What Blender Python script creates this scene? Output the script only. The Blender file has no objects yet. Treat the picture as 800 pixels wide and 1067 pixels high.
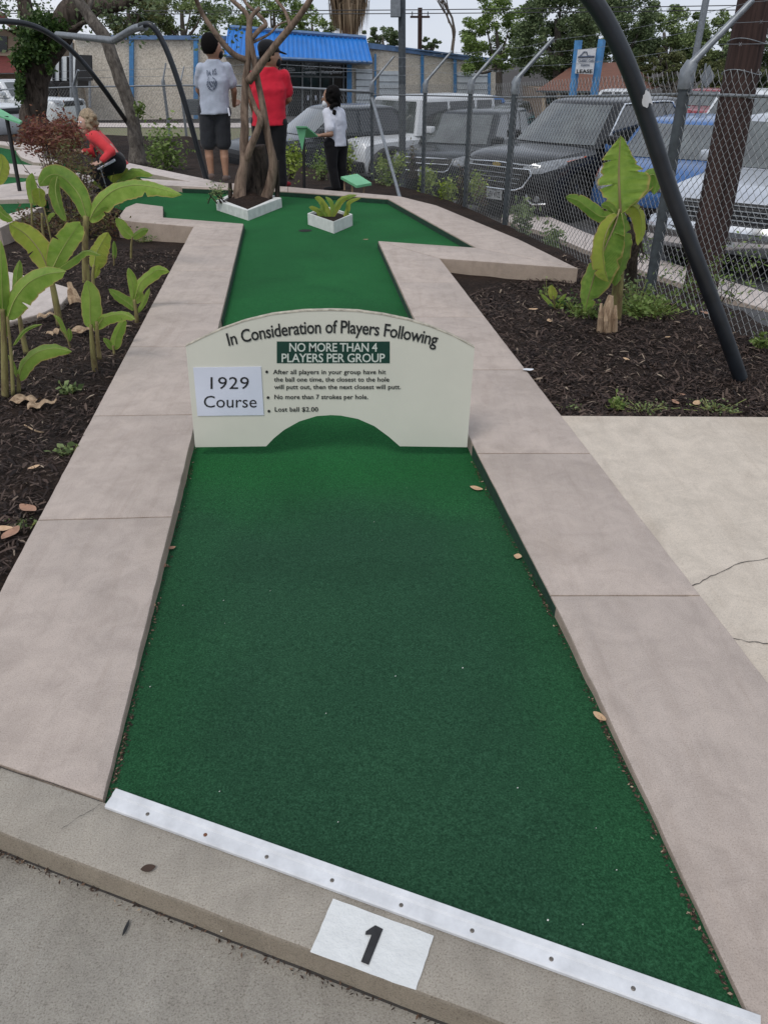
import bpy, bmesh, math, random
import numpy as np
from mathutils import Vector, Matrix, noise
random.seed(7); rng = np.random.default_rng(7)
R = math.radians
# ------------------------------------------------------------------ survey of the place
# camera 1.45 m above the concrete borders, pitched down; sight lines give places on the ground or at a known distance
H, F, TH = 1.45, 800.0, math.atan((533.5-61)/800)
cT, sT = math.cos(TH), math.sin(TH)
def ray(px, py):
    u = (px-400)/F; v = (533.5-py)/F
    return u, cT+v*sT, -sT+v*cT
def G(px, py, z=0.0):
    x, y, zz = ray(px, py); t = (z-H)/zz
    return Vector((x*t, y*t, z))
def D(px, py, Y):
    x, y, zz = ray(px, py); t = Y/y
    return Vector((x*t, Y, H+zz*t))
def ppm(Y, z=0.0):            # picture pixels per metre at a place, for sizing
    return F/(Y*cT-(z-H)*sT)

scene = bpy.context.scene
COL = scene.collection
# ------------------------------------------------------------------ materials
def nt(name):
    m = bpy.data.materials.new(name); m.use_nodes = True
    n = m.node_tree.nodes; l = m.node_tree.links
    return m, n, l, n['Principled BSDF']
def rgba(c): return (c[0], c[1], c[2], 1)
def noise_tex(n, l, scale, detail=4, rough=.55, coord='Object', dist=0.0, vec=None):
    t = n.new('ShaderNodeTexNoise'); t.inputs['Scale'].default_value = scale
    t.inputs['Detail'].default_value = detail; t.inputs['Roughness'].default_value = rough
    t.inputs['Distortion'].default_value = dist
    if vec is None:
        if coord == 'World':
            g = n.new('ShaderNodeNewGeometry'); vec = g.outputs['Position']
        else:
            tc = n.new('ShaderNodeTexCoord'); vec = tc.outputs[coord]
    l.new(vec, t.inputs['Vector']); return t
def ramp(n, l, fac, stops):
    r = n.new('ShaderNodeValToRGB'); e = r.color_ramp.elements
    while len(e) < len(stops): e.new(.5)
    for i, (p, c) in enumerate(stops): e[i].position = p; e[i].color = rgba(c)
    l.new(fac, r.inputs['Fac']); return r
def mix(n, l, a, b, fac, mode='MIX'):
    m = n.new('ShaderNodeMix'); m.data_type = 'RGBA'; m.blend_type = mode
    for s, v in ((6, a), (7, b)):
        if isinstance(v, (tuple, list)): m.inputs[s].default_value = rgba(v)
        else: l.new(v, m.inputs[s])
    if isinstance(fac, (int, float)): m.inputs[0].default_value = fac
    else: l.new(fac, m.inputs[0])
    return m.outputs[2]
def bump(n, l, b, h, strength=.3, dist=.01):
    k = n.new('ShaderNodeBump'); k.inputs['Strength'].default_value = strength; k.inputs['Distance'].default_value = dist
    l.new(h, k.inputs['Height']); l.new(k.outputs['Normal'], b.inputs['Normal'])
def mat(name, c, rough=.6, metal=0.0, var=.18, scale=6.0, bstr=.0, bscale=60., coord='World', c2=None, coat=0.0, spec=.5, trans=0.0, alpha=1.0, sheen=0.0):
    m, n, l, b = nt(name)
    t = noise_tex(n, l, scale, 5, .6, coord)
    if c2 is None: c2 = tuple(max(0, v*(1-2*var)) for v in c)
    r = ramp(n, l, t.outputs['Fac'], [(.3, c2), (.7, c)])
    l.new(r.outputs['Color'], b.inputs['Base Color'])
    b.inputs['Roughness'].default_value = rough; b.inputs['Metallic'].default_value = metal
    b.inputs['Coat Weight'].default_value = coat; b.inputs['Specular IOR Level'].default_value = spec
    b.inputs['Transmission Weight'].default_value = trans
    b.inputs['Sheen Weight'].default_value = sheen
    if bstr:
        t2 = noise_tex(n, l, bscale, 4, .6, coord); bump(n, l, b, t2.outputs['Fac'], bstr, .01)
    return m
def concrete(name, c, stain=(.6, .58, .55), speck=.5, big=1.3, grain=.3, yellow=None):
    m, n, l, b = nt(name)
    a = noise_tex(n, l, big, 6, .62, 'World', .4); f = noise_tex(n, l, 270, 4, .85, 'World'); g = noise_tex(n, l, 9, 6, .7, 'World', .6)
    c1 = ramp(n, l, a.outputs['Fac'], [(.28, tuple(c[i]*(.62+.38*stain[i]) for i in range(3))), (.5, c), (.75, tuple(min(1, v*1.05) for v in c))]).outputs['Color']
    c2 = mix(n, l, c1, ramp(n, l, g.outputs['Fac'], [(.3, (.80, .79, .78)), (.62, (1.05, 1.04, 1.03))]).outputs['Color'], .8, 'MULTIPLY')
    c3 = mix(n, l, c2, ramp(n, l, f.outputs['Fac'], [(.36, (.50, .48, .45)), (.47, (.98, .98, .98)), (.56, (1.02, 1.02, 1.02)), (.68, (1.3, 1.29, 1.26))]).outputs['Color'], speck, 'MULTIPLY')
    # scattered dark pits and drips
    v = n.new('ShaderNodeTexVoronoi'); v.inputs['Scale'].default_value = 7; gg = n.new('ShaderNodeNewGeometry'); l.new(gg.outputs['Position'], v.inputs['Vector'])
    c4 = mix(n, l, c3, ramp(n, l, v.outputs['Distance'], [(.012, (.5, .47, .45)), (.028, (1, 1, 1))]).outputs['Color'], .7, 'MULTIPLY')
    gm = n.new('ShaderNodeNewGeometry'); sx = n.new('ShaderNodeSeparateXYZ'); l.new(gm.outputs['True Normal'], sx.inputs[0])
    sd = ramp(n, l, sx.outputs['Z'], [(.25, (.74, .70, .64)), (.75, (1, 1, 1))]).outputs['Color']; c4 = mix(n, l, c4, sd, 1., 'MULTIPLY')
    # long faint drag marks and grey wear
    mp_ = n.new('ShaderNodeMapping'); mp_.inputs['Scale'].default_value = (9, .9, 1); mp_.inputs['Rotation'].default_value = (0, 0, .5); l.new(gm.outputs['Position'], mp_.inputs[0])
    dr = noise_tex(n, l, 1.6, 7, .72, vec=mp_.outputs[0], dist=.8); c4 = mix(n, l, c4, ramp(n, l, dr.outputs['Fac'], [(.33, (.90, .885, .87)), (.5, (1, 1, 1)), (.75, (1.04, 1.03, 1.01))]).outputs['Color'], .8, 'MULTIPLY')
    l.new(c4, b.inputs['Base Color'])
    b.inputs['Roughness'].default_value = .85; b.inputs['Specular IOR Level'].default_value = .3
    ad = n.new('ShaderNodeMath'); ad.operation = 'ADD'; l.new(f.outputs['Fac'], ad.inputs[0]); l.new(g.outputs['Fac'], ad.inputs[1])
    bump(n, l, b, ad.outputs[0], grain*1.5, .006)
    return m
M = {}
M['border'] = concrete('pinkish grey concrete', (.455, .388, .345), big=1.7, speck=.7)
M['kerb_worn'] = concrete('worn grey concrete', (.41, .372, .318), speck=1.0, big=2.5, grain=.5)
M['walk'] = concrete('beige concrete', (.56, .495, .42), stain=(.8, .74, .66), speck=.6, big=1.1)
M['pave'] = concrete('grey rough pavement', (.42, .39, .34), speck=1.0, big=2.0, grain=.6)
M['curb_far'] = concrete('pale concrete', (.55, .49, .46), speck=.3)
# artificial turf
def turf():
    m, n, l, b = nt('green putting carpet')
    a = noise_tex(n, l, 1.1, 5, .6, 'World', .5); f = noise_tex(n, l, 210, 3, .75, 'World'); g = noise_tex(n, l, 75, 3, .7, 'World')
    c1 = ramp(n, l, a.outputs['Fac'], [(.3, (.0145, .050, .025)), (.5, (.018, .062, .031)), (.72, (.023, .076, .037))]).outputs['Color']
    # rows of tufts run along the lane, worn nearest the tee
    c2 = mix(n, l, c1, ramp(n, l, f.outputs['Fac'], [(.36, (.50, .56, .56)), (.52, (1, 1, 1)), (.66, (1.75, 1.5, 1.65))]).outputs['Color'], 1., 'MULTIPLY')
    c3 = mix(n, l, c2, ramp(n, l, g.outputs['Fac'], [(.32, (.76, .79, .79)), (.68, (1.2, 1.17, 1.18))]).outputs['Color'], 1., 'MULTIPLY')
    geo = n.new('ShaderNodeNewGeometry'); sp = n.new('ShaderNodeSeparateXYZ'); l.new(geo.outputs['Position'], sp.inputs[0])
    mr = n.new('ShaderNodeMapRange'); mr.inputs[1].default_value = 1.3; mr.inputs[2].default_value = 5.0; l.new(sp.outputs['Y'], mr.inputs[0])
    gr_ = mix(n, l, c3, (.62, 1.62, .80), 1., 'MULTIPLY')                      # unworn pile keeps a stronger green
    xc = n.new('ShaderNodeMath'); xc.operation = 'MULTIPLY_ADD'; l.new(sp.outputs['Y'], xc.inputs[0]); xc.inputs[1].default_value = .1095; l.new(sp.outputs['X'], xc.inputs[2])
    xo = n.new('ShaderNodeMath'); xo.operation = 'SUBTRACT'; l.new(xc.outputs[0], xo.inputs[0]); xo.inputs[1].default_value = .10
    xa = n.new('ShaderNodeMath'); xa.operation = 'ABSOLUTE'; l.new(xo.outputs[0], xa.inputs[0])
    wn = noise_tex(n, l, 2.2, 4, .6, 'World'); xw = n.new('ShaderNodeMath'); xw.operation = 'MULTIPLY_ADD'; l.new(wn.outputs['Fac'], xw.inputs[0]); xw.inputs[1].default_value = .35; l.new(xa.outputs[0], xw.inputs[2])
    e1 = n.new('ShaderNodeMapRange'); e1.interpolation_type = 'SMOOTHSTEP'; e1.inputs[1].default_value = .42; e1.inputs[2].default_value = .82; l.new(xw.outputs[0], e1.inputs[0])
    yw = n.new('ShaderNodeMath'); yw.operation = 'MULTIPLY_ADD'; l.new(wn.outputs['Fac'], yw.inputs[0]); yw.inputs[1].default_value = .5; l.new(sp.outputs['Y'], yw.inputs[2])
    e2 = n.new('ShaderNodeMapRange'); e2.interpolation_type = 'SMOOTHSTEP'; e2.inputs[1].default_value = 2.5; e2.inputs[2].default_value = 3.25; l.new(yw.outputs[0], e2.inputs[0])
    e3 = n.new('ShaderNodeMath'); e3.operation = 'MULTIPLY'; l.new(e1.outputs[0], e3.inputs[0]); e3.inputs[1].default_value = .34
    em = n.new('ShaderNodeMath'); em.operation = 'MAXIMUM'; l.new(e3.outputs[0], em.inputs[0]); l.new(e2.outputs[0], em.inputs[1]); ek = n.new('ShaderNodeMath'); ek.operation = 'MULTIPLY'; l.new(em.outputs[0], ek.inputs[0]); ek.inputs[1].default_value = .9
    c4 = mix(n, l, c3, gr_, ek.outputs[0])     # fresher pile further from the tee
    c5 = c4
    l.new(c5, b.inputs['Base Color'])
    b.inputs['Roughness'].default_value = .95; b.inputs['Specular IOR Level'].default_value = .08
    b.inputs['Sheen Weight'].default_value = .05; b.inputs['Sheen Roughness'].default_value = .5; b.inputs['Sheen Tint'].default_value = (.5, 1, .7, 1)
    bump(n, l, b, f.outputs['Fac'], .9, .004)
    return m
M['turf'] = turf()
M['turf_side'] = mat('dark green carpet edge', (.010, .055, .030), .95, var=.25, scale=30, bstr=.5, bscale=200)
def mulch():
    m, n, l, b = nt('dark bark mulch')
    a = noise_tex(n, l, 45, 6, .75, 'World', 1.5); c = noise_tex(n, l, 3, 3, .5, 'World')
    r = ramp(n, l, a.outputs['Fac'], [(.3, (.008, .005, .004)), (.5, (.032, .021, .016)), (.66, (.075, .050, .038)), (.8, (.14, .10, .075))]).outputs['Color']
    r2 = mix(n, l, r, ramp(n, l, c.outputs['Fac'], [(.35, (.7, .7, .7)), (.65, (1.2, 1.15, 1.1))]).outputs['Color'], 1., 'MULTIPLY')
    l.new(r2, b.inputs['Base Color']); b.inputs['Roughness'].default_value = .95; b.inputs['Specular IOR Level'].default_value = .2
    bump(n, l, b, a.outputs['Fac'], 1., .03); return m
M['mulch'] = mulch()
def per_island(name, stops, rough=.8, trans=False, spec=.3):
    m, n, l, b = nt(name); g = n.new('ShaderNodeNewGeometry')
    r = ramp(n, l, g.outputs['Random Per Island'], stops)
    l.new(r.outputs['Color'], b.inputs['Base Color']); b.inputs['Roughness'].default_value = rough
    b.inputs['Specular IOR Level'].default_value = spec
    if trans:
        b.inputs['Subsurface Weight'].default_value = 0
        tr = n.new('ShaderNodeBsdfTranslucent'); l.new(r.outputs['Color'], tr.inputs['Color'])
        mx = n.new('ShaderNodeMixShader'); mx.inputs[0].default_value = .3
        l.new(b.outputs[0], mx.inputs[1]); l.new(tr.outputs[0], mx.inputs[2]); l.new(mx.outputs[0], n['Material Output'].inputs['Surface'])
    return m
M['chips'] = per_island('bark chips', [(0, (.010, .006, .005)), (.4, (.032, .020, .016)), (.75, (.066, .043, .034)), (.97, (.12, .085, .066)), (1, (.34, .27, .2))])
M['litter'] = per_island('dry litter', [(0, (.018, .012, .009)), (.6, (.055, .034, .024)), (.9, (.14, .085, .055)), (1, (.42, .32, .22))])
M['dryleaf'] = mat('dry tan leaf', (.62, .42, .26), .7, var=.2, scale=40, c2=(.42, .27, .15))
M['pinkleaf'] = mat('dry brown leaf', (.40, .22, .14), .7, var=.2, scale=40)
M['chalk'] = mat('pale crumb', (.75, .75, .7), .8)
def foliage(name, a, b_, c): return per_island(name, [(0, a), (.55, b_), (1, c)], .6, True)
M['fol_dark'] = foliage('dark green leaves', (.065, .095, .045), (.125, .175, .075), (.23, .28, .14))
M['fol_mid'] = foliage('mid green leaves', (.09, .13, .05), (.18, .24, .09), (.30, .37, .16))
M['fol_light'] = foliage('light green leaves', (.09, .14, .03), (.16, .24, .06), (.28, .36, .12))
M['fol_olive'] = foliage('olive leaves', (.06, .075, .03), (.12, .14, .055), (.20, .21, .09))
M['fol_red'] = foliage('red brown leaves', (.09, .028, .022), (.18, .06, .045), (.24, .13, .06))
M['fol_redgreen'] = foliage('bronze leaves', (.09, .04, .025), (.13, .09, .04), (.12, .15, .05))
M['fol_yellow'] = foliage('yellow green leaves', (.12, .18, .02), (.25, .34, .05), (.42, .5, .12))
M['fol_ivy'] = foliage('ivy leaves', (.018, .045, .01), (.045, .09, .02), (.10, .17, .04))
def bark(name, c1, c2, sc=14, stretch=.25, strn=1.0):
    m, n, l, b = nt(name)
    g = n.new('ShaderNodeNewGeometry'); mp = n.new('ShaderNodeMapping'); mp.inputs['Scale'].default_value = (1, 1, stretch); l.new(g.outputs['Position'], mp.inputs['Vector'])
    t = noise_tex(n, l, sc, 6, .65, vec=mp.outputs[0], dist=.6)
    r = ramp(n, l, t.outputs['Fac'], [(.32, c1), (.62, c2)]); l.new(r.outputs['Color'], b.inputs['Base Color'])
    b.inputs['Roughness'].default_value = .9; b.inputs['Specular IOR Level'].default_value = .2
    bump(n, l, b, t.outputs['Fac'], strn, .03); return m
M['bark_oak'] = bark('furrowed dark bark', (.018, .013, .010), (.12, .095, .078), 16)
M['bark_grey'] = bark('grey smooth bark', (.05, .042, .036), (.16, .14, .12), 22, .5, .5)
M['bark_tan'] = bark('tan peeling bark', (.075, .05, .038), (.25, .18, .135), 20, .22, .9)
M['bark_dead'] = bark('dead stump wood', (.012, .010, .008), (.07, .055, .045), 24)
M['pole_wood'] = bark('dark utility pole wood', (.018, .012, .011), (.062, .038, .033), 26, .06, .6)
M['stalk'] = bark('banana stem', (.12, .078, .045), (.27, .25, .10), 18, .3, .5)
M['stalk_dry'] = bark('dry banana sheath', (.16, .10, .06), (.45, .33, .22), 40, .15, .5)
def leafmat(name, c, c2, edge):
    m, n, l, b = nt(name)
    uv = n.new('ShaderNodeUVMap'); uv.uv_map = 'UVMap'; sp = n.new('ShaderNodeSeparateXYZ'); l.new(uv.outputs[0], sp.inputs[0])
    w = n.new('ShaderNodeTexWave'); w.inputs['Scale'].default_value = 11; w.inputs['Distortion'].default_value = 1.2; w.inputs['Detail'].default_value = 2
    mp = n.new('ShaderNodeMapping'); mp.inputs['Rotation'].default_value = (0, 0, R(90)); l.new(uv.outputs[0], mp.inputs[0]); l.new(mp.outputs[0], w.inputs['Vector'])
    t = noise_tex(n, l, 9, 6, .7, 'World')
    base = ramp(n, l, t.outputs['Fac'], [(.3, c2), (.68, c)]).outputs['Color']
    c3 = mix(n, l, base, ramp(n, l, w.outputs['Fac'], [(0, (.72, .78, .7)), (1, (1.1, 1.08, 1.1))]).outputs['Color'], .7, 'MULTIPLY')
    md = n.new('ShaderNodeMath'); md.operation = 'SUBTRACT'; l.new(sp.outputs['X'], md.inputs[0]); md.inputs[1].default_value = .5
    ab = n.new('ShaderNodeMath'); ab.operation = 'ABSOLUTE'; l.new(md.outputs[0], ab.inputs[0])
    e = ramp(n, l, ab.outputs[0], [(.44, (0, 0, 0)), (.49, (1, 1, 1))]).outputs['Color']
    c4 = mix(n, l, c3, edge, e)
    l.new(c4, b.inputs['Base Color']); b.inputs['Roughness'].default_value = .42; b.inputs['Specular IOR Level'].default_value = .4
    bump(n, l, b, w.outputs['Fac'], .7, .006)
    tr = n.new('ShaderNodeBsdfTranslucent'); l.new(c4, tr.inputs['Color']); mx = n.new('ShaderNodeMixShader'); mx.inputs[0].default_value = .5
    l.new(b.outputs[0], mx.inputs[1]); l.new(tr.outputs[0], mx.inputs[2]); l.new(mx.outputs[0], n['Material Output'].inputs['Surface'])
    return m
M['ban_a'] = leafmat('banana leaf green', (.46, .62, .13), (.25, .43, .06), (.60, .46, .16))
M['ban_b'] = leafmat('banana leaf deep green', (.36, .52, .10), (.16, .32, .05), (.52, .40, .14))
M['ban_y'] = leafmat('banana leaf yellowing', (.55, .60, .11), (.38, .50, .07), (.58, .42, .15))
M['rib'] = mat('leaf midrib', (.32, .36, .10), .5, var=.1)
M['rib_brown'] = mat('brown midrib', (.28, .22, .10), .5, var=.1)
M['white_metal'] = mat('scuffed white metal', (.66, .67, .69), .5, 0, var=.13, scale=18, bstr=.15)
M['white_paint'] = mat('worn white paint', (.66, .67, .66), .9, var=.05, scale=30, bstr=.4, bscale=120)
M['black_paint'] = mat('black paint', (.02, .02, .022), .7, var=.3, scale=60)
M['screw'] = mat('grey screw', (.18, .16, .14), .5, .7)
M['screw_rust'] = mat('rusty screw', (.20, .08, .04), .8, .2)
M['sign'] = mat('cream painted board', (.645, .635, .545), .5, var=.06, scale=2)
M['sign_edge'] = mat('raw plywood edge', (.55, .50, .40), .8, var=.3, scale=40)
M['sign_green'] = mat('dark green panel', (.006, .045, .030), .5, var=.1)
M['sign_dark'] = mat('sign lettering', (.012, .014, .014), .6, var=.1)
M['sign_light'] = mat('pale lettering', (.58, .62, .56), .6, var=.05)
M['paper'] = mat('laminated paper', (.66, .69, .79), .25, var=.04, coat=.3)
M['galv'] = mat('galvanised steel', (.27, .29, .31), .45, .55, var=.2, scale=18)
M['wire'] = mat('galvanised wire', (.34, .34, .33), .45, .4, var=.2, scale=30)
M['dark_steel'] = mat('dark grey painted pipe', (.075, .088, .098), .5, .2, var=.25, scale=20)
M['hoop'] = mat('black plastic pipe', (.014, .018, .024), .42, 0, var=.25, scale=12)
M['tape'] = mat('torn white sticker', (.6, .6, .6), .6)
M['mint'] = mat('mint green painted board', (.16, .46, .24), .5, var=.08)
M['black'] = mat('black post paint', (.008, .008, .009), .5)
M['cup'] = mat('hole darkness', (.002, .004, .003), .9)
M['planter'] = mat('white painted stone edging', (.70, .71, .68), .8, var=.12, scale=14, bstr=.4, bscale=60)
M['asphalt'] = mat('asphalt', (.075, .075, .078), .9, var=.2, scale=4, bstr=.4, bscale=150)
M['grass_base'] = mat('dry lawn', (.15, .165, .075), .95, var=.3, scale=3, c2=(.19, .16, .10), bstr=.8, bscale=60)
M['dirt'] = mat('dark soil', (.035, .026, .020), .95, var=.3, scale=8, bstr=.8, bscale=40)
M['line_yellow'] = mat('yellow line paint', (.55, .42, .12), .8)
M['line_black'] = mat('crack shadow', (.05, .045, .04), .9)
def aggregate():
    m, n, l, b = nt('beige pebble aggregate wall')
    v = n.new('ShaderNodeTexVoronoi'); v.inputs['Scale'].default_value = 24; g = n.new('ShaderNodeNewGeometry'); l.new(g.outputs['Position'], v.inputs['Vector'])
    r = ramp(n, l, v.outputs['Color'], [(0, (.42, .37, .30)), (.5, (.64, .57, .48)), (1, (.80, .74, .65))]); t = noise_tex(n, l, .8, 4, .5, 'World')
    c = mix(n, l, r.outputs['Color'], ramp(n, l, t.outputs['Fac'], [(.3, (.85, .84, .82)), (.7, (1.05, 1.05, 1.03))]).outputs['Color'], 1, 'MULTIPLY')
    l.new(c, b.inputs['Base Color']); b.inputs['Roughness'].default_value = .9; bump(n, l, b, v.outputs['Distance'], .35, .02); return m
M['agg'] = aggregate()
M['blue_trim'] = mat('blue painted trim', (.08, .26, .52), .5, var=.15)
M['blue_trim_dull'] = mat('weathered blue fascia', (.15, .26, .46), .6, var=.25, scale=2)
M['blue_roof'] = mat('bright blue metal awning', (.02, .20, .62), .4, var=.12, scale=1.5)
M['door_white'] = mat('white roller door', (.66, .70, .72), .6, var=.08)
M['shop_glass'] = mat('dark shop glass', (.018, .022, .024), .12, 0, var=.4, scale=1.5, spec=.6)
M['alu'] = mat('aluminium frame', (.42, .44, .45), .4, .5)
M['agg_wood'] = mat('brown weatherboard', (.30, .22, .16), .8, var=.2)
def tiles(name, c1, c2):
    m, n, l, b = nt(name); g = n.new('ShaderNodeNewGeometry'); w = n.new('ShaderNodeTexBrick'); w.inputs['Scale'].default_value = 3.2
    w.inputs['Color1'].default_value = rgba(c1); w.inputs['Color2'].default_value = rgba(c2); w.inputs['Mortar'].default_value = rgba(tuple(v*.5 for v in c1))
    l.new(g.outputs['Position'], w.inputs['Vector']); l.new(w.outputs['Color'], b.inputs['Base Color']); b.inputs['Roughness'].default_value = .9; return m
M['shingle'] = tiles('red brown roof shingles', (.20, .085, .055), (.14, .065, .045))
M['red_roof'] = mat('dull red roof', (.16, .035, .03), .8, var=.2)
M['stucco'] = mat('tan wall', (.42, .33, .24), .9, var=.1)
M['tyre'] = mat('tyre rubber', (.012, .012, .012), .8)
M['rim'] = mat('alloy rim', (.35, .36, .37), .35, .8)
M['chrome'] = mat('chrome trim', (.78, .8, .82), .18, .9, var=.05)
M['car_glass'] = mat('car glass', (.085, .10, .096), .08, 0, var=.42, scale=3.5, spec=.9, coat=1.0)
M['car_glass_dark'] = mat('tinted car glass', (.015, .017, .018), .1, 0, spec=.7, coat=.6)
M['lamp'] = mat('headlight lens', (.36, .38, .4), .12, .3, var=.35, scale=22, coat=1)
M['lamp_amber'] = mat('amber lens', (.55, .12, .05), .2, 0, coat=1)
M['plastic'] = mat('black trim plastic', (.012, .012, .013), .6)
M['gold'] = mat('gold emblem', (.55, .40, .12), .35, .6)
M['plate'] = mat('licence plate', (.42, .44, .45), .5)
def carpaint(name, c, metal=.3): return mat(name, c, .25, metal, var=.06, scale=2, coat=.28, spec=.25)
M['pt_black'] = carpaint('black car paint', (.006, .007, .009), 0); M['pt_grey'] = carpaint('charcoal car paint', (.028, .033, .038), .2)
M['pt_white'] = carpaint('white car paint', (.62, .64, .66), 0); M['pt_blue'] = carpaint('blue car paint', (.06, .15, .36))
M['pt_silver'] = carpaint('silver car paint', (.50, .53, .58)); M['pt_turq'] = carpaint('turquoise car paint', (.05, .42, .45), 0)
M['pt_red'] = carpaint('dark red car paint', (.22, .02, .03), 0); M['pt_yellow'] = carpaint('yellow car paint', (.75, .45, .03), 0)
M['tarp'] = mat('blue tarpaulin', (.05, .22, .42), .6, var=.2, bstr=.8, bscale=6)
def skin(name, c): return mat(name, c, .5, var=.1, scale=14, spec=.4)
M['skin_a'] = skin('tan skin', (.36, .20, .13)); M['skin_b'] = skin('fair skin', (.55, .34, .26)); M['skin_c'] = skin('brown skin', (.30, .17, .11))
M['hair_black'] = mat('black hair', (.005, .004, .004), .9, spec=.15, bstr=.5, bscale=90); M['hair_blond'] = mat('blond hair', (.42, .31, .19), .5, var=.35, scale=60, bstr=.8, bscale=90)
def cloth(name, c, v=.08): return mat(name, c, .9, var=v, scale=9, spec=.2, bstr=.35, bscale=26, sheen=.1)
M['cl_grey'] = cloth('light grey cotton', (.43, .47, .56)); M['cl_red'] = cloth('red cotton', (.56, .018, .04)); M['cl_white'] = cloth('white cotton', (.66, .68, .76))
M['cl_charcoal'] = cloth('charcoal shorts cloth', (.030, .032, .038)); M['cl_black'] = cloth('black cloth', (.009, .009, .011)); M['cl_coral'] = cloth('coral knit', (.66, .055, .065))
M['cl_print'] = cloth('shirt print grey', (.10, .12, .17)); M['shoe_red'] = cloth('red shoe', (.35, .02, .03)); M['sandal'] = cloth('brown sandal', (.12, .09, .08))
M['mask_white'] = cloth('white mask', (.7, .72, .75)); M['phone'] = mat('dark phone', (.01, .01, .012), .3)
M['frond'] = foliage('dead palm fronds', (.10, .075, .05), (.20, .15, .10), (.34, .27, .19))
M['cable'] = mat('cable', (.03, .03, .035), .6)
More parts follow.
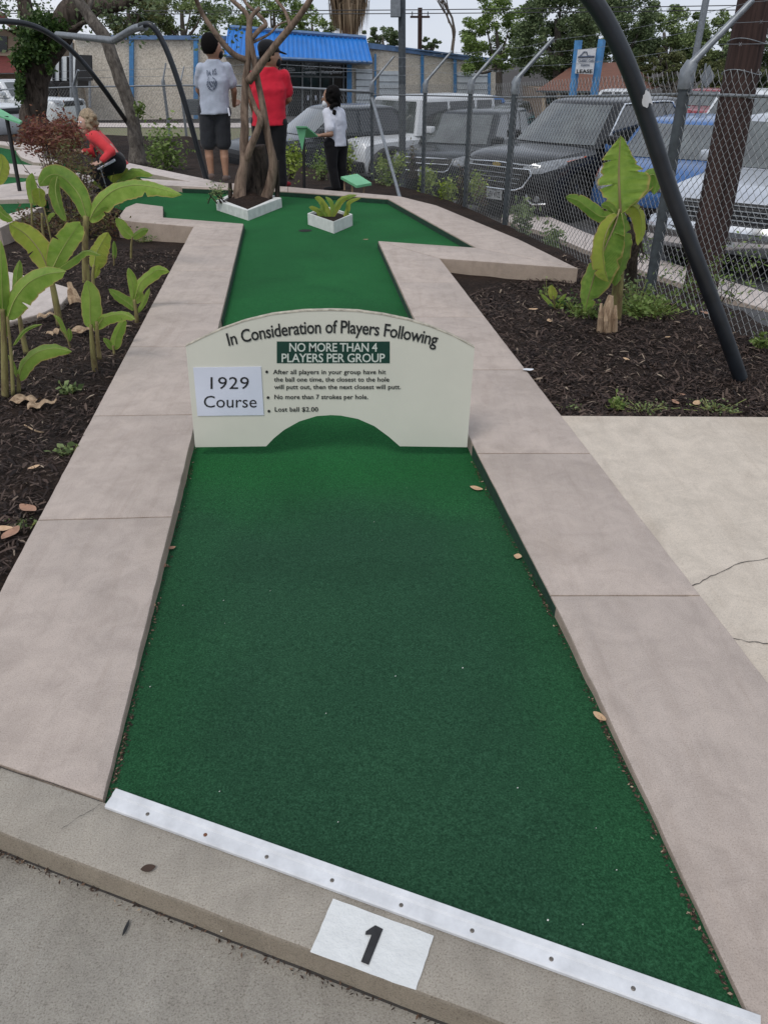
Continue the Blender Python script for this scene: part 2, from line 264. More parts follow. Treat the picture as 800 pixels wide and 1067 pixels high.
# ------------------------------------------------------------------ mesh builder
class MB:
    def __init__(s): s.v = []; s.f = []; s.uv = None
    def add(s, vs, fs):
        o = len(s.v); s.v += [tuple(p) for p in vs]; s.f += [tuple(i+o for i in f) for f in fs]; return s
    def box(s, a, b, mtx=None):
        x0, y0, z0 = a; x1, y1, z1 = b
        vs = [Vector(p) for p in ((x0,y0,z0),(x1,y0,z0),(x1,y1,z0),(x0,y1,z0),(x0,y0,z1),(x1,y0,z1),(x1,y1,z1),(x0,y1,z1))]
        if mtx: vs = [mtx @ p for p in vs]
        return s.add(vs, [(0,3,2,1),(4,5,6,7),(0,1,5,4),(1,2,6,5),(2,3,7,6),(3,0,4,7)])
    def bbox(s, a, b, bev=.01, mtx=None):
        bm = bmesh.new(); bmesh.ops.create_cube(bm, size=1)
        for v in bm.verts: v.co = Vector([(a[i]+b[i])/2+v.co[i]*(b[i]-a[i]) for i in range(3)])
        bmesh.ops.bevel(bm, geom=bm.edges[:], offset=bev, segments=2, affect='EDGES', profile=.6)
        bm.verts.index_update(); vs = [v.co.copy() for v in bm.verts]; fs = [tuple(v.index for v in f.verts) for f in bm.faces]; bm.free()
        if mtx: vs = [mtx @ p for p in vs]
        return s.add(vs, fs)
    def prism(s, poly, z0, z1, bev=0.0):    # poly: list of (x,y) or (x,y,z-offset), counter-clockwise from above
        P = [Vector((p[0], p[1])) for p in poly]; n = len(P)
        area = sum(P[i].x*P[(i+1)%n].y-P[(i+1)%n].x*P[i].y for i in range(n))
        if area < 0: P = P[::-1]
        zo = lambda z: [z(p.x, p.y) if callable(z) else z for p in P]
        rings = [[(p.x, p.y, z) for p, z in zip(P, zo(z0))]]
        if bev:
            ins = []
            for i in range(n):
                a = (P[i]-P[i-1]).normalized(); b = (P[(i+1)%n]-P[i]).normalized()
                na = Vector((-a.y, a.x)); nb = Vector((-b.y, b.x)); d = na+nb; d = d/(max(.3, d.dot(na))) if d.length > 1e-6 else na
                ins.append(P[i]+d*bev)
            z1s = zo(z1)
            rings.append([(p.x, p.y, z-bev) for p, z in zip(P, z1s)])
            mid = [P[i]*.71+ins[i]*.29 for i in range(n)]
            rings.append([(p.x, p.y, z-bev*.29) for p, z in zip(mid, z1s)])
            rings.append([(p.x, p.y, z) for p, z in zip(ins, z1s)])
        else: rings.append([(p.x, p.y, z) for p, z in zip(P, zo(z1))])
        vs = [q for r in rings for q in r]; fs = [tuple(range(n))[::-1]]
        for k in range(len(rings)-1):
            for i in range(n):
                j = (i+1) % n; fs.append((k*n+i, k*n+j, (k+1)*n+j, (k+1)*n+i))
        fs.append(tuple((len(rings)-1)*n+i for i in range(n)))
        return s.add(vs, fs)
    def sheet(s, pts): return s.add(pts, [tuple(range(len(pts)))])
    def tube(s, pts, rad, n=10, caps=True):
        pts = [Vector(p) for p in pts]; m = len(pts)
        rad = list(rad) if hasattr(rad, '__len__') else [rad]*m
        vs = []; up = None
        for i, p in enumerate(pts):
            t = (pts[min(i+1, m-1)]-pts[max(i-1, 0)]).normalized()
            if up is None: up = Vector((0, 0, 1)) if abs(t.z) < .9 else Vector((1, 0, 0))
            a = t.cross(up).normalized(); b = a.cross(t).normalized(); up = b
            vs += [p+(a*math.cos(q)+b*math.sin(q))*rad[i] for q in [2*math.pi*k/n for k in range(n)]]
        fs = []
        for i in range(m-1):
            for k in range(n):
                j = (k+1) % n; fs.append((i*n+k, i*n+j, (i+1)*n+j, (i+1)*n+k))
        if caps: fs += [tuple(range(n))[::-1], tuple((m-1)*n+k for k in range(n))]
        return s.add(vs, fs)
    def lathe(s, prof, mtx, n=24):      # prof: (r, z) round local z
        vs = []
        for r, z in prof: vs += [mtx @ Vector((r*math.cos(2*math.pi*k/n), r*math.sin(2*math.pi*k/n), z)) for k in range(n)]
        fs = []
        for i in range(len(prof)-1):
            for k in range(n):
                j = (k+1) % n; fs.append((i*n+k, i*n+j, (i+1)*n+j, (i+1)*n+k))
        fs += [tuple(range(n))[::-1], tuple((len(prof)-1)*n+k for k in range(n))]
        return s.add(vs, fs)
    def ball(s, c, r, n=14, mtx=None):
        r = Vector(r) if hasattr(r, '__len__') else Vector((r, r, r)); c = Vector(c); m = n//2+1; vs = []; fs = []
        for i in range(m+1):
            th = math.pi*i/m
            for k in range(n):
                q = Vector((math.sin(th)*math.cos(2*math.pi*k/n)*r.x, math.sin(th)*math.sin(2*math.pi*k/n)*r.y, math.cos(th)*r.z))
                vs.append(c+(mtx @ q if mtx else q))
        for i in range(m):
            for k in range(n):
                j = (k+1) % n; fs.append((i*n+k, (i+1)*n+k, (i+1)*n+j, i*n+j))
        return s.add(vs, fs)
    def grid(s, fn, nu, nv, us=(0, 1), vs_=(0, 1)):
        vs = [fn(us[0]+(us[1]-us[0])*i/nu, vs_[0]+(vs_[1]-vs_[0])*j/nv) for j in range(nv+1) for i in range(nu+1)]
        fs = [(j*(nu+1)+i, j*(nu+1)+i+1, (j+1)*(nu+1)+i+1, (j+1)*(nu+1)+i) for j in range(nv) for i in range(nu)]
        return s.add(vs, fs)
def setp(o, label=None, cat=None, group=None, kind=None):
    for k, v in (('label', label), ('category', cat), ('group', group), ('kind', kind)):
        if v: o[k] = v
    return o
def obj(name, mb, m, parent=None, label=None, cat=None, group=None, kind=None, smooth=None, local=False, origin=None):
    me = bpy.data.meshes.new(name); v = mb.v; off = Vector((0, 0, 0))
    if not local:
        if parent is not None:
            p = parent
            while p is not None: off += p.location; p = p.parent
        else:
            a = np.array(v); off = Vector(origin) if origin else Vector(((a[:,0].min()+a[:,0].max())/2, (a[:,1].min()+a[:,1].max())/2, a[:,2].min()))
        v = [(p[0]-off.x, p[1]-off.y, p[2]-off.z) for p in v]
    me.from_pydata(v, [], mb.f); me.update()
    if mb.uv is not None:
        ul = me.uv_layers.new(name='UVMap'); li = np.zeros(len(me.loops), dtype=np.int32); me.loops.foreach_get('vertex_index', li)
        ul.data.foreach_set('uv', np.array(mb.uv, dtype=np.float32)[li].ravel())
    if smooth is not None:
        me.polygons.foreach_set('use_smooth', [True]*len(me.polygons))
        if smooth < 180: me.set_sharp_from_angle(angle=R(smooth))
    me.materials.append(m)
    o = bpy.data.objects.new(name, me); COL.objects.link(o)
    if parent is not None: o.parent = parent
    elif not local: o.location = off
    setp(o, label, cat, group, kind); return o
def thing(name, label, cat, loc=(0, 0, 0), rotz=0.0, group=None):
    o = bpy.data.objects.new(name, None); o.empty_display_size = .1; COL.objects.link(o)
    o.location = loc; o.rotation_euler = (0, 0, rotz); setp(o, label, cat, group); return o
def struct(name, mb, m, smooth=None, parent=None): return obj(name, mb, m, parent, kind=None if parent else 'structure', smooth=smooth)
def textmesh(s, spacing=1.0, bold=0.0):
    cu = bpy.data.curves.new('t', 'FONT'); cu.body = s; cu.size = 1; cu.space_character = spacing; cu.offset = bold; cu.resolution_u = 3
    o = bpy.data.objects.new('t', cu); COL.objects.link(o); dg = bpy.context.evaluated_depsgraph_get(); dg.update()
    me = bpy.data.meshes.new_from_object(o.evaluated_get(dg)); vs = [v.co.copy() for v in me.vertices]; fs = [tuple(p.vertices) for p in me.polygons]
    bpy.data.objects.remove(o); bpy.data.curves.remove(cu); bpy.data.meshes.remove(me); return vs, fs
def text_in(mb, s, fn, x0, x1, base, cap, bold=.0, spacing=1.0, subdiv=False):
    # fn maps (x, y) in the layout frame to a point in space; text fitted between x0..x1 with the given cap height
    vs, fs = textmesh(s, spacing, bold); a = min(v.x for v in vs); b = max(v.x for v in vs)
    mb.add([fn(x0+(v.x-a)/(b-a)*(x1-x0), base+v.y/.69*cap) for v in vs], fs)
def smooth_path(pts, n=6):
    P = [Vector(p) for p in pts]; P = [P[0]*2-P[1]]+P+[P[-1]*2-P[-2]]; out = []
    for i in range(1, len(P)-2):
        for k in range(n):
            t = k/n; a, b, c, d = P[i-1], P[i], P[i+1], P[i+2]
            out.append(.5*((2*b)+(c-a)*t+(2*a-5*b+4*c-d)*t*t+(3*b-a-3*c+d)*t**3))
    out.append(P[-2]); return out
def lerp_list(r, m): return [float(np.interp(i/(m-1)*(len(r)-1), range(len(r)), r)) for i in range(m)]
# ------------------------------------------------------------------ camera, light, sky
cam = bpy.data.cameras.new('camera'); co = bpy.data.objects.new('camera', cam); COL.objects.link(co)
co.location = (0, 0, H); co.rotation_euler = (R(90)-TH, 0, 0); cam.sensor_fit = 'VERTICAL'; cam.sensor_height = 24; cam.lens = 24*800/1067
cam.clip_end = 3000; cam.clip_start = .05; scene.camera = co
w = bpy.data.worlds.new('World'); scene.world = w; w.use_nodes = True
n, l = w.node_tree.nodes, w.node_tree.links; bg = n['Background']
SUN_EL, SUN_ROT = R(55), R(-150)
sky = n.new('ShaderNodeTexSky'); sky.sky_type = 'NISHITA'; sky.sun_disc = False; sky.sun_elevation = SUN_EL; sky.sun_rotation = SUN_ROT; sky.dust_density = 3
tc = n.new('ShaderNodeTexCoord'); mp = n.new('ShaderNodeMapping'); mp.inputs['Scale'].default_value = (1, 1, 3); l.new(tc.outputs['Generated'], mp.inputs[0])
cl = n.new('ShaderNodeTexNoise'); cl.inputs['Scale'].default_value = 2.6; cl.inputs['Detail'].default_value = 6; l.new(mp.outputs[0], cl.inputs['Vector'])
rp = n.new('ShaderNodeValToRGB'); rp.color_ramp.elements[0].position = .35; rp.color_ramp.elements[0].color = (.66, .73, .86, 1)
rp.color_ramp.elements[1].position = .7; rp.color_ramp.elements[1].color = (.86, .90, .98, 1); l.new(cl.outputs['Fac'], rp.inputs['Fac'])
sc_ = n.new('ShaderNodeVectorMath'); sc_.operation = 'SCALE'; sc_.inputs['Scale'].default_value = 10.3; l.new(rp.outputs['Color'], sc_.inputs[0])
mx = n.new('ShaderNodeMix'); mx.data_type = 'RGBA'; mx.inputs[0].default_value = .86; l.new(sky.outputs['Color'], mx.inputs[6]); l.new(sc_.outputs[0], mx.inputs[7])
l.new(mx.outputs[2], bg.inputs['Color']); bg.inputs['Strength'].default_value = .1
sl = bpy.data.lights.new('sun', 'SUN'); sl.energy = 1.4; sl.angle = R(22); sl.color = (1, .96, .9); so = bpy.data.objects.new('sun', sl); COL.objects.link(so)
sun_dir = Vector((math.sin(SUN_ROT)*math.cos(SUN_EL), math.cos(SUN_ROT)*math.cos(SUN_EL), math.sin(SUN_EL)))
so.rotation_euler = (-sun_dir).to_track_quat('-Z', 'Y').to_euler(); so.location = (0, 0, 20)
scene.view_settings.view_transform = 'Standard'; scene.view_settings.look = 'None'; scene.view_settings.exposure = 0
scene.cycles.use_denoising = True; scene.cycles.max_bounces = 6; scene.cycles.transparent_max_bounces = 8

# ------------------------------------------------------------------ terrain
CP = [(-3, 2, -.45), (1, 3, -.45), (3, 3.5, -.4), (3.6, 6, -.55), (-3, 9, -.5), (-1, 13, -.62), (-8, 20, -.62), (-5, 25, -.72), (-9, 35, -.8), (-14, 30, -.75), (-9, 12, -.45),
      (0, 19, -1.2), (3.4, 13.5, -.85), (1.5, 20, -1.25), (5, 9, -.8), (4.2, 8, -.78), (-2.2, 19, -.85), (6, 25, -1.1), (12, 30, -1.0), (8, 14, -.85), (0, 45, -1.0), (20, 45, -1.0), (-20, 45, -.8), (12, 12, -.8), (0, 300, -1), (300, 100, -1), (-300, 100, -.8), (0, -300, -.5)]
CA = np.array(CP)
def tz(x, y):
    d = (CA[:,0]-x)**2+(CA[:,1]-y)**2+.3; w_ = 1/d**1.6; return float((w_*CA[:,2]).sum()/w_.sum())
mb = MB(); xs = sorted(set([-400, -150, -60]+[round(v, 2) for v in np.arange(-30, 31, 1.0)]+[60, 150, 400])); ys = sorted(set([-300, -50]+[round(v, 2) for v in np.arange(-6, 60, 1.0)]+[80, 150, 500]))
vs = [(x, y, tz(x, y)-.12) for y in ys for x in xs]; nx = len(xs)
mb.add(vs, [(j*nx+i, j*nx+i+1, (j+1)*nx+i+1, (j+1)*nx+i) for j in range(len(ys)-1) for i in range(nx-1)])
struct('ground', mb, M['dirt'], 180)
def drape(poly, step, dz):      # a sheet that follows the terrain inside a polygon
    P = [(p[0], p[1]) for p in poly]; bm = bmesh.new(); vs = [bm.verts.new((p[0], p[1], 0)) for p in P]; bm.faces.new(vs)
    x0, x1 = min(p[0] for p in P), max(p[0] for p in P); y0, y1 = min(p[1] for p in P), max(p[1] for p in P)
    x = x0+step
    while x < x1: bmesh.ops.bisect_plane(bm, geom=bm.verts[:]+bm.edges[:]+bm.faces[:], plane_co=(x, 0, 0), plane_no=(1, 0, 0)); x += step
    y = y0+step
    while y < y1: bmesh.ops.bisect_plane(bm, geom=bm.verts[:]+bm.edges[:]+bm.faces[:], plane_co=(0, y, 0), plane_no=(0, 1, 0)); y += step
    for v in bm.verts: v.co.z = dz(v.co.x, v.co.y)
    bm.normal_update()
    for f in bm.faces:
        if f.normal.z < 0: f.normal_flip()
    mb = MB(); bm.verts.index_update(); mb.add([v.co.copy() for v in bm.verts], [tuple(v.index for v in f.verts) for f in bm.faces]); bm.free(); return mb
# fence line (inside of the garden) used by several things
FP = [Vector((2.62, 3.2, -.06)), Vector((2.05, 5.98, -.12)), Vector((1.40, 9.35, -.27)), Vector((1.08, 10.9, -.32)), Vector((.58, 12.35, -.36)), Vector((-.2, 14.3, -.42))]
FL = [Vector((-.2, 14.3, -.42)), Vector((-2.6, 18.6, -.52)), Vector((-5.6, 24.2, -.66)), D(88, 149, 25.5), D(-60, 152, 26.5)]
def lot_z(x, y): return tz(x, y)
struct('parking_lot', drape([(3.3, 4), (40, 4), (40, 60), (-6, 60), (-6, 27), (-2, 18.5), (.6, 14.6), (1.9, 11.6), (2.5, 8.6)], 1.0, lambda x, y: lot_z(x, y)), M['asphalt'], 180)
KU = [(525, 213), (572, 227), (611, 244), (670, 266), (741, 289), (800, 307), (900, 340)]
ku = [G(a, b, -.72) for a, b in KU]; kl = [G(a-3, b+17, -.72) for a, b in KU]
mb = MB(); 
for i in range(len(ku)-1): mb.prism([ku[i], ku[i+1], kl[i+1], kl[i]], -1.1, -.70, .012)
struct('kerb', mb, M['curb_far'], 30)
# planted strip outside the fence sloping to the kerb
mb = MB(); fs = [Vector((3.1, 2.0, -.05))]+FP
def strip_pt(u, v):
    i = min(int(u*(len(fs)-1)), len(fs)-2); t = u*(len(fs)-1)-i; a = fs[i].lerp(fs[i+1], t)
    j = (1-u)*(len(kl)-1); i2 = min(int(j), len(kl)-2); b = kl[i2].lerp(kl[i2+1], j-i2) if u < 1 else kl[0]
    p = a.lerp(b, v); p.z = a.z-.005+(-.76-a.z)*(v**.8)+.02*noise.noise(p*6); return p
mb.grid(strip_pt, 60, 8)
struct('planting_strip', mb, M['mulch'], 180)
p = [G(585, 251, -.80), G(612, 246, -.80), G(613, 248.5, -.80), G(586, 254, -.80)]
mb = MB().sheet([Vector((q.x, q.y, lot_z(q.x, q.y)+.006)) for q in p]); struct('parking_line', mb, M['line_yellow'])
# lawn and street beyond the left fence
def lz(x, y): return tz(x, y)+.012
struct('lawn', drape([(-2.7, 19.2), (-5.7, 24.9), (-8.2, 26), (-30, 28), (-30, 31.5), (-3, 32)], 1.2, lz), M['grass_base'], 180)
struct('path', drape([(-30, 31.6), (-3, 32.1), (-3, 34.5), (-30, 34)], 1.5, lambda x, y: tz(x, y)+.03), M['curb_far'], 180)
def bedz(y): return -.03-.028*max(0, y-3)
def bz(x, y): return bedz(y)+.03*noise.noise(Vector((x*1.1, y*1.1, 0)))+.012*noise.noise(Vector((x*7, y*7, 3)))
# mulch beds (the whole garden floor between the fence line and the lanes)
struct('mulch_bed', drape([G(585, 432), Vector((3.0, 3.30, 0)), Vector((2.62, 3.9, 0)), FP[1], FP[2], FP[3], FP[4], FP[5], Vector((-2.6, 18.6, 0)), Vector((-5.6, 24.2, 0)), Vector((-14, 26, 0)), Vector((-14, 9.5, 0)), Vector((-1.5, 9.3, 0)), Vector((.3, 9, 0)), Vector((.3, 6.6, 0))], .16, lambda x, y: bz(x, y) if y < 9 else max(bedz(y), -.45)+.03*noise.noise(Vector((x, y, 0)))), M['mulch'], 180)
struct('mulch_bed', drape([G(0, 625), Vector((-6, 1.9, 0)), Vector((-9, 9.6, 0)), Vector((-1.5, 9.6, 0)), Vector((-1.5, 7.5, 0)), G(130, 366), G(60, 510)], .12, bz), M['mulch'], 180)
# loose bark chips lying in both beds
def inpoly(x, y, P):
    c = False; n_ = len(P)
    for i in range(n_):
        x1, y1 = P[i][0], P[i][1]; x2, y2 = P[i-1][0], P[i-1][1]
        if (y1 > y) != (y2 > y) and x < (x2-x1)*(y-y1)/(y2-y1)+x1: c = not c
    return c
def chips(poly, count, name, label, m=None, size=(.010, .044), near=True):
    mb = MB(); x0, x1 = min(p[0] for p in poly), max(p[0] for p in poly); y0, y1 = min(p[1] for p in poly), max(p[1] for p in poly); k = 0
    while k < count:
        y = y0+(y1-y0)*(random.random()**1.5 if near else random.random()); x = random.uniform(x0, x1)
        if not inpoly(x, y, poly): continue
        k += 1; L = random.uniform(*size)*random.choice([1, 1, 1.4]); W = L*random.uniform(.07, .26); a = random.random()*6.28; tlt = random.uniform(-.5, .5)
        d = Vector((math.cos(a)*math.cos(tlt), math.sin(a)*math.cos(tlt), math.sin(tlt)))*L/2; s = Vector((-math.sin(a), math.cos(a), random.uniform(-.6, .6)))*W/2
        c = Vector((x, y, bz(x, y)+.004+abs(d.z)*.7+random.random()*.008)); up = Vector((0, 0, .3*W))
        mb.add([c-d-s*.5, c-s+up, c+d-s*.4, c+d+s*.6, c+s+up, c-d+s*.4], [(0, 1, 4, 5), (1, 2, 3, 4)])
    return obj(name, mb, m or M['chips'], kind='stuff', label=label, cat='mulch')
RB = [G(470, 300), G(590, 430), Vector((2.3, 3.38, 0)), Vector((2.45, 4, 0)), Vector((2.0, 6, 0)), Vector((1.7, 7.5, 0)), Vector((1.3, 6.5, 0)), G(500, 285)]
LBp = [G(0, 600, 0), G(134, 366), G(196, 245), Vector((-3.5, 7.8, 0)), Vector((-4.2, 6, 0)), Vector((-3.2, 3.5, 0)), Vector((-2, 1.9, 0))]
chips(RB, 21000, 'bark_mulch', 'loose dark bark chips in the bed with the tall drooping banana plant')
chips(LBp, 27000, 'bark_mulch', 'loose dark bark chips in the bed among the many young banana plants')
# ------------------------------------------------------------------ concrete borders of the first lane
def line_at(a, b, y):  # pixel on the line a-b at height y
    t = (y-a[1])/(b[1]-a[1]); return (a[0]+(b[0]-a[0])*t, y)
BOT = -.5
def slabs(name, quads, m=None, gap=.0014, top=0.0):
    mb = MB()
    for q in quads:
        P = [Vector((p[0], p[1], 0)) for p in q]; c = sum(P, Vector())/len(P); P = [p+(c-p).normalized()*gap for p in P]; Q = []
        for a, b in zip(P, P[1:]+P[:1]):
            k = max(1, int((b-a).length/.05)); nr = Vector((-(b-a).y, (b-a).x, 0)).normalized(); Q.append(a)
            for i in range(1, k):
                p = a.lerp(b, i/k); Q.append(p+nr*(.0016*noise.noise(p*9)+random.gauss(0, .00045)))
        mb.prism(Q, BOT, top, .008)
    return struct(name, mb, m or M['border'], 30)
# left border
Li, Lo = ((254, 233), (108, 834)), ((200, 239), (0, 615))
ycuts = [(239.5, 236), (256, 256), (282, 282), (316, 316), (361, 361), (431.5, 433), (538, 541.5)]
q = []
for (a, b), (c, d) in zip(ycuts[:-1], ycuts[1:]):
    q.append([G(*line_at(*Li, a)), G(*line_at(*Li, c)), G(*line_at(*Lo, d)), G(*line_at(*Lo, b))])
q.append([G(*line_at(*Li, 538)), G(108, 834), G(0, 797), G(-160, 745), G(*line_at(*Lo, 700)), G(*line_at(*Lo, 541.5))])
q.append([G(254, 233), G(*line_at(*Li, 239.5)), G(*line_at(*Lo, 236)), G(140, 231), G(122, 228), G(131, 216), G(142, 211.5), G(170, 215), G(170, 226.5)])
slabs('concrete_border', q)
# right border
Ri, Ro = ((394, 251), (492, 463)), ((458, 269), (585, 432))
def rip(y): return line_at(*Ri, y) if y <= 463 else (line_at((492, 463), (583, 640), y) if y <= 640 else line_at((583, 640), (775, 1050), y))
def rop(y): return line_at((458, 269), (720, 607), y)
cuts = [294, 330, 385, 472, 620, 1000]
q = [[G(394, 251), G(458, 269), G(*rop(294)), G(*rip(294))]]
for a, b in zip(cuts[:-1], cuts[1:]): q.append([G(*rip(a)), G(*rop(a)), G(*rop(b)), G(*rip(b))] if a != 472 else [G(*rip(472)), G(*rop(472)), G(*rop(620)), G(*rip(620)), G(*rip(555))])
q[-1] = [G(*rip(620)), G(*rop(620)), G(*rop(1300)), G(900, 1300), G(783, 1067), G(*rip(640))]
q.append([G(394, 251), G(496, 258), G(602, 279.5), G(458, 269)])
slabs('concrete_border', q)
q = [[G(404, 207), G(496, 258), G(602, 279.5), G(540, 249), G(455, 214), G(417, 204.5)],
     [G(300, 199.5), G(404, 207), G(417, 204.5), G(300, 194.5)], [G(190, 195.5), G(300, 199.5), G(300, 194.5), G(230, 190), G(165, 187)]]
slabs('concrete_border', q)
# front kerb with the white tile
A0, A1 = G(108, 834.5), G(783, 1066); 
B0, B1 = G(0, 867), G(480, 1050); dB = (B1-B0).normalized(); dA = (A1-A0).normalized()
q = [[A0, A1, A1+dA*1.2, B0+dB*1.9, B0-dB*.05, G(0, 798)], [G(0, 798), B0-dB*.05, B0-dB*1.5, G(-160, 747)]]
slabs('kerb', q, M['kerb_worn'], gap=.0008)
# pavement lower left, one shallow step down
struct('pavement', MB().prism([B0-dB*3+Vector((0, .03, 0)), B0+dB*3+Vector((0, .03, 0)), Vector((3, -2, 0)), Vector((-3, -2, 0))], -.5, -.075, .004), M['pave'])
struct('pavement', MB().prism([B0-dB*3+Vector((0, .02, 0)), B0+dB*3+Vector((0, .02, 0)), B0+dB*3+Vector((-.0, -.003, 0)), B0-dB*3+Vector((-.0, -.003, 0))], -.5, -.071), M['line_black'])  # thin dark strip, painting in the shadow and debris along the kerb foot
# walkway on the right, flush with the border
wk = struct('walkway', MB().prism([G(585.5, 432)+Vector((-.04, 0, 0)), G(*rop(1300))+Vector((-.04, 0, 0)), Vector((4, 0, 0)), Vector((4.5, 3.30, 0))], -.5, -.006), M['walk'])
def crack(pts, wd, name='crack', z=-.0035):
    mb = MB(); P = []
    for a, b in zip(pts[:-1], pts[1:]):
        for k in range(5): P.append(G(a[0]+(b[0]-a[0])*k/5, a[1]+(b[1]-a[1])*k/5+random.uniform(-1, 1), z))
    P.append(G(*pts[-1], z))
    L = [p+Vector((0, wd*random.uniform(.5, 1.3), 0)) for p in P]
    mb.add(P+L, [(i, i+1, len(P)+i+1, len(P)+i) for i in range(len(P)-1)]); return struct(name, mb, M['line_black'], parent=wk)
crack([(721, 611), (740, 601), (765, 589), (800, 581), (840, 575)], .0035)
crack([(757, 664), (775, 668), (800, 671), (830, 673)], .003)
crack([(106, 838), (88, 848), (66, 862), (56, 878)], .0012, z=.0025)
crack([(-10, 796), (40, 812), (104, 835)], .002, z=.0028)
# ------------------------------------------------------------------ putting carpet
def cz(x, y): return -.012-.05*min(1, max(0, (y-1.0)/1.6))
cp = [G(108, 832), G(783, 1064)]
def lip(y): return line_at(*Li, y)
lane = [G(108, 833)+Vector((-.05, 0, 0)), A1+Vector((.06, 0, 0)), G(*rip(640))+Vector((.05, 0, 0)), G(*rip(463))+Vector((.05, 0, 0)), G(396, 252)+Vector((.1, 0, 0)), G(500, 262), G(600, 279), G(404, 205), G(250, 195), G(165, 190), G(100, 205), G(150, 220), G(247, 236)]
lane[1] = A1+Vector((.05, .0, 0))
carp = struct('putting_carpet', drape([(p.x, p.y) for p in lane], .25, cz), M['turf'], 180)
def upturn(pts, z1=-.004, t=.006, side=1):     # carpet turned up against the inner faces
    mb = MB()
    for a, b in zip(pts[:-1], pts[1:]):
        d = (b-a).normalized(); nrm = Vector((-d.y, d.x, 0))*side; mb.prism([a, b, b+nrm*t, a+nrm*t], -.1, z1)
    return struct('carpet_edge', mb, M['turf_side'])
upturn([G(*rip(463)), G(*rip(555)), G(*rip(632))], -.006, .006, 1)
upturn([G(496, 258), G(404, 207), G(300, 199.5), G(190, 195.5)], -.012, .006, 1)
upturn([G(170, 215), G(170, 226.5), G(254, 233), G(*lip(330))], -.02, .006, 1)
upturn([G(*rip(330)), G(394, 251), G(496, 258)], -.02, .006, 1)
# debris collecting along the carpet edges
mb = MB()
for e, side, y0, y1, cnt in ((lambda y: G(*line_at(*Li, y)), 1, 345, 828, 900), (lambda y: G(*rip(y)), -1, 466, 1058, 1700)):
    for k in range(cnt):
        y = random.uniform(y0, y1); p = e(y)
        if noise.noise(Vector((p.y*3.3, side*5, 0))) < random.uniform(-.35, .45): continue
        p = p; p = p+Vector((side*(.006+.012*abs(random.gauss(0, .5))), 0, 0)); s = random.uniform(.001, .0034); p.z = cz(p.x, p.y)+random.random()*.008
        a = random.random()*6.28; d = Vector((math.cos(a), math.sin(a), random.uniform(-.3, .3)))*s*1.6; q = Vector((-math.sin(a), math.cos(a), .4))*s*.8
        mb.add([p-d, p-q, p+d, p+q], [(0, 1, 2, 3)])
obj('leaf_debris', mb, M['litter'], kind='stuff', label='brown crumbs of leaf litter caught along the carpet edges', cat='debris')
mb = MB()
for k in range(520):
    t = random.random()**3*1.6; p = B0+dB*(t-.2)+Vector((0, -.004-abs(random.gauss(0, .008)), 0)); p.z = -.07+random.random()*.006; s = random.uniform(.001, .0045); a = random.random()*6.28
    d = Vector((math.cos(a), math.sin(a), 0))*s*1.5; q = Vector((-math.sin(a), math.cos(a), .5))*s*.5; mb.add([p-d, p-q, p+d, p+q], [(0, 1, 2, 3)])
obj('leaf_debris', mb, M['litter'], kind='stuff', label='dark litter lying in the joint below the front kerb', cat='debris')
mb = MB()
for k in range(34):
    p = G(random.uniform(150, 700), random.uniform(480, 1000), 0); 
    if not (G(*lip(min(820, 533))).x-.3 < p.x < .9): continue
    p.z = cz(p.x, p.y)+.002; s = random.uniform(.0009, .0022); mb.add([p+Vector((-s, 0, 0)), p+Vector((0, -s, .001)), p+Vector((s, 0, .002)), p+Vector((0, s*1.2, .001))], [(0, 1, 2, 3)])
obj('crumbs', mb, M['chalk'], kind='stuff', label='tiny pale crumbs scattered over the green carpet', cat='debris')
# white metal strip at the tee
s0, s1 = G(110, 843, .0), G(790, 1091, .0); d = (s1-s0).normalized(); nn = Vector((-d.y, d.x, 0)); Ls = (s1-s0).length
tr = thing('tee_strip', 'long white metal edging strip screwed down at the tee', 'edging strip', s0)
mb = MB(); prof = [(0, .001), (0, .008), (.003, .011), (.026, .014), (.030, .018), (.043, .020), (.046, .016), (.046, -.02)]
vs = []; 
for t in (0, Ls): vs += [s0+d*t+nn*a+Vector((0, 0, b)) for a, b in prof]
k = len(prof); mb.add(vs, [(i, i+k, i+k+1, i+1) for i in range(k-1)]+[tuple(range(k)), tuple(range(2*k-1, k-1, -1))]); obj('strip', mb, M['white_metal'], tr, smooth=20)
for i, (px, py) in enumerate([(153, 849), (213, 871), (277, 894), (345, 919), (417, 945), (491, 972), (573, 1005), (659, 1035)]):
    p = G(px, py, .014); q = (p-s0); t = q.dot(d); p = s0+d*t+nn*.015+Vector((0, 0, .0125)); mt = Matrix.Translation(p)
    mb = MB().lathe([(.0042, 0), (.0042, .001), (.0024, .002), (.001, .0014)], mt, 12)
    obj('screw', mb, M['screw_rust'] if i == 1 else M['screw'], tr, smooth=40)
# painted number tile on the kerb
z = .003
t4 = [G(347, 936, z), G(452, 975, z), G(433, 1032, z), G(323, 992, z)]
tl = thing('number_patch', 'white painted patch with a black number one on the front kerb', 'painted number', t4[3])
cc = [t4[0].lerp(t4[1], i/10) for i in range(11)]+[t4[1].lerp(t4[2], i/8) for i in range(1, 9)]+[t4[2].lerp(t4[3], i/10) for i in range(1, 11)]+[t4[3].lerp(t4[0], i/8) for i in range(1, 8)]
cc = [p+Vector((random.uniform(-.0008, .0008), random.uniform(-.0008, .0008), 0)) for p in cc]
obj('paint', MB().sheet(cc), M['white_paint'], tl)
mb = MB(); one = [(376, 1002), (386, 1005), (399, 967), (388, 963.5), (381, 972), (385, 975.5), (387, 974)]; one = [(376, 1002), (384, 1005.5), (399, 968), (391, 964), (386, 967), (381, 970.5), (380.5, 974), (387, 974)]
mb.sheet([G(a, b, z+.0025) for a, b in one]); obj('number', mb, M['black_paint'], tl)
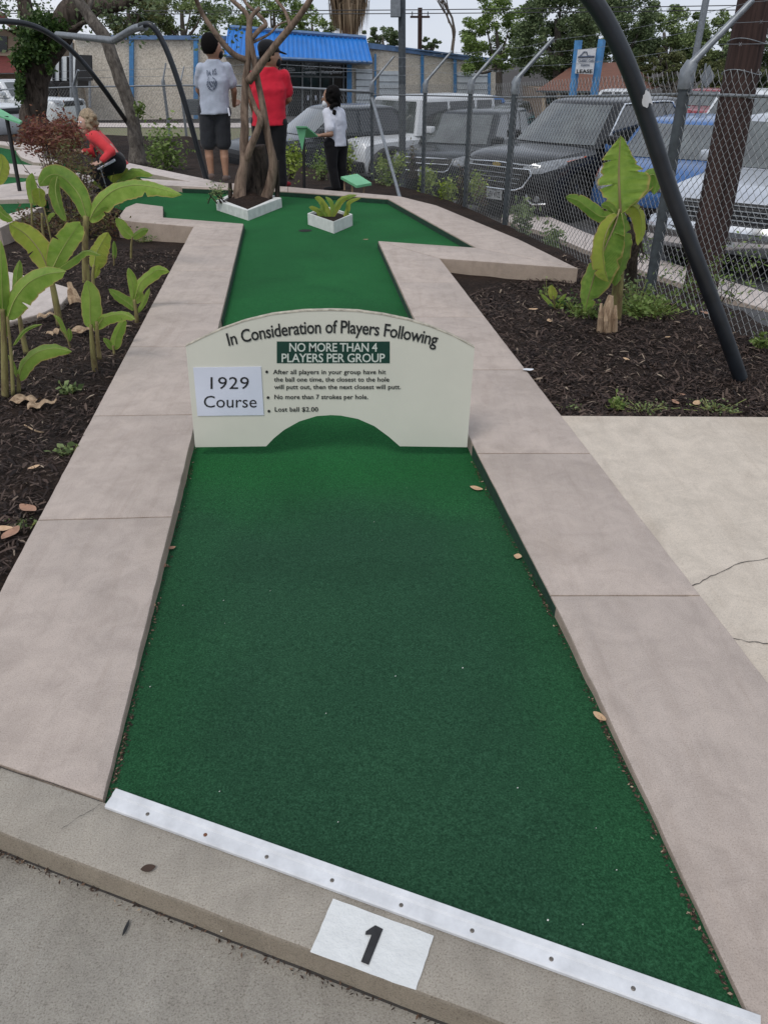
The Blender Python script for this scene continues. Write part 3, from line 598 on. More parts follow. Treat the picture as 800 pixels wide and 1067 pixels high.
# golf hole
p = G(318, 240.5, cz(0, 8)); mb = MB().lathe([(.001, -.10), (.056, -.10), (.056, .0035), (.060, .004)], Matrix.Translation(p), 24)
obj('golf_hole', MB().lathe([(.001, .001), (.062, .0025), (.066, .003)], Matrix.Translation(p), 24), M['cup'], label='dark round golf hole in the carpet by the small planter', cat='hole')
# fallen leaves
def fallen(px, py, z, L, W, ang, m, label, grp=None, curl=.25):
    p = G(px, py, z); ca, sa = math.cos(ang), math.sin(ang); mb = MB()
    def fn(u, v):
        a = (u-.5)*L; wd = W*math.sin(math.pi*min(1, max(0, u*.96+.02)))**.7; b = (v-.5)*wd
        return p+Vector((a*ca-b*sa, a*sa+b*ca, .004+curl*L*((u-.5)**2)+curl*abs(v-.5)*wd*.8+.15*W*math.sin(u*7)*.2))
    mb.grid(fn, 8, 4); return obj('fallen_leaf', mb, m, label=label, cat='leaf', group=grp, smooth=180)
for a in [(496, 510, .055, .030, -.5, 'dryleaf', 'tan dry leaf nearest the sign on the carpet'), (539, 581, .032, .028, 1.2, 'dryleaf', 'small tan leaf on the carpet beside the right border, below the larger one'),
          (171, 590, .03, .018, 2.1, 'pinkleaf', 'small brown leaf on the carpet edge just below the reddish pair'), (184, 535, .026, .014, .2, 'dryleaf', 'tiny tan leaf by the left border nearest the sign'),
          (624, 748, .04, .022, -.9, 'dryleaf', 'yellow brown leaf tucked against the right border'), (179, 572, .03, .02, .4, 'pinkleaf', 'reddish dry leaf on the carpet by the left border'),
          (176, 561, .035, .012, 1.0, 'pinkleaf', 'narrow reddish leaf standing in the gap by the left border'), (160, 632, .02, .016, 1.4, 'dryleaf', 'tiny cream leaf in the gap by the left border')]:
    fallen(a[0], a[1], cz(*G(a[0], a[1])[:2])+.002, a[2], a[3], a[4], M[a[5]], a[6], 'dry leaves fallen on the carpet')
for a in [(155, 906, .001, .03, .018, .2, 'litter', 'brown dried leaf flake lying on the front kerb'), (132, 968, -.073, .035, .007, 1.45, 'black', 'black stick lying on the lower pavement'), (381, 250, .003, .05, .03, .3, 'pinkleaf', 'brown leaf at the near corner of the right border'),
          (550, 386, .003, .06, .035, .1, 'mask_white', 'white paper scrap at the edge of the right mulch bed')]:
    fallen(a[0], a[1], a[2], a[3], a[4], a[5], M[a[6]], a[7], curl=.15)
for i, (px, py, s, m, lb) in enumerate([(4, 552, .07, 'dryleaf', 'pale dry leaf on the mulch at the left picture edge'), (12, 557, .09, 'pinkleaf', 'reddish dry leaf on the mulch by the pale one'), (30, 531, .09, 'pinkleaf', 'long brown leaf lying against the left border'), (36, 488, .05, 'dryleaf', 'small dry leaf in the middle of the left mulch'),
                                (652, 375, .05, 'dryleaf', 'tan leaf in the middle of the right mulch bed'), (555, 323, .07, 'dryleaf', 'pale leaf by the small sprout in the right bed'), (572, 335, .07, 'dryleaf', 'pale leaf below the small sprout in the right bed'), (708, 412, .05, 'pinkleaf', 'brown leaf near the walkway under the black hoop'), (725, 421, .07, 'dryleaf', 'cream leaf at the edge of the walkway'), (735, 327, .09, 'pinkleaf', 'brown leaf under the fence right of the banana plant'), (695, 352, .04, 'dryleaf', 'tan leaf between banana plant and fence'), (703, 420, .06, 'pinkleaf', 'brown leaf at the walkway edge beside the cream one')]):
    p = G(px, py, -.05); fallen(px, py, bz(p.x, p.y)+.012, s, s*.5, i*1.3, M[m], lb, 'dry leaves lying on the mulch')
# a bent dry stick
p = [G(26, 443, -.03), G(38, 449, -.02), G(52, 452, -.04)]
obj('stick', MB().tube(smooth_path(p), .004, 6), M['stalk_dry'], label='bent pale stick lying on the left mulch', cat='stick', smooth=60)
# ------------------------------------------------------------------ the rules sign
YS = 3.04
sr = thing('rules_sign', 'cream arched board with printed game rules standing across the lane', 'sign', D(345, 464, YS))
def S(px, py, off=0.0): q = D(px, py, YS-off); return q
outl = [(203.5, 466)]+[(193.6, 360), (210, 352), (229.5, 343), (255, 334), (283, 327.3), (315, 323.6), (345, 322.8), (372, 323.8), (398.6, 327.3), (425, 332.8), (448, 339.7), (472, 349.5), (494.3, 361.5)]+[(486.5, 466)]
cutc = [(416.4, 465), (405, 455), (390, 444), (373, 436.5), (355, 433), (345, 432.5), (330, 433.5), (312, 439), (296, 448), (285, 457), (277.5, 465)]
loop = outl+cutc
def slab_y(mb, pts, y0, y1):
    k = len(pts); a = [Vector((p.x, y0, p.z)) for p in pts]; b = [Vector((p.x, y1, p.z)) for p in pts]
    mb.add(a+b, [tuple(range(k))[::-1], tuple(range(k, 2*k))]+[(i, (i+1) % k, k+(i+1) % k, k+i) for i in range(k)])
bd = MB(); P = [S(*p) for p in loop]; slab_y(bd, P, YS, YS+.020); obj('board', bd, M['sign'], sr)
# worn raw edge along the top
mb = MB(); tp = [S(*p) for p in outl[1:-1]]; k = len(tp)
mb.add([p+Vector((0, -.001, .0005)) for p in tp]+[p+Vector((0, .0215, .0005)) for p in tp]+[p+Vector((0, -.0015, -.004)) for p in tp], [(i, i+1, k+i+1, k+i) for i in range(k-1)]+[(2*k+i, 2*k+i+1, i+1, i) for i in range(k-1)])
obj('top_edge', mb, M['sign_edge'], sr)
obj('title_panel', MB().sheet([S(288.5, 378.5, .0015), S(406, 378.5, .0015), S(406, 355.8, .0015), S(288.5, 355.8, .0015)]), M['sign_green'], sr)
o_ = .003
mb = MB(); text_in(mb, 'NO MORE THAN 4', lambda x, y: S(x, y, o_), 301.5, 393, 366.3, -8.8, .012, .95); text_in(mb, 'PLAYERS PER GROUP', lambda x, y: S(x, y, o_), 293.5, 401, 377.3, -8.8, .012, .95)
obj('title_lettering', mb, M['sign_light'], sr)
def arc(x, y):   # the headline follows the arched top
    t = (x-346)/108; r = y; yy = 347.0+13.5*t*t; ang = math.atan(27*t/108*1.0); return S(x-y*math.sin(ang), yy+y*math.cos(ang), o_)
mb = MB(); vs, fs = textmesh('In Consideration of Players Following', .95, .012); a = min(v.x for v in vs); b = max(v.x for v in vs)
mb.add([arc(238.5+(v.x-a)/(b-a)*216, -v.y/.69*13.2) for v in vs], fs); obj('headline_lettering', mb, M['sign_dark'], sr)
mb = MB()
for s_, x0, x1, b in (('After all players in your group have hit', 284.5, 402, 389.8), ('the ball one time, the closest to the hole', 285.5, 405.5, 397.6), ('will putt out, then the next closest will putt.', 285.8, 417.5, 405.4), ('No more than 7 strokes per hole.', 286, 383.5, 415.8), ('Lost ball $2.00', 286.4, 331.5, 428.8)):
    mb = MB(); text_in(mb, s_, lambda x, y: S(x, y, o_), x0, x1, b, -4.6, .014, 1.02); obj('rules_lettering', mb, M['sign_dark'], sr)
for bx, by in ((278, 387.5), (279.4, 414.3), (280.3, 428.5)):
    obj('bullet', MB().sheet([S(bx+1.5*math.cos(q), by+1.5*math.sin(q), o_) for q in [-k*math.pi/5 for k in range(10)]]), M['sign_dark'], sr)
pp = MB(); slab_y(pp, [S(201.5, 383, .003), S(206, 433.3, .003), S(275, 432.5, .003), S(272, 382, .003)], YS-.004, YS-.001); po = obj('paper_notice', pp, M['paper'], sr)
mb = MB(); text_in(mb, '1929', lambda x, y: S(x, y, .0055), 219.5, 259.5, 405.3, -12.5, .0, 1.05); text_in(mb, 'Course', lambda x, y: S(x, y, .0055), 212.5, 267.5, 424.6, -12.2, 0., 1.0)
obj('notice_lettering', mb, M['black_paint'], po)
# ------------------------------------------------------------------ chain link fences
def path_pts(P, s):
    for a, b in zip(P[:-1], P[1:]):
        L = (Vector((b.x-a.x, b.y-a.y, 0))).length
        if s <= L: return a.lerp(b, s/L), (b-a)
        s -= L
    return b, (b-a)
def link_mesh(P, h, d=.035, dz=.035, r=.0021):
    tot = sum(Vector((b.x-a.x, b.y-a.y, 0)).length for a, b in zip(P[:-1], P[1:])); V = []; Fs = []; nz = int(h/dz); nk = int(tot/d)
    for k in range(nk):
        c, _ = path_pts(P, (k+.5)*d); a, dr = path_pts(P, max(0, k*d)); e, _ = path_pts(P, min(tot-1e-4, (k+1)*d)); nn_ = Vector((-(e-a).y, (e-a).x, 0)).normalized(); o = len(V)
        for i in range(nz+1):
            right = (i+k) % 2 == 0; p = (e if right else a).copy(); p.z = c.z+.01+i*dz; p += nn_*(r*1.0 if right else -r*1.0)
            if i == nz: p.z += .02
            dx = (e-a).normalized()*r
            V += [tuple(p+dx+Vector((0, 0, r*.6))), tuple(p-dx*.5+nn_*r), tuple(p-dx*.5-nn_*r-Vector((0, 0, r*.6)))]
        for i in range(nz):
            b = o+i*3; Fs += [(b, b+1, b+4, b+3), (b+1, b+2, b+5, b+4), (b+2, b, b+3, b+5)]
    mb = MB(); mb.v = V; mb.f = Fs; return mb
FH = 1.5
fr = thing('chain_link_fence', 'grey chain link fence topped with angled arms and barbed wire along the parking lot', 'fence', FP[5])
obj('wire_mesh', link_mesh(FP, FH-.02), M['wire'], fr)
out = Vector((.36, .05, .40))
def fence_post(parent, b, h, r, m, arm=True, arm_v=out, joint=True, m2=None, top=None):
    t = Vector((b.x, b.y, b.z+h)) if top is None else top
    po = obj('post', MB().tube([b-Vector((0, 0, .3)), b.lerp(t, .5), t], r, 14), m, parent, smooth=50)
    if joint:
        obj('post_cap', MB().tube([t-Vector((0, 0, .11)), t-Vector((0, 0, .10)), t+Vector((0, 0, .0)), t+Vector((.02, 0, .05))], [r*1.25, r*1.3, r*1.3, r*1.0], 14), m2 or M['galv'], po, smooth=50)
    if arm:
        obj('angled_arm', MB().tube([t+Vector((0, 0, .02)), t+arm_v*.15+Vector((0, 0, .02)), t+arm_v], [r*.8, r*.62, r*.5], 10), m2 or M['galv'], po, smooth=50)
    return t
tops = []
for i, (bp, tp_, r) in enumerate([((520, 237), (532, 82), .036), ((483, 225), (488, 88), .032), ((437, 207), (438, 83), .030), ((386, 190), (375, 88), .030)]):
    b = FP[2+i]; tops.append(fence_post(fr, b, FH, r, M['dark_steel']))
t0 = fence_post(fr, FP[1], FH, .040, M['dark_steel']); tops = [t0]+tops
b = FP[0]; tops = [Vector((b.x, b.y, b.z+FH))]+tops
obj('top_rail', MB().tube([t+Vector((.01, 0, -.14)) for t in tops], .009, 8), M['galv'], fr, smooth=50)
for j in range(3):
    f_ = (.38, .68, .97)[j]; P = [t+out*f_ for t in tops]; mb = MB(); Q = []
    for a, c in zip(P[:-1], P[1:]):
        for k in range(8): q = a.lerp(c, k/8); q.z -= .03*math.sin(math.pi*k/8); Q.append(q)
    Q.append(P[-1]); mb.tube(Q, .0014, 4)
    for a, c in zip(Q[:-1], Q[1:]):
        for k in range(1):
            q = a.lerp(c, k/3+.1)
            for s_ in (-1, 1): mb.tube([q-Vector((.008*s_, .004, .010)), q+Vector((.008*s_, .004, .010))], .001, 4)
    obj('barbed_wire', mb, M['galv'], fr)
ct = tops[-1]
obj('brace', MB().tube([ct+Vector((0, 0, -.18)), D(417, 208, 11.0)], .024, 12), M['galv'], fr, smooth=50)
fl = thing('chain_link_fence', 'older chain link fence in front of the lawn behind the standing people', 'fence', FL[3])
obj('wire_mesh', link_mesh(FL, 1.45, .05, .05, .0026), M['wire'], fl)
tl_ = []
for i, b in enumerate(FL[1:]):
    big = i == 2
    t = fence_post(fl, b, 1.5, .07 if big else .035, M['galv'], joint=not big, arm_v=Vector((.12, .15, .42)) if not big else Vector((.28, -.2, .4))); tl_.append(t)
b = D(178, 147, 24.6); fence_post(fl, b, 1.5, .04, M['galv'], arm_v=Vector((.12, .1, .45)))
obj('top_rail', MB().tube([ct+Vector((0, 0, -.1))]+[t+Vector((0, 0, -.03)) for t in tl_], .022, 8), M['galv'], fl, smooth=50)
mb = MB()
for j in range(2): mb.tube([ct+out*.5]+[t+Vector((.1, .1, .2+.18*j)) for t in tl_], .004, 4)
obj('barbed_wire', mb, M['galv'], fl)
# ------------------------------------------------------------------ black hoops over the lanes
def hoop(pts, r, label, sticker=None, m='hoop', seam=None):
    P = smooth_path([D(*p) for p in pts], 8); base = min(P, key=lambda p: p.z); t = thing('arched_pole', label, 'pole', base, group='black hoops over the lanes')
    obj('pipe', MB().tube(P, r, 18), M[m], t, smooth=60)
    if sticker:
        q = D(*sticker); d = (D(sticker[0]+9, sticker[1]+30, sticker[2])-q).normalized()
        obj('coupling', MB().tube([q-d*.03, q+d*.03], r*1.06, 18), M['hoop'], t, smooth=60)
        mb = MB()
        def st(u, v):
            a = math.pi*(1.16+.42*u)+.1*math.sin(v*9); X = Vector((0, 1, 0)).cross(d).normalized(); return q+d*((v-.5)*.055+.008*math.sin(u*11))+(X*math.cos(a)+Vector((0, 1, 0))*math.sin(a))*(r*1.1)
        mb.grid(st, 8, 4); obj('sticker', mb, M['tape'], t, smooth=180)
    return t
hoop([(771, 394, 3.95), (748, 330, 3.93), (722, 262, 3.9), (697, 196, 3.88), (672, 120, 3.85), (650, 60, 3.82), (617, 0, 3.8), (560, -62, 3.78), (480, -110, 3.75)], .037, 'thick black pipe hoop rising from the mulch right of the banana plant', (668, 104, 3.845))
hoop([(217, 194, 11.6), (206, 155, 11.6), (193, 108, 11.6), (180, 68, 11.6), (168, 40, 11.6), (157, 26, 11.6), (146, 27, 11.7)], .036, 'black pipe hoop bending over behind the man in the grey shirt')
hoop([(152, 27.5, 11.65), (140, 30, 11.8), (128, 37, 12.0), (118, 42, 12.3), (108, 41, 12.8), (60, 36, 14.5)], .045, 'pale grey end of pipe reaching left from the hoop behind the man', m='galv')
hoop([(146, 166, 15.0), (143, 150, 15.0), (136, 133, 14.6), (122, 112, 13.6), (102, 84, 12.8), (82, 60, 12.6), (62, 42, 12.4), (35, 27, 12.2), (0, 22, 12), (-60, 24, 11.8)], .036, 'long black pipe hoop sweeping down from the left picture edge past the ivy tree')
# ------------------------------------------------------------------ poles and signs on posts
b = D(735, 272, 7.9); tp = D(791, -25, 7.9)
ut = thing('utility_pole', 'thick dark brown wooden utility pole just outside the fence', 'utility pole', b)
obj('pole_shaft', MB().tube([b-Vector((0, 0, .3)), b.lerp(tp, .35), b.lerp(tp, .7), tp], [.165, .158, .15, .142], 28), M['pole_wood'], ut, smooth=60)
mb = MB()
for k in range(3):
    q = b.lerp(tp, (.8, .70, .62)[k]); mb.tube([q+Vector((.165*math.cos(a), .165*math.sin(a), .02*math.sin(a*2))) for a in np.linspace(0, 6.283, 25)], .004, 5)
obj('wire_wrap', mb, M['galv'], ut)
b = D(419.5, 192, 16.5); tp = D(418.5, -40, 16.5)
lp = thing('lamp_post', 'tall thin dark steel pole with a small grey box near its top', 'pole', b)
obj('pole_shaft', MB().tube([b-Vector((0, 0, .4)), tp], .068, 14), M['dark_steel'], lp, smooth=50); c = D(412, 7, 16.4)
obj('box', MB().bbox(c-Vector((.09, .07, .16)), c+Vector((.09, .07, .16)), .015), M['galv'], lp)
b = D(437, 100, 70); tp = D(437.5, 8, 70)
up = thing('utility_pole', 'distant thin utility pole with a crossarm above the building roof', 'utility pole', b)
obj('pole_shaft', MB().tube([b, tp], .17, 8), M['pole_wood'], up, smooth=60); c = tp.lerp(b, .1); obj('crossarm', MB().box(c-Vector((.75, .08, .07)), c+Vector((.75, .08, .07))), M['pole_wood'], up)
obj('insulator', MB().tube([c+Vector((-.6, 0, 0)), c+Vector((-.6, 0, .35))], .05, 6), M['galv'], up); obj('insulator', MB().tube([c+Vector((.6, 0, 0)), c+Vector((.6, 0, .35))], .05, 6), M['galv'], up)
b = D(577, 108, 30); tp = D(586, -12, 30)
obj('steel_pole', MB().tube([D(723, 62, 30)-Vector((0, 0, 1)), D(737, -10, 30)], .11, 10), M['galv'], label='thin leaning grey pole in front of the trees beside the steel fence arm', cat='pole', smooth=60)
for i, (y0, y1, Y, lb) in enumerate([(11, 4, 34, 'upper overhead cable crossing the sky'), (13.5, 9, 34.5, 'lower overhead cable crossing the sky')]):
    P = [D(-60+92*k, y0+(y1-y0)*k/10+3*math.sin(math.pi*k/10), Y) for k in range(11)]; obj('overhead_cable', MB().tube(P, .016, 5), M['cable'], label=lb, cat='cable')
# blue sign posts
sr2 = thing('lot_sign', 'white sign board with a car drawing mounted on two blue posts', 'sign', D(601, 108, 24))
for a, b_, x2, y2 in ((596, 112, 602.5, 42), (616, 112, 627, 41)): obj('post', MB().bbox(D(a, b_, 24)-Vector((.13, .06, 1.4)), D(x2, y2, 24)+Vector((-.02, .06, 0)), .01) if False else MB().tube([D(a, b_, 24)-Vector((.02, 0, 1.2)), D(x2, y2, 24)], .105, 4), M['blue_trim'], sr2)
def SG(px, py, off=0.): return D(px, py, 23.84-off)
sq = [SG(599, 76.5), SG(617.5, 77.5), SG(621, 50), SG(602, 51.5)]
mb = MB(); slab_y(mb, sq, 23.84, 23.9); obj('board', mb, M['white_metal'], sr2)
mb = MB(); 
mb.tube([SG(602, 59.5, .02), SG(605, 57.5, .02), SG(608, 54, .02), SG(611, 54, .02), SG(612, 58, .02), SG(617, 58.5, .02)], .012, 4)
mb.tube([SG(602, 59.3, .02), SG(619, 58.8, .02)], .02, 4); text_in(mb, 'CLASSIC CARS', lambda x, y: SG(x, y, .02), 602, 619, 64.5, -2.6, .03); text_in(mb, 'PARKING', lambda x, y: SG(x, y, .02), 605, 614, 69, -2.4, .03)
mb2 = MB(); text_in(mb2, 'LEASE', lambda x, y: SG(x, y, .02), 600.5, 617, 76, -3.6, .03)
obj('lettering', mb, M['cl_print'], sr2); obj('lettering', mb2, M['sign_dark'], sr2)
dm = thing('road_sign', 'small diamond shaped road sign seen from behind on a thin post', 'sign', D(724, 134, 18))
obj('post', MB().tube([D(722, 150, 18), D(735, 66, 18)], .022, 8), M['galv'], dm); mb = MB(); slab_y(mb, [D(728, 80, 18), D(734, 92, 18), D(743.5, 80, 18), D(738, 67.5, 18)], 17.95, 17.97); obj('plate', mb, M['galv'], dm)
# mint green course markers
def tray(root, corners, drop, m='mint'):
    a, b_, c, d = corners; mb = MB(); k = [Vector((0, 0, -drop))]*4; P = [a, b_, c, d]; mb.add(P+[p+Vector((0, 0, -drop)) for p in P], [(0, 1, 2, 3), (7, 6, 5, 4), (0, 4, 5, 1), (1, 5, 6, 2), (2, 6, 7, 3), (3, 7, 4, 0)]); return obj('board', mb, M[m], root)
mk = thing('course_marker', 'mint green triangular course marker on a black post beside the woman in white', 'marker', G(317, 196))
obj('post', MB().tube([G(317, 197, -.05), D(316.5, 138, G(317, 197, -.05).y)], .020, 10), M['black'], mk)
Yk = 10.45; mb = MB(); slab_y(mb, [D(308.5, 131.5, Yk), D(315, 157.5, Yk), D(319.5, 131.5, Yk)], Yk-.012, Yk+.012); obj('pennant', mb, M['mint'], mk)
tray(mk, [D(308.5, 131.5, Yk-.05), D(319.5, 131.5, Yk-.05), D(331, 141, Yk+.25), D(319, 142.5, Yk+.2)], .015)
mk = thing('course_marker', 'low mint green slanted table marker on thin legs by the fence corner', 'marker', G(365, 197))
Yk = 10.9; tray(mk, [D(355, 184, Yk), D(371.5, 193.3, Yk-.25), D(387, 190.5, Yk-.05), D(372, 181, Yk+.25)], .03)
for px, py, yy in ((359, 196, Yk), (367, 200, Yk-.15), (379, 200, Yk+.05)): obj('leg', MB().tube([D(px, py+2, yy), D(px, py-10, yy)], .012, 8), M['stalk_dry'], mk)
mk = thing('course_marker', 'mint green slanted course marker on a leaning black post at the left edge', 'marker', G(21, 198))
Yk = G(21, 198).y; tray(mk, [D(-14, 116, Yk-.1), D(21, 127.5, Yk-.2), D(23.5, 126, Yk+.1), D(0, 113, Yk+.25)], .02)
obj('post', MB().tube([G(21, 199), D(7, 121, Yk)], .024, 10), M['black'], mk)
# ------------------------------------------------------------------ planters and the multi-stemmed tree
def planter(name, label, pts, h, m, th=.05, capz=0):
    base = sum(pts, Vector())/len(pts); r = thing(name, label, 'planter', base); k = len(pts)
    for i in range(k):
        a, b_ = pts[i], pts[(i+1) % k]; ai = a.lerp(base, th/ (a-base).length); bi = b_.lerp(base, th/(b_-base).length)
        obj('panel', MB().prism([a, b_, bi, ai], a.z-.02, a.z+h, .006), m, r)
    return r
zc = cz(0, 9)
pt = [G(321, 234, zc), G(348, 243.5, zc), G(367.5, 235, zc), G(341, 226.5, zc)]
pr = planter('planter_box', 'small white wooden square planter box on the carpet', pt, .115, M['planter'], .02)
ins = [p.lerp(sum(pt, Vector())/4, .06)+Vector((0, 0, .085)) for p in pt]; obj('soil', MB().sheet(ins), M['mulch'], pr)
pt2 = [G(226, 219, zc), G(259, 230, zc), G(294, 216, zc), G(258, 203, zc)]
pr2 = planter('stone_planter', 'white painted stone edging round the base of the tree on the carpet', pt2, .105, M['planter'], .09)
ce = sum(pt2, Vector())/4; mb = MB(); mb.grid(lambda u, v: (lambda p: Vector((p.x, p.y, zc+.07+.10*math.sin(math.pi*u)*math.sin(math.pi*v)+.03*noise.noise(p*9))))((pt2[0].lerp(pt2[1], u)).lerp(pt2[3].lerp(pt2[2], u), v)*.93+ce*.07), 16, 16); obj('soil', mb, M['mulch'], pr2, smooth=180)
YT = ce.y
tr3 = thing('crape_tree', 'multi stemmed tree with smooth tan peeling bark growing in the white edged planter', 'tree', Vector((ce.x, ce.y, zc)))
def limb(parent, name, pts, r, m, n=14, wob=.006):
    P = smooth_path([D(*p) for p in pts], 6); k = len(P); rr = lerp_list(r, k); rr = [q*(.80 if m is M['bark_tan'] else 1) for q in rr]; rr = [q*(1+.10*noise.noise(P[i]*5)) for i, q in enumerate(rr)]
    P = [p+Vector((noise.noise(p*4), noise.noise(p*4+Vector((5, 0, 0))), 0))*wob for p in P]; mb = MB().tube(P, rr, n)
    return obj(name, mb, m, parent, smooth=180)
tk = limb(tr3, 'trunk', [(249, 212, YT-.15), (252, 190, YT-.1), (255, 161, YT-.05), (255.5, 115, YT), (257, 75, YT), (258.5, 45, YT), (259, 17, YT+.05), (236, -6, YT+.1), (225, -40, YT+.2)], [.085, .07, .062, .055, .045, .035, .03, .025, .02], M['bark_tan'], wob=.02)
limb(tr3, 'trunk', [(246, 210, YT+.05), (252, 180, YT), (260, 158, YT-.08), (272, 127, YT-.05), (266, 112, YT), (259, 92, YT), (257, 75, YT+.05)], [.075, .06, .055, .045, .035, .03, .03], M['bark_tan'], wob=.02)
limb(tr3, 'trunk', [(275, 212, YT+.05), (282, 190, YT+.05), (283.5, 170, YT), (279, 140, YT), (273, 105, YT), (266, 72, YT), (262, 43, YT), (262, 20, YT), (270, 8, YT)], [.08, .075, .065, .05, .045, .04, .035, .03, .025], M['bark_tan'], wob=.02)
limb(tr3, 'branch', [(259, 85, YT-.05), (270, 70, YT-.1), (283, 52, YT-.15), (305, 26, YT-.2), (323, 0, YT-.3), (345, -40, YT-.4)], [.05, .05, .045, .042, .036, .03], M['bark_tan'])
limb(tr3, 'branch', [(257, 63, YT), (243, 56, YT-.05), (227, 38, YT-.1), (211, 14, YT-.1), (203, -6, YT-.2), (196, -30, YT-.2)], [.04, .038, .036, .03, .026, .02], M['bark_tan'])
limb(tr3, 'branch', [(263, 40, YT), (272, 30, YT+.05), (277, 25, YT+.05), (268, 14, YT+.1), (257, 4, YT+.1), (248, -14, YT+.2)], [.032, .03, .028, .025, .02, .018], M['bark_tan'])
limb(tr3, 'branch', [(303, 28, YT-.2), (297, 12, YT-.1), (286, -2, YT), (275, -20, YT)], [.026, .022, .018, .015], M['bark_tan'])
limb(tr3, 'branch', [(262, 45, YT), (280, 36, YT+.1), (290, 26, YT+.15), (300, 22, YT+.2)], [.02, .016, .012, .006], M['bark_tan'])
st = thing('tree_stump', 'dark rotten stump with dead sprouts between the tan tree stems', 'stump', D(268, 214, YT+.2))
limb(st, 'stump', [(268, 216, YT+.2), (268, 195, YT+.2), (267, 170, YT+.22), (267, 152, YT+.22)], [.2, .15, .125, .11], M['bark_dead'], 18, .03)
for (a, b_, c_, d_) in ((289, 208, 289, 167), (240, 206, 240, 190), (246, 208, 252, 184), (255, 208, 250, 186), (277, 210, 286, 184)): limb(st, 'dead_shoot', [(a, b_, YT+.1), ((a+c_)/2, (b_+d_)/2, YT+.1), (c_, d_, YT+.1)], [.03, .025, .02], M['bark_dead'], 8)
# ------------------------------------------------------------------ leafy things
def leaf_cloud(pts, size, aspect=.55, up=.3, sd=0):
    r = np.random.default_rng(sd); pts = np.asarray(pts, dtype=float); n_ = len(pts)
    d = r.normal(size=(n_, 3)); d[:, 2] *= .6; d /= np.linalg.norm(d, axis=1)[:, None]; e = r.normal(size=(n_, 3)); e[:, 2] += up
    s = np.cross(d, e); s /= np.linalg.norm(s, axis=1)[:, None]+1e-9; L = size*r.uniform(.6, 1.35, n_)[:, None]
    V = np.stack([pts-d*L*.5, pts-s*L*aspect*.5+d*L*.05, pts+d*L*.5, pts+s*L*aspect*.5+d*L*.05], 1).reshape(-1, 3)
    mb = MB(); mb.v = [tuple(v) for v in V]; mb.f = [(4*i, 4*i+1, 4*i+2, 4*i+3) for i in range(n_)]; return mb
def clumps(center, rad, n_clump, per, cr, sd, flat=.7, bottom=-.6):
    r = np.random.default_rng(sd); out_ = []; cs = []
    for i in range(n_clump):
        while True:
            q = r.uniform(-1, 1, 3)
            if np.linalg.norm(q) < 1 and q[2] > bottom: break
        q = q/max(1e-6, np.linalg.norm(q))*np.linalg.norm(q)**.45; c = np.array(center)+q*np.array(rad)*(1+.12*r.normal()); cs.append(c)
        k = int(per*r.uniform(.5, 1.4)); v = r.normal(size=(k, 3)); v /= np.linalg.norm(v, axis=1)[:, None]; v *= (r.uniform(0, 1, k)**.4)[:, None]*cr*r.uniform(.6, 1.3); v[:, 2] *= flat
        out_.append(c+v)
    return np.concatenate(out_), cs
def bg_tree(name, label, px, py, Y, rx, ry, base_py, m, ncl=60, per=110, leaf=.2, grp='trees beyond the parking lot', trunk_r=.2, sd=1, branches=6, bm_='bark_grey', bottom=-.6, cr=None):
    k = 1/ppm(Y, 2.5); c = D(px, py, Y); rad = (rx*k, max(rx, ry)*k*.8, ry*k*1.1); ncl = int(ncl*1.7); per = int(per*1.9); leaf *= .56; base = D(px+random.uniform(-4, 4), base_py, Y)
    r = thing(name, label, 'tree', base, group=grp); pts, cs = clumps(c, rad, ncl, per, cr or min(rad)*.27, sd, bottom=bottom)
    mb = MB(); mb.tube(smooth_path([base-Vector((0, 0, .5)), base.lerp(c, .5)+Vector((.1, 0, 0)), c+Vector((0, 0, rad[2]*.3))], 4), lerp_list([trunk_r, trunk_r*.8, trunk_r*.3], 9), 9)
    obj('trunk', mb, M[bm_], r, smooth=180); mb = MB(); fork = base.lerp(c, .55)
    for q in cs[::max(1, len(cs)//max(1, branches))][:branches]: q = Vector(q); mid = fork.lerp(q, .5)+Vector((0, 0, -.1*rad[2])); P = smooth_path([fork, mid, q], 4); mb.tube(P, lerp_list([trunk_r*.45, trunk_r*.28, trunk_r*.08], len(P)), 6)
    obj('branches', mb, M[bm_], r, smooth=180); obj('crown', leaf_cloud(pts, leaf, .6, .3, sd), M[m], r); return r
T = bg_tree
T('leafy_tree', 'light green bushy tree leaning behind the end of the beige building', 516, 42, 46, 36, 36, 105, 'fol_light', 50, 110, .22, sd=2)
T('leafy_tree', 'dark evergreen oak behind the blue sign posts', 578, 38, 38, 40, 48, 105, 'fol_dark', 70, 150, .2, sd=3, trunk_r=.3)
T('leafy_tree', 'dark broad tree behind the left end of the red brown roof', 640, 42, 42, 42, 42, 105, 'fol_dark', 62, 140, .2, sd=4, trunk_r=.3)
T('leafy_tree', 'bright green tree between the black hoop and the steel fence arm', 690, 44, 44, 38, 26, 105, 'fol_mid', 44, 110, .22, sd=5)
T('leafy_tree', 'loose green tree behind the brown utility pole', 752, 50, 40, 36, 28, 105, 'fol_mid', 44, 100, .2, sd=6)
T('leafy_tree', 'dense green tree at the right edge of the view', 815, 55, 36, 44, 60, 110, 'fol_dark', 70, 120, .2, sd=7)
T('leafy_tree', 'olive shrubby tree low behind the diamond road sign', 700, 74, 38, 46, 16, 110, 'fol_olive', 44, 100, .18, sd=8)
T('leafy_tree', 'olive shrubby tree low at the right behind the utility pole', 778, 82, 36, 40, 20, 115, 'fol_olive', 44, 100, .18, sd=18)
T('leafy_tree', 'rounded tree small above the building roof left of the thin dark pole', 398, 42, 70, 17, 11, 80, 'fol_dark', 30, 70, .28, sd=9)
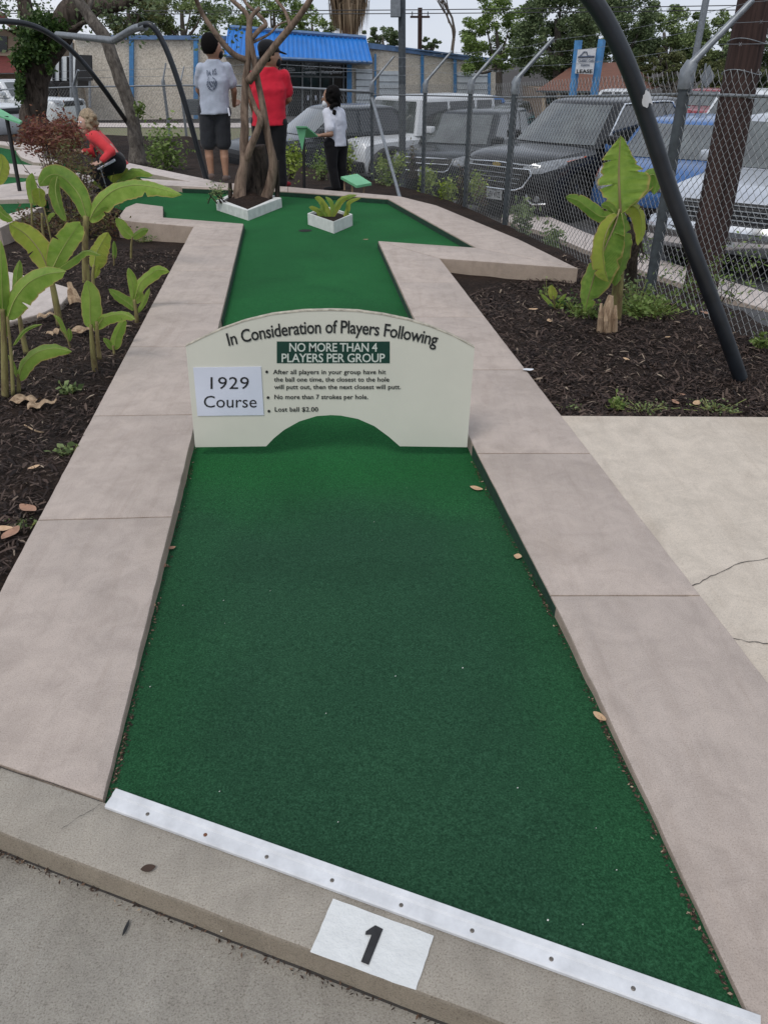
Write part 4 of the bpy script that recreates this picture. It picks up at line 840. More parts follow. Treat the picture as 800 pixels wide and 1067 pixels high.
T('leafy_tree', 'small rounded tree just above the roof right of the distant utility pole', 448, 46, 75, 10, 6, 70, 'fol_dark', 14, 60, .28, sd=10)
T('leafy_tree', 'green tree behind the building roof above the grey shirted man', 190, 18, 52, 44, 26, 80, 'fol_mid', 40, 90, .26, sd=11, trunk_r=.25)
T('leafy_tree', 'loose light tree behind the blue awning', 286, 22, 55, 46, 24, 80, 'fol_light', 34, 75, .28, sd=12, trunk_r=.22)
T('leafy_tree', 'sparse tree behind the building roof left of the palm', 325, 30, 58, 26, 14, 80, 'fol_mid', 22, 60, .26, sd=13, trunk_r=.2)
T('leafy_tree', 'tall loose tree behind the building roof left of the grey pipe end', 135, 14, 50, 34, 30, 80, 'fol_olive', 40, 90, .25, sd=14, trunk_r=.25)
# bare tree
bt = thing('bare_tree', 'bare leafless tree rising above the roof end', 'tree', D(474, 70, 52)); rr_ = random.Random(4)
mb = MB()
def grow(p, d, L, r, dep):
    d = (d+Vector((0, 0, .12))).normalized(); q = p+d*L; mb.tube([p, p.lerp(q, .5)+Vector((rr_.uniform(-1, 1), rr_.uniform(-1, 1), rr_.uniform(-1, 1)))*L*.08, q], [r, r*.85, r*.7], 5)
    if dep == 0: return
    for k in range(rr_.choice([2, 3, 3])): grow(q if k else p.lerp(q, .75), (d+Vector((rr_.uniform(-.7, .7), rr_.uniform(-.5, .5), rr_.uniform(0, .3)))).normalized(), L*rr_.uniform(.62, .82), r*.62, dep-1)
b = D(471, 72, 52); grow(b, Vector((.03, 0, 1)), 1.9, .12, 6); obj('trunk', mb, M['bark_grey'], bt)
# palm with a skirt of dead fronds
pm = thing('palm_tree', 'palm tree wrapped in a hanging skirt of dead brown fronds behind the blue roof', 'tree', D(363, 62, 50))
obj('trunk', MB().tube([D(363, 70, 50), D(363, -20, 50)], .35, 12), M['bark_tan'], pm); mb = MB()
for k in range(420):
    t = random.random(); top = D(363, 0-20*random.random()+14*t, 50); a = random.random()*6.28; rr = (.9+.4*random.random())*(1-.45*t); L = random.uniform(.9, 1.9); d = Vector((math.cos(a), math.sin(a), 0))
    p0 = top+d*.3; p1 = top+d*rr+Vector((0, 0, -.2)); p2 = top+d*(rr*random.uniform(.7, 1.0))-Vector((0, 0, L)); w_ = Vector((-d.y, d.x, 0))*random.uniform(.03, .09); mb.add([p0-w_*.5, p0+w_*.5, p1+w_, p1-w_, p2], [(0, 1, 2, 3), (3, 2, 4)])
obj('dead_fronds', mb, M['frond'], pm)
# ------------------------------------------------------------------ ivy covered oak and leaning trunk on the left
YO = 19.0
ok = thing('oak_tree', 'old dark furrowed oak with ivy climbing its leaning trunk', 'tree', D(37, 152, YO))
limb(ok, 'trunk', [(34, 158, YO), (35, 140, YO), (36, 115, YO), (37, 90, YO), (44, 64, YO), (58, 40, YO), (72, 18, YO), (92, 2, YO), (125, -6, YO), (160, -16, YO)], [.40, .30, .27, .26, .27, .28, .28, .26, .24, .18], M['bark_oak'], 22, .05)
limb(ok, 'branch', [(46, 62, YO), (33, 40, YO+.3), (28, 15, YO+.4), (20, -20, YO+.5)], [.26, .2, .16, .12], M['bark_oak'], 12, .04)
limb(ok, 'branch', [(90, 2, YO), (110, 6, YO-.3), (128, 4, YO-.5), (150, -8, YO-.6)], [.2, .14, .1, .06], M['bark_oak'], 10, .04)
limb(ok, 'branch', [(60, 42, YO), (80, 28, YO-.8), (95, 20, YO-1.2), (104, 12, YO-1.4)], [.07, .05, .03, .02], M['bark_oak'], 8, .04)
pts = []
for (px, py, sx, sy, cnt) in [(22, 62, 8, 10, 800), (34, 46, 12, 9, 900), (58, 28, 15, 8, 600), (42, 56, 9, 9, 520), (21, 90, 4, 14, 650), (52, 70, 4, 6, 160), (42, 20, 12, 8, 500), (30, 30, 12, 8, 500), (58, 48, 6, 6, 160)]:
    for k in range(cnt): pts.append(D(px+random.gauss(0, sx*.55), py+random.gauss(0, sy*.55), YO-.35+random.gauss(0, .25)))
obj('ivy', leaf_cloud(pts, .085, .7, .3, 5), M['fol_ivy'], ok)
cpts, _ = clumps(D(20, -25, YO), (4.0, 2.5, 1.6), 40, 120, .6, 77); c2, _ = clumps(D(120, -32, YO), (3.0, 2.5, 1.4), 34, 110, .6, 78)
obj('crown', leaf_cloud(np.concatenate([cpts, c2]), .10, .5, .3, 6), M['fol_dark'], ok)
YL = 14.2
ln = thing('leaning_tree', 'slender grey trunk leaning left in front of the beige wall', 'tree', D(143, 168, YL))
limb(ln, 'trunk', [(144, 172, YL), (143, 150, YL), (141, 132, YL), (134, 108, YL), (123, 75, YL), (110, 42, YL), (94, 18, YL), (78, -4, YL), (66, -30, YL)], [.15, .12, .112, .104, .102, .095, .088, .08, .07], M['bark_grey'], 16, .03)
limb(ln, 'branch', [(100, 24, YL), (92, 14, YL+.2), (96, 0, YL+.3), (104, -20, YL+.4)], [.05, .04, .03, .02], M['bark_grey'], 8)
obj('sprout', leaf_cloud([D(146+random.gauss(0, 3), 115+random.gauss(0, 4), YL-.15) for _ in range(120)], .07, .5, .3, 8), M['fol_light'], ln)
# ------------------------------------------------------------------ banana plants
def blade(parent, name, path, Y, wpx, m, roll=0.0, fold=.25, tears=0, tip=.35, rib='rib', prof=None):
    """one leaf: path of pixels with depth offsets, width in picture pixels at its place"""
    P = smooth_path([D(p[0], p[1], Y+(p[2] if len(p) > 2 else 0)) for p in path], 10 if tears == 0 else 22); k = len(P); k1 = 1/ppm(Y, P[k//2].z); W = wpx*k1/2
    mb = MB(); rows = 12; uv = []; rd = random.Random(int(path[0][0]*13+path[-1][1]*7)); tr_ = [(rd.uniform(.2, .9), rd.choice([-1, 1]), rd.uniform(.3, .8)) for _ in range(tears)]
    for i, p in enumerate(P):
        t = i/(k-1); tan = (P[min(i+1, k-1)]-P[max(i-1, 0)]).normalized(); view = (p-Vector((0, 0, H))).normalized()
        a = tan.cross(view)
        if a.length < .2: a = tan.cross(Vector((0, 0, 1)))
        a.normalize(); b = a.cross(tan).normalized(); aa = a*math.cos(roll)+b*math.sin(roll); bb = b*math.cos(roll)-a*math.sin(roll)
        wd = W*(math.sin(math.pi*min(1, t**.75*.98+.02))**.55 if t < .5 else (1-((t-.5)/.5)**2.6)**.8*(math.sin(math.pi*(.5**.75*.98+.02))**.55)); wd = max(wd, .001)
        for j in range(rows+1):
            s = j/rows*2-1; ww = wd*(1+.22*noise.noise(Vector((t*3.1, s*.7+path[0][1], path[-1][0]))))
            if prof: pa = prof[1] if s > 0 else prof[0]; ww = k1*float(np.interp(t, [q[0] for q in pa], [q[1] for q in pa]))
            for tt, sd_, dp in tr_:
                if s*sd_ > 0 and abs(t-tt) < .02: ww *= 1-dp*(1-abs(t-tt)/.02)
            ruf = .07*W*math.sin(t*38+s*2)*abs(s)+W*.28*s*noise.noise(Vector((t*2.3, path[0][0], s)))+W*.035*abs(s)*math.sin(t*k*.9+abs(s)*2.5)+W*.10*abs(s)*noise.noise(Vector((t*13, path[0][1], s*2)))
            q = p+aa*(s*ww)+bb*(abs(s)**1.3*ww*fold*1.5+ruf)-Vector((0, 0, 1))*(abs(s)**2*ww*.12); mb.v.append(tuple(q)); uv.append((j/rows, t*3))
    for i in range(k-1):
        for j in range(rows): o = i*(rows+1)+j; mb.f.append((o, o+1, o+rows+2, o+rows+1))
    mb.uv = uv; lf = obj(name, mb, M[m], parent, smooth=180)
    rb = MB().tube([p-(p-Vector((0, 0, H))).normalized()*.002 for p in P], [max(.0012, .006*W/.1*(1-.8*i/(k-1))) for i in range(k)], 6); obj('midrib', rb, M[rib], lf, smooth=180); return lf
def banana(label, base, z, stems, leaves, grp='young banana plants in the left bed', Y=None):
    b = G(base[0], base[1], z); Y = b.y if Y is None else Y; r = thing('banana_plant', label, 'plant', b, group=grp)
    for s in stems:
        P = smooth_path([D(p[0], p[1], Y+(p[2] if len(p) > 2 else 0)) for p in s[0]], 6); rr = [q*.82/ppm(Y, 0)/2 for q in s[1]]
        obj('stem', MB().tube(P, lerp_list(rr, len(P)), 12), M[s[2] if len(s) > 2 else 'stalk'], r, smooth=180)
    for lf in leaves: blade(r, 'leaf', lf[0], Y, lf[1], lf[2], *lf[3:])
    return r
zb = lambda px, py: bedz(G(px, py, -.1).y)
banana('tall banana plant whose long bright leaf arches right over the border', (92, 296), -.14, [([(90, 300), (89, 262), (90, 225)], (9, 8, 7)), ([(97, 330), (93, 300), (91, 275)], (7, 7, 5))],
    [([(91, 228), (84, 206), (72, 190), (60, 182, -.05), (50, 184, -.1), (41, 194, -.15)], 22, 'ban_b', .3, .3),
     ([(60, 184, -.1), (58, 198, -.15), (62, 215, -.2), (69, 231, -.2)], 13, 'ban_b', .5, .2),
     ([(93, 230), (102, 214), (118, 199, -.05), (138, 193, -.1), (160, 195, -.15), (190, 203, -.2)], 21, 'ban_a', .5, .3, 2),
     ([(95, 226), (108, 216), (120, 208)], 7, 'ban_b', .6, .2)])
banana('banana plant with two broad upright leaves in the middle of the left bed', (62, 338), zb(62, 338), [([(63, 340), (58, 312), (52, 282)], (9, 8, 6))],
    [([(52, 284), (42, 262), (28, 245), (10, 233, -.05)], 26, 'ban_y', .2, .3, 1, .35, 'rib_brown'), ([(54, 282), (64, 262), (74, 246), (84, 232, -.05)], 25, 'ban_a', -.3, .3, 1),
     ([(58, 282), (74, 272), (90, 262), (106, 266, -.05)], 9, 'ban_b', .7, .4)])
banana('thin banana plant with a single yellowing leaf beside the tall one', (98, 304), zb(98, 304), [([(98, 304), (97, 288), (98, 276)], (5, 4, 3))],
    [([(98, 280), (100, 266), (106, 254), (113, 242)], 20, 'ban_y', .4, .3, 1), ([(98, 290), (101, 283), (103, 278)], 6, 'ban_y')])
banana('small banana plant with two spread leaves near the rear corner of the bed', (137, 270), zb(137, 270), [([(137, 271), (137, 258), (138, 247)], (3, 3, 2))],
    [([(138, 247), (131, 241), (126, 234), (121, 227)], 12, 'ban_a', .3, .3), ([(138, 247), (144, 243), (149, 240), (155, 239)], 9, 'ban_b', .5, .3)])
banana('banana shoot with upright narrow leaf left of the tall plant', (38, 262), -.16, [([(35, 262), (34, 235), (33, 212)], (3.5, 3, 2.5)), ([(48, 262), (45, 240), (44, 222)], (4, 3.5, 3))],
    [([(35, 214), (34, 203), (32, 192), (34, 180)], 11, 'ban_a', .2, .3), ([(41, 196), (42, 206), (45, 216)], 13, 'ban_y', .2, .3)])
banana('tall slender banana stem rising behind the bronze shrub', (52, 252), -.16, [([(54, 252), (50, 232), (46, 216)], (2, 2, 1.5))], [([(49, 232), (53, 225), (58, 222)], 4, 'ban_a')])
banana('large banana plant cut off by the left picture edge', (6, 414), zb(6, 414), [([(6, 418), (5, 380), (4, 340), (3, 322)], (9.5, 8, 6.5, 5)), ([(14, 412), (12, 370), (8, 330)], (5, 4, 3))],
    [([(8, 332), (16, 312), (30, 295), (48, 286, -.03), (69, 283, -.06)], 23, 'ban_a', .35, .35, 1), ([(5, 352), (3, 318), (2, 285), (1, 250)], 13, 'ban_a', .2, .3), ([(14, 360), (24, 346), (34, 340), (44, 338)], 4, 'ban_b', .5),
     ([(2, 330), (-6, 300), (-18, 285), (-30, 292)], 22, 'ban_b', .3), ([(-14, 205), (-4, 215), (4, 224), (14, 230)], 12, 'ban_a', .4)])
banana('banana shoot with one narrow folded leaf behind the plant at the left edge', (28, 368), zb(28, 368), [([(28, 369), (23, 345), (19, 318)], (7, 6, 4))], [([(20, 322), (18, 305), (18, 288), (21, 271)], 10, 'ban_b', .2, .5)])
banana('little banana plant with one broad arching leaf close to the left edge', (20, 410), zb(20, 410), [([(20, 411), (20, 400), (19, 390)], (5, 5, 3))],
    [([(20, 396), (25, 380), (38, 368), (56, 363, -.03), (75, 366, -.05)], 17, 'ban_a', .5, .35), ([(19, 394), (14, 380), (9, 370)], 4, 'ban_b')])
banana('banana plant with a cupped pale leaf and a long right leaf near the border', (99, 389), zb(99, 389), [([(100, 391), (97, 365), (95, 338)], (8, 7, 4)), ([(104, 374), (102, 355), (101, 335)], (6, 5, 4))],
    [([(95, 342), (94, 325), (94, 308), (91, 292)], 21, 'ban_a', .2, .35), ([(101, 342), (108, 332), (120, 328), (131, 328, -.03), (141, 333, -.05)], 13, 'ban_a', .5, .35, 1), ([(99, 345), (104, 336), (108, 330)], 6, 'ban_b')])
banana('small banana shoot with a pointed upright leaf against the left border', (120, 371), zb(120, 371), [([(120, 372), (119, 366), (118, 360)], (4, 3, 3))],
    [([(119, 364), (121, 352), (125, 342), (131, 332)], 12, 'ban_a', .3, .35), ([(118, 364), (113, 358), (108, 352)], 7, 'ban_b', .4)])
banana('young banana plant with fan of four leaves nearest the border middle', (143, 336), zb(143, 336), [([(143, 338), (142, 325), (140, 312)], (6, 5, 4))],
    [([(141, 322), (134, 316), (124, 309), (113, 301)], 12, 'ban_b', .4, .3), ([(140, 314), (146, 296), (157, 286), (166, 281), (177, 283)], 13, 'ban_a', .4, .3), ([(139, 312), (139, 300), (137, 290), (134, 279)], 10, 'ban_a', .2, .4), ([(143, 326), (149, 317), (153, 308), (156, 300)], 5, 'ban_b'), ([(141, 316), (146, 308), (143, 302)], 8, 'ban_a')])
banana('single tiny banana spear in the middle of the left bed', (119, 276), zb(119, 276), [([(119, 278), (119, 270), (119, 266)], (2.4, 2, 2))], [([(119, 270), (119, 260), (119, 251)], 5, 'ban_b', .2, .5)])
banana('small banana spear among dead sheaths beside the young shoots', (74, 363), zb(74, 363), [([(74, 364), (70, 352), (62, 342)], (3, 2, 2))], [([(70, 352), (66, 342), (62, 333), (56, 328)], 5, 'ban_a'), ([(72, 356), (73, 348), (72, 342)], 5, 'ban_b')])
banana('bushy light green banana clump behind the bronze shrub below the crouching woman', (118, 214), -.15, [([(118, 216), (116, 202), (114, 190)], (4, 3, 3)), ([(126, 216), (124, 205), (124, 192)], (4, 3, 3))],
    [([(116, 196), (118, 184), (124, 178), (134, 176)], 10, 'ban_y', .4, .3), ([(122, 196), (130, 184), (142, 178), (160, 183)], 11, 'ban_a', .5, .3), ([(114, 194), (112, 182), (116, 172), (118, 166)], 8, 'ban_a', .2, .4), ([(124, 196), (132, 188), (142, 186), (150, 190)], 9, 'ban_b', .5, .3), ([(112, 200), (104, 192), (96, 190)], 7, 'ban_a')])
banana('lone banana leaf drooping in at the left edge beside the black marker post', (-6, 215), -.1, [([(-6, 216), (-4, 200), (-1, 190)], (4, 3, 2))], [([(-2, 192), (1, 180), (3, 170), (1, 160)], 12, 'ban_y', .3)])
# dead sheaths and litter round the stems
sh = 0
for (px, py, L, a, lb) in [(80, 320, .17, 2.1, 'broad curled tan sheath standing beside the two leaved plant'), (40, 333, .14, .3, 'dead tan sheath lying nearest the white slab'), (78, 348, .20, -.15, 'long pale dead sheath in front of the curled one'), (16, 420, .16, -.3, 'pale crumpled sheath under the plant at the left edge'), (30, 428, .14, .4, 'flat pale sheath below the crumpled one'), (52, 352, .12, 1.1, 'dead sheath between the slab and the long one')]:
    p = G(px, py, zb(px, py)); mb = MB(); tl_s = .9 if 'standing' in lb else .15
    def fn(u, v):
        w_ = L*.45*(1-.5*u)*(1+.2*math.sin(u*5)); ang = (v-.5)*2.4; return p+Vector((math.cos(a)*math.cos(tl_s), math.sin(a)*math.cos(tl_s), math.sin(tl_s)))*L*u+Vector((-math.sin(a), math.cos(a), 0))*math.sin(ang)*w_*.6+Vector((0, 0, 1))*(math.cos(ang)*w_*.3+.012+.01*math.sin(u*13))
    mb.grid(fn, 10, 8); obj('dead_sheath', mb, M['stalk_dry'], label=lb, cat='dead leaf', group='dead banana sheaths in the left bed', smooth=180)
obj('stone_slab', MB().prism([G(0, 283, -.1), G(8, 286, -.1), G(45, 295, -.1), G(78, 305, -.1), G(66, 320, -.1), G(44, 331, -.1), G(10, 340, -.1), G(-20, 335, -.1)], -.3, -.07, .01), M['curb_far'], label='flat pale concrete slab in the mulch behind the left banana plants', cat='slab')
# the tall drooping plant on the right
zr = bedz(5.2); rt = G(638, 338, zr); YR = rt.y
bp = thing('banana_plant', 'tall banana plant with torn drooping leaves in the right bed', 'plant', rt)
obj('stem', MB().tube(smooth_path([D(640, 338, YR+.1), D(644, 290, YR+.1), D(647, 240, YR+.08), D(646, 212, YR+.05)], 6), lerp_list([.045, .035, .028, .02], 19), 12), M['stalk'], bp, smooth=180)
blade(bp, 'leaf', [(646, 222, .02), (645, 202, .0), (644.5, 180), (645, 160), (646, 141)], YR, 58, 'ban_a', .12, .22, 3, .3, 'rib_brown', ([(0, 0), (.04, 8), (.17, 20), (.27, 29), (.42, 31), (.50, 28), (.58, 21), (.61, 16), (.64, 18), (.74, 12), (.84, 9), (.97, 2), (1, 0)], [(0, 0), (.13, 10), (.2, 14), (.23, 12), (.26, 17), (.33, 20), (.46, 23), (.5, 17), (.54, 20), (.62, 17), (.69, 19), (.81, 12), (.97, 1), (1, 0)]))
blade(bp, 'leaf', [(645, 218, 0), (640, 235, -.05), (631, 256, -.1), (620, 284, -.12), (613, 308, -.12), (609, 326, -.1)], YR, 38, 'ban_b', -.2, .5, 3, .3, 'rib_brown', ([(0, 0), (.15, 11), (.3, 16), (.4, 13), (.5, 13), (.62, 12), (.7, 14), (.9, 8), (1, 0)], [(0, 0), (.15, 8), (.3, 15), (.42, 17), (.46, 14), (.5, 18), (.7, 15), (.82, 8), (.9, 7), (1, 0)]))
blade(bp, 'leaf', [(647, 222), (650, 240), (649, 262), (645, 280), (640, 298)], YR, 24, 'ban_b', .5, .4, 2)
blade(bp, 'leaf', [(640, 222), (627, 226), (613, 217), (602, 209), (589, 205)], YR, 15, 'ban_b', .3, .5, 1)
blade(bp, 'leaf', [(650, 216, .1), (664, 196, .15), (678, 182, .2), (684, 188, .2), (681, 203, .2)], YR, 19, 'ban_b', .3, .4, 3)
blade(bp, 'leaf', [(649, 218, .05), (658, 214, .1), (666, 222, .1), (668, 240, .1), (664, 256, .1)], YR, 15, 'ban_y', .4, .5, 2)
blade(bp, 'leaf', [(643, 224, -.03), (634, 236, -.15), (628, 256, -.2), (629, 278, -.2), (634, 294, -.18)], YR, 17, 'ban_y', .7, .6, 2, .3, 'rib_brown')
blade(bp, 'leaf', [(643, 226), (634, 216), (626, 213)], YR, 9, 'ban_b', .4, .4)
sp = thing('banana_stump', 'cut pale brown banana stump standing in the right mulch bed', 'stump', G(630, 345, zr))
q0 = G(630, 347, zr); obj('sheath', MB().tube([q0-Vector((0, 0, .05)), q0+Vector((.005, 0, .08)), D(633, 322, q0.y), D(636, 308, q0.y)], [.055, .048, .036, .018], 12), M['stalk_dry'], sp, smooth=60)
for (a, b_, c_, d_) in ((624, 346, 626, 316), (640, 345, 641, 318), (631, 348, 630, 320)): obj('peel', MB().tube([D(a, b_, q0.y-.04), D((a+c_)/2, (b_+d_)/2, q0.y-.05), D(c_, d_, q0.y-.03)], [.02, .016, .008], 6), M['stalk_dry'], sp)
dk = thing('dead_stalk', 'dark dead banana stalk with hanging shreds behind the tall plant', 'stump', G(655, 300, -.12))
Yd = G(655, 300, -.12).y; 
limb(dk, 'stalk', [(655, 305, Yd), (656, 275, Yd), (662, 240, Yd), (668, 215, Yd)], [.05, .05, .045, .02], M['bark_dead'], 10, .02)
for k in range(16):
    a = random.uniform(650, 668); obj('shred', MB().tube([D(660, 232+k*2, Yd), D(a, 245+k*2, Yd-.05), D(a+random.uniform(-10, 6), 262+k*2.4, Yd-.05)], [.012, .016, .004], 5), M['bark_dead'], dk)
# ------------------------------------------------------------------ shrubs, weeds
def shrub(name, label, blobs, Y, size, m, n_, cat='shrub', grp=None, stems=6, sm='bark_dead', base=None, asp=.4, sd=3, depth=.25, stem_r=.008):
    pts = []; r_ = random.Random(sd)
    for (px, py, sx, sy, wgt) in blobs:
        for k in range(int(n_*wgt)): pts.append(D(px+r_.gauss(0, sx), py+r_.gauss(0, sy), Y+r_.gauss(0, depth)))
    b = base or D(blobs[0][0], max(q[1]+q[3]*2 for q in blobs), Y); r = thing(name, label, cat, b, group=grp); mb = MB()
    for k in range(stems):
        t = D(r_.choice(blobs)[0]+r_.gauss(0, blobs[0][2]), r_.choice(blobs)[1], Y+r_.gauss(0, depth*.6)); P = smooth_path([b+Vector((r_.gauss(0, .05), 0, 0)), b.lerp(t, .5)+Vector((r_.gauss(0, .03), 0, .03)), t], 4); mb.tube(P, lerp_list([stem_r, stem_r*.7, stem_r*.35], len(P)), 5)
    obj('stems', mb, M[sm], r); obj('foliage', leaf_cloud(pts, size, asp, .4, sd), M[m], r); return r
Yh = 11.0
shrub('nandina_shrub', 'tall airy red and bronze shrub beside the crouching woman', [(58, 143, 13, 11, .42), (36, 140, 9, 8, .2), (74, 142, 8, 9, .25)], Yh, .06, 'fol_red', 3200, stems=22, base=D(68, 240, 9.3), sd=21, depth=.3)
shrub('nandina_shrub', 'dark bronze twiggy shrub in front of the red one', [(72, 176, 12, 18, .42), (84, 205, 11, 16, .28)], 9.6, .045, 'fol_redgreen', 3400, stems=30, base=D(80, 248, 8.6), sd=22, depth=.25)
shrub('nandina_shrub', 'low reddish shrub behind the banana stems', [(30, 232, 10, 8, .3), (75, 235, 16, 9, .5), (108, 232, 10, 10, .4)], 8.6, .045, 'fol_redgreen', 1700, stems=18, base=D(68, 258, 8.3), sd=23, depth=.2)
k = 0
for px, py, Y, s, n_, m, lb in [(398, 172, 15.2, 5, 240, 'fol_yellow', 'thin yellow green shrub by the fence corner post'), (415, 170, 14.4, 6, 260, 'fol_yellow', 'thin shrub right of the corner brace'), (446, 188, 12.6, 7, 420, 'fol_yellow', 'leafy yellow green shrub at the second fence post from the corner'), (468, 200, 11.7, 7, 420, 'fol_yellow', 'yellow green shrub between the second and third posts'),
                              (497, 195, 11.0, 7, 420, 'fol_yellow', 'yellow green shrub behind the third post'), (545, 225, 9.4, 9, 420, 'fol_mid', 'sparse shrub outside the fence under the black car'), (575, 250, 8.6, 8, 300, 'fol_mid', 'small sparse weed outside the fence by the kerb'), (305, 165, 12.8, 9, 420, 'fol_yellow', 'yellow green shrub behind the red shirted man'), (335, 172, 14.2, 8, 360, 'fol_light', 'light shrub behind the woman in white'), (402, 190, 13.5, 8, 300, 'fol_mid', 'low green weeds at the foot of the corner post'), (362, 162, 15.0, 7, 260, 'fol_yellow', 'thin shrub right of the woman in white'),
                              (172, 160, 16.0, 14, 700, 'fol_light', 'leafy green bush on the mulch behind the lane'), (160, 152, 16.5, 10, 300, 'fol_mid', 'taller thin bush behind the leafy one')]:
    k += 1; shrub('garden_shrub', lb, [(px, py, s*.7, s, 1)], Y, .055 if n_ < 600 else .09, m, n_, stems=6, sd=30+k, base=D(px, py+s*2.2+3, Y), grp='shrubs along the fence', depth=.12, asp=.5)
for px, py, Y, s, n_, lb in [(480, 190, 11.6, 4, 90, 'bare dark twiggy bush left of the third fence post'), (502, 203, 10.7, 5, 110, 'bare dark twiggy bush between the third and fourth posts'), (430, 160, 13.2, 3, 60, 'dark bare twig bush by the second post')]:
    k += 1; shrub('twig_bush', lb, [(px, py, s*.6, s*2.4, 1)], Y, .05, 'fol_redgreen', n_, stems=26, sd=60+k, base=D(px, py+26, Y), depth=.1, stem_r=.007)
for px, py, Y, s, n_, lb in [(710, 300, 6.6, 14, 240, 'weedy green plant against the fence left of the utility pole'), (755, 292, 6.4, 14, 200, 'weedy plant against the fence under the licence plate'), (668, 262, 7.0, 7, 90, 'thin weed outside the fence behind the steel post'), (780, 272, 6.9, 12, 100, 'thin leafy weed at the foot of the silver truck')]:
    k += 1; shrub('weed', lb, [(px, py, s, s*1.1, 1)], Y, .042, 'fol_light', n_, cat='weed', grp='weeds outside the fence', stems=9, sd=90+k, base=D(px, py+s*1.7, Y), depth=.08, asp=.4, stem_r=.0035)
def herb(px, py, s, n_, m, lb, size=.03, grp='weeds in the mulch beds', hgt=.04):
    z_ = zb(px, py); c = G(px, py, z_); r_ = random.Random(int(px*7+py)); pts = []; mb = MB()
    for k_ in range(n_):
        q = c+Vector((r_.gauss(0, s*.55), r_.gauss(0, s*.4), abs(r_.gauss(0, 1))*hgt+.01)); pts.append(q)
        if k_ % 3 == 0: mb.tube([Vector((c.x+(q.x-c.x)*.5, c.y+(q.y-c.y)*.5, z_)), q], .0012, 4)
    r = thing('weed', lb, 'weed', c, group=grp); obj('stems', mb, M['rib'], r); obj('foliage', leaf_cloud(pts, size, .7, 1.2, int(px)), M[m], r)
herb(672, 328, .19, 620, 'fol_light', 'low bright green leafy patch right of the banana stump', .034, hgt=.06)
herb(610, 330, .12, 300, 'fol_light', 'low bright green leafy patch left of the banana stump', .03)
herb(660, 316, .14, 160, 'fol_mid', 'loose green weeds behind the stump', .03, hgt=.08)
herb(590, 322, .10, 120, 'fol_ivy', 'small weeds left of the tall banana plant', .03)
herb(73, 410, .05, 60, 'fol_mid', 'single dark green rosette in the left mulch', .035, hgt=.02)
herb(70, 475, .05, 50, 'fol_mid', 'green weed against the left border edge', .03, hgt=.02); herb(25, 550, .06, 60, 'fol_mid', 'tiny weeds among the dry leaves in the left bed', .02, hgt=.01)
herb(640, 427, .04, 70, 'fol_light', 'leafy weed at the walkway edge, taller than its neighbours', .026, hgt=.035); herb(672, 427, .12, 110, 'fol_mid', 'strip of tiny weeds at the walkway edge', .014, hgt=.012); herb(745, 427, .12, 120, 'fol_mid', 'strip of tiny weeds right of the black hoop foot', .014, hgt=.012); herb(600, 427, .06, 40, 'fol_mid', 'few tiny weeds at the corner of walkway and border', .014, hgt=.01)
herb(793, 362, .06, 90, 'fol_light', 'green weed at the right picture edge under the fence', .04, hgt=.04); herb(150, 252, .1, 120, 'fol_mid', 'green herb at the back wall of the left bed', .025, hgt=.06)
herb(570, 308, .05, 40, 'fol_light', 'tiny green sprig by the right border wall', .03, hgt=.05)
banana('small sprout with one round yellow green leaf left of the tall plant', (577, 322), zb(577, 322), [([(578, 323), (577, 315), (576, 308)], (2, 2, 2))], [([(577, 312), (575, 305), (574, 297)], 9, 'ban_y', .2, .3), ([(578, 320), (584, 312), (590, 306)], 4, 'ban_a'), ([(577, 320), (569, 312), (563, 306)], 4, 'ban_a'), ([(578, 322), (586, 318), (592, 316)], 3, 'ban_y')], grp=None)
r = thing('potted_plant', 'yellow green leafy lily growing in the small white planter box', 'plant', sum(pt, Vector())/4+Vector((0, 0, .08))); Yp = (sum(pt, Vector())/4).y
for lf in [([(343, 228), (340, 218), (333, 208), (328, 206)], 7, 'ban_y'), ([(345, 228), (350, 216), (356, 208), (364, 204)], 7, 'ban_y'), ([(346, 228), (346, 216), (344, 210), (339, 205)], 5, 'ban_a'), ([(344, 228), (352, 212), (362, 205), (372, 203)], 5, 'ban_a'), ([(358, 228), (362, 218), (364, 210), (376, 206)], 5, 'ban_y'), ([(333, 226), (331, 220), (326, 217), (322, 216)], 5, 'ban_y'), ([(332, 226), (336, 218), (335, 209)], 6, 'ban_a'), ([(342, 230), (337, 222), (330, 218)], 5, 'ban_a'), ([(363, 230), (362, 220), (361, 212)], 3, 'ban_b')]: blade(r, 'leaf', lf[0], Yp, lf[1], lf[2], .3, .3)
shrub('garden_shrub', 'small green weed at the left corner of the tree planter', [(227, 200, 4, 5, 1)], 9.3, .035, 'fol_mid', 160, base=D(228, 212, 9.3), sd=201, depth=.08, grp='shrubs along the fence')
# ------------------------------------------------------------------ other lanes at the upper left
zf = -.06
def flat(name, pts, z0, z1, m, bev=.005): return struct(name, MB().prism([G(a, b_, z1 if z1 > -.2 else z1) for a, b_ in pts], z0, z1, bev), M[m])
flat('concrete_border', [(-60, 146), (0, 147), (33, 150), (52, 153), (44, 159), (45, 165), (66, 167), (62, 170.5), (35, 169), (22, 163.5), (17, 157), (24, 155), (0, 150.5), (-60, 149)], -.6, .0, 'curb_far')
flat('putting_carpet', [(-60, 148), (24, 154), (17, 157), (22, 163), (35, 168), (66, 170), (90, 176), (60, 177), (0, 171), (-60, 170)], -.7, -.055, 'turf', 0)
flat('concrete_border', [(-60, 169.5), (5, 170), (40, 172.5), (74, 178.5), (110, 186), (100, 192), (60, 186.5), (30, 182), (0, 180), (-60, 180)], -.6, .0, 'curb_far')
flat('putting_carpet', [(-60, 179), (0, 180), (29, 184), (60, 187), (40, 190), (0, 194), (-60, 196)], -.7, -.05, 'turf', 0)
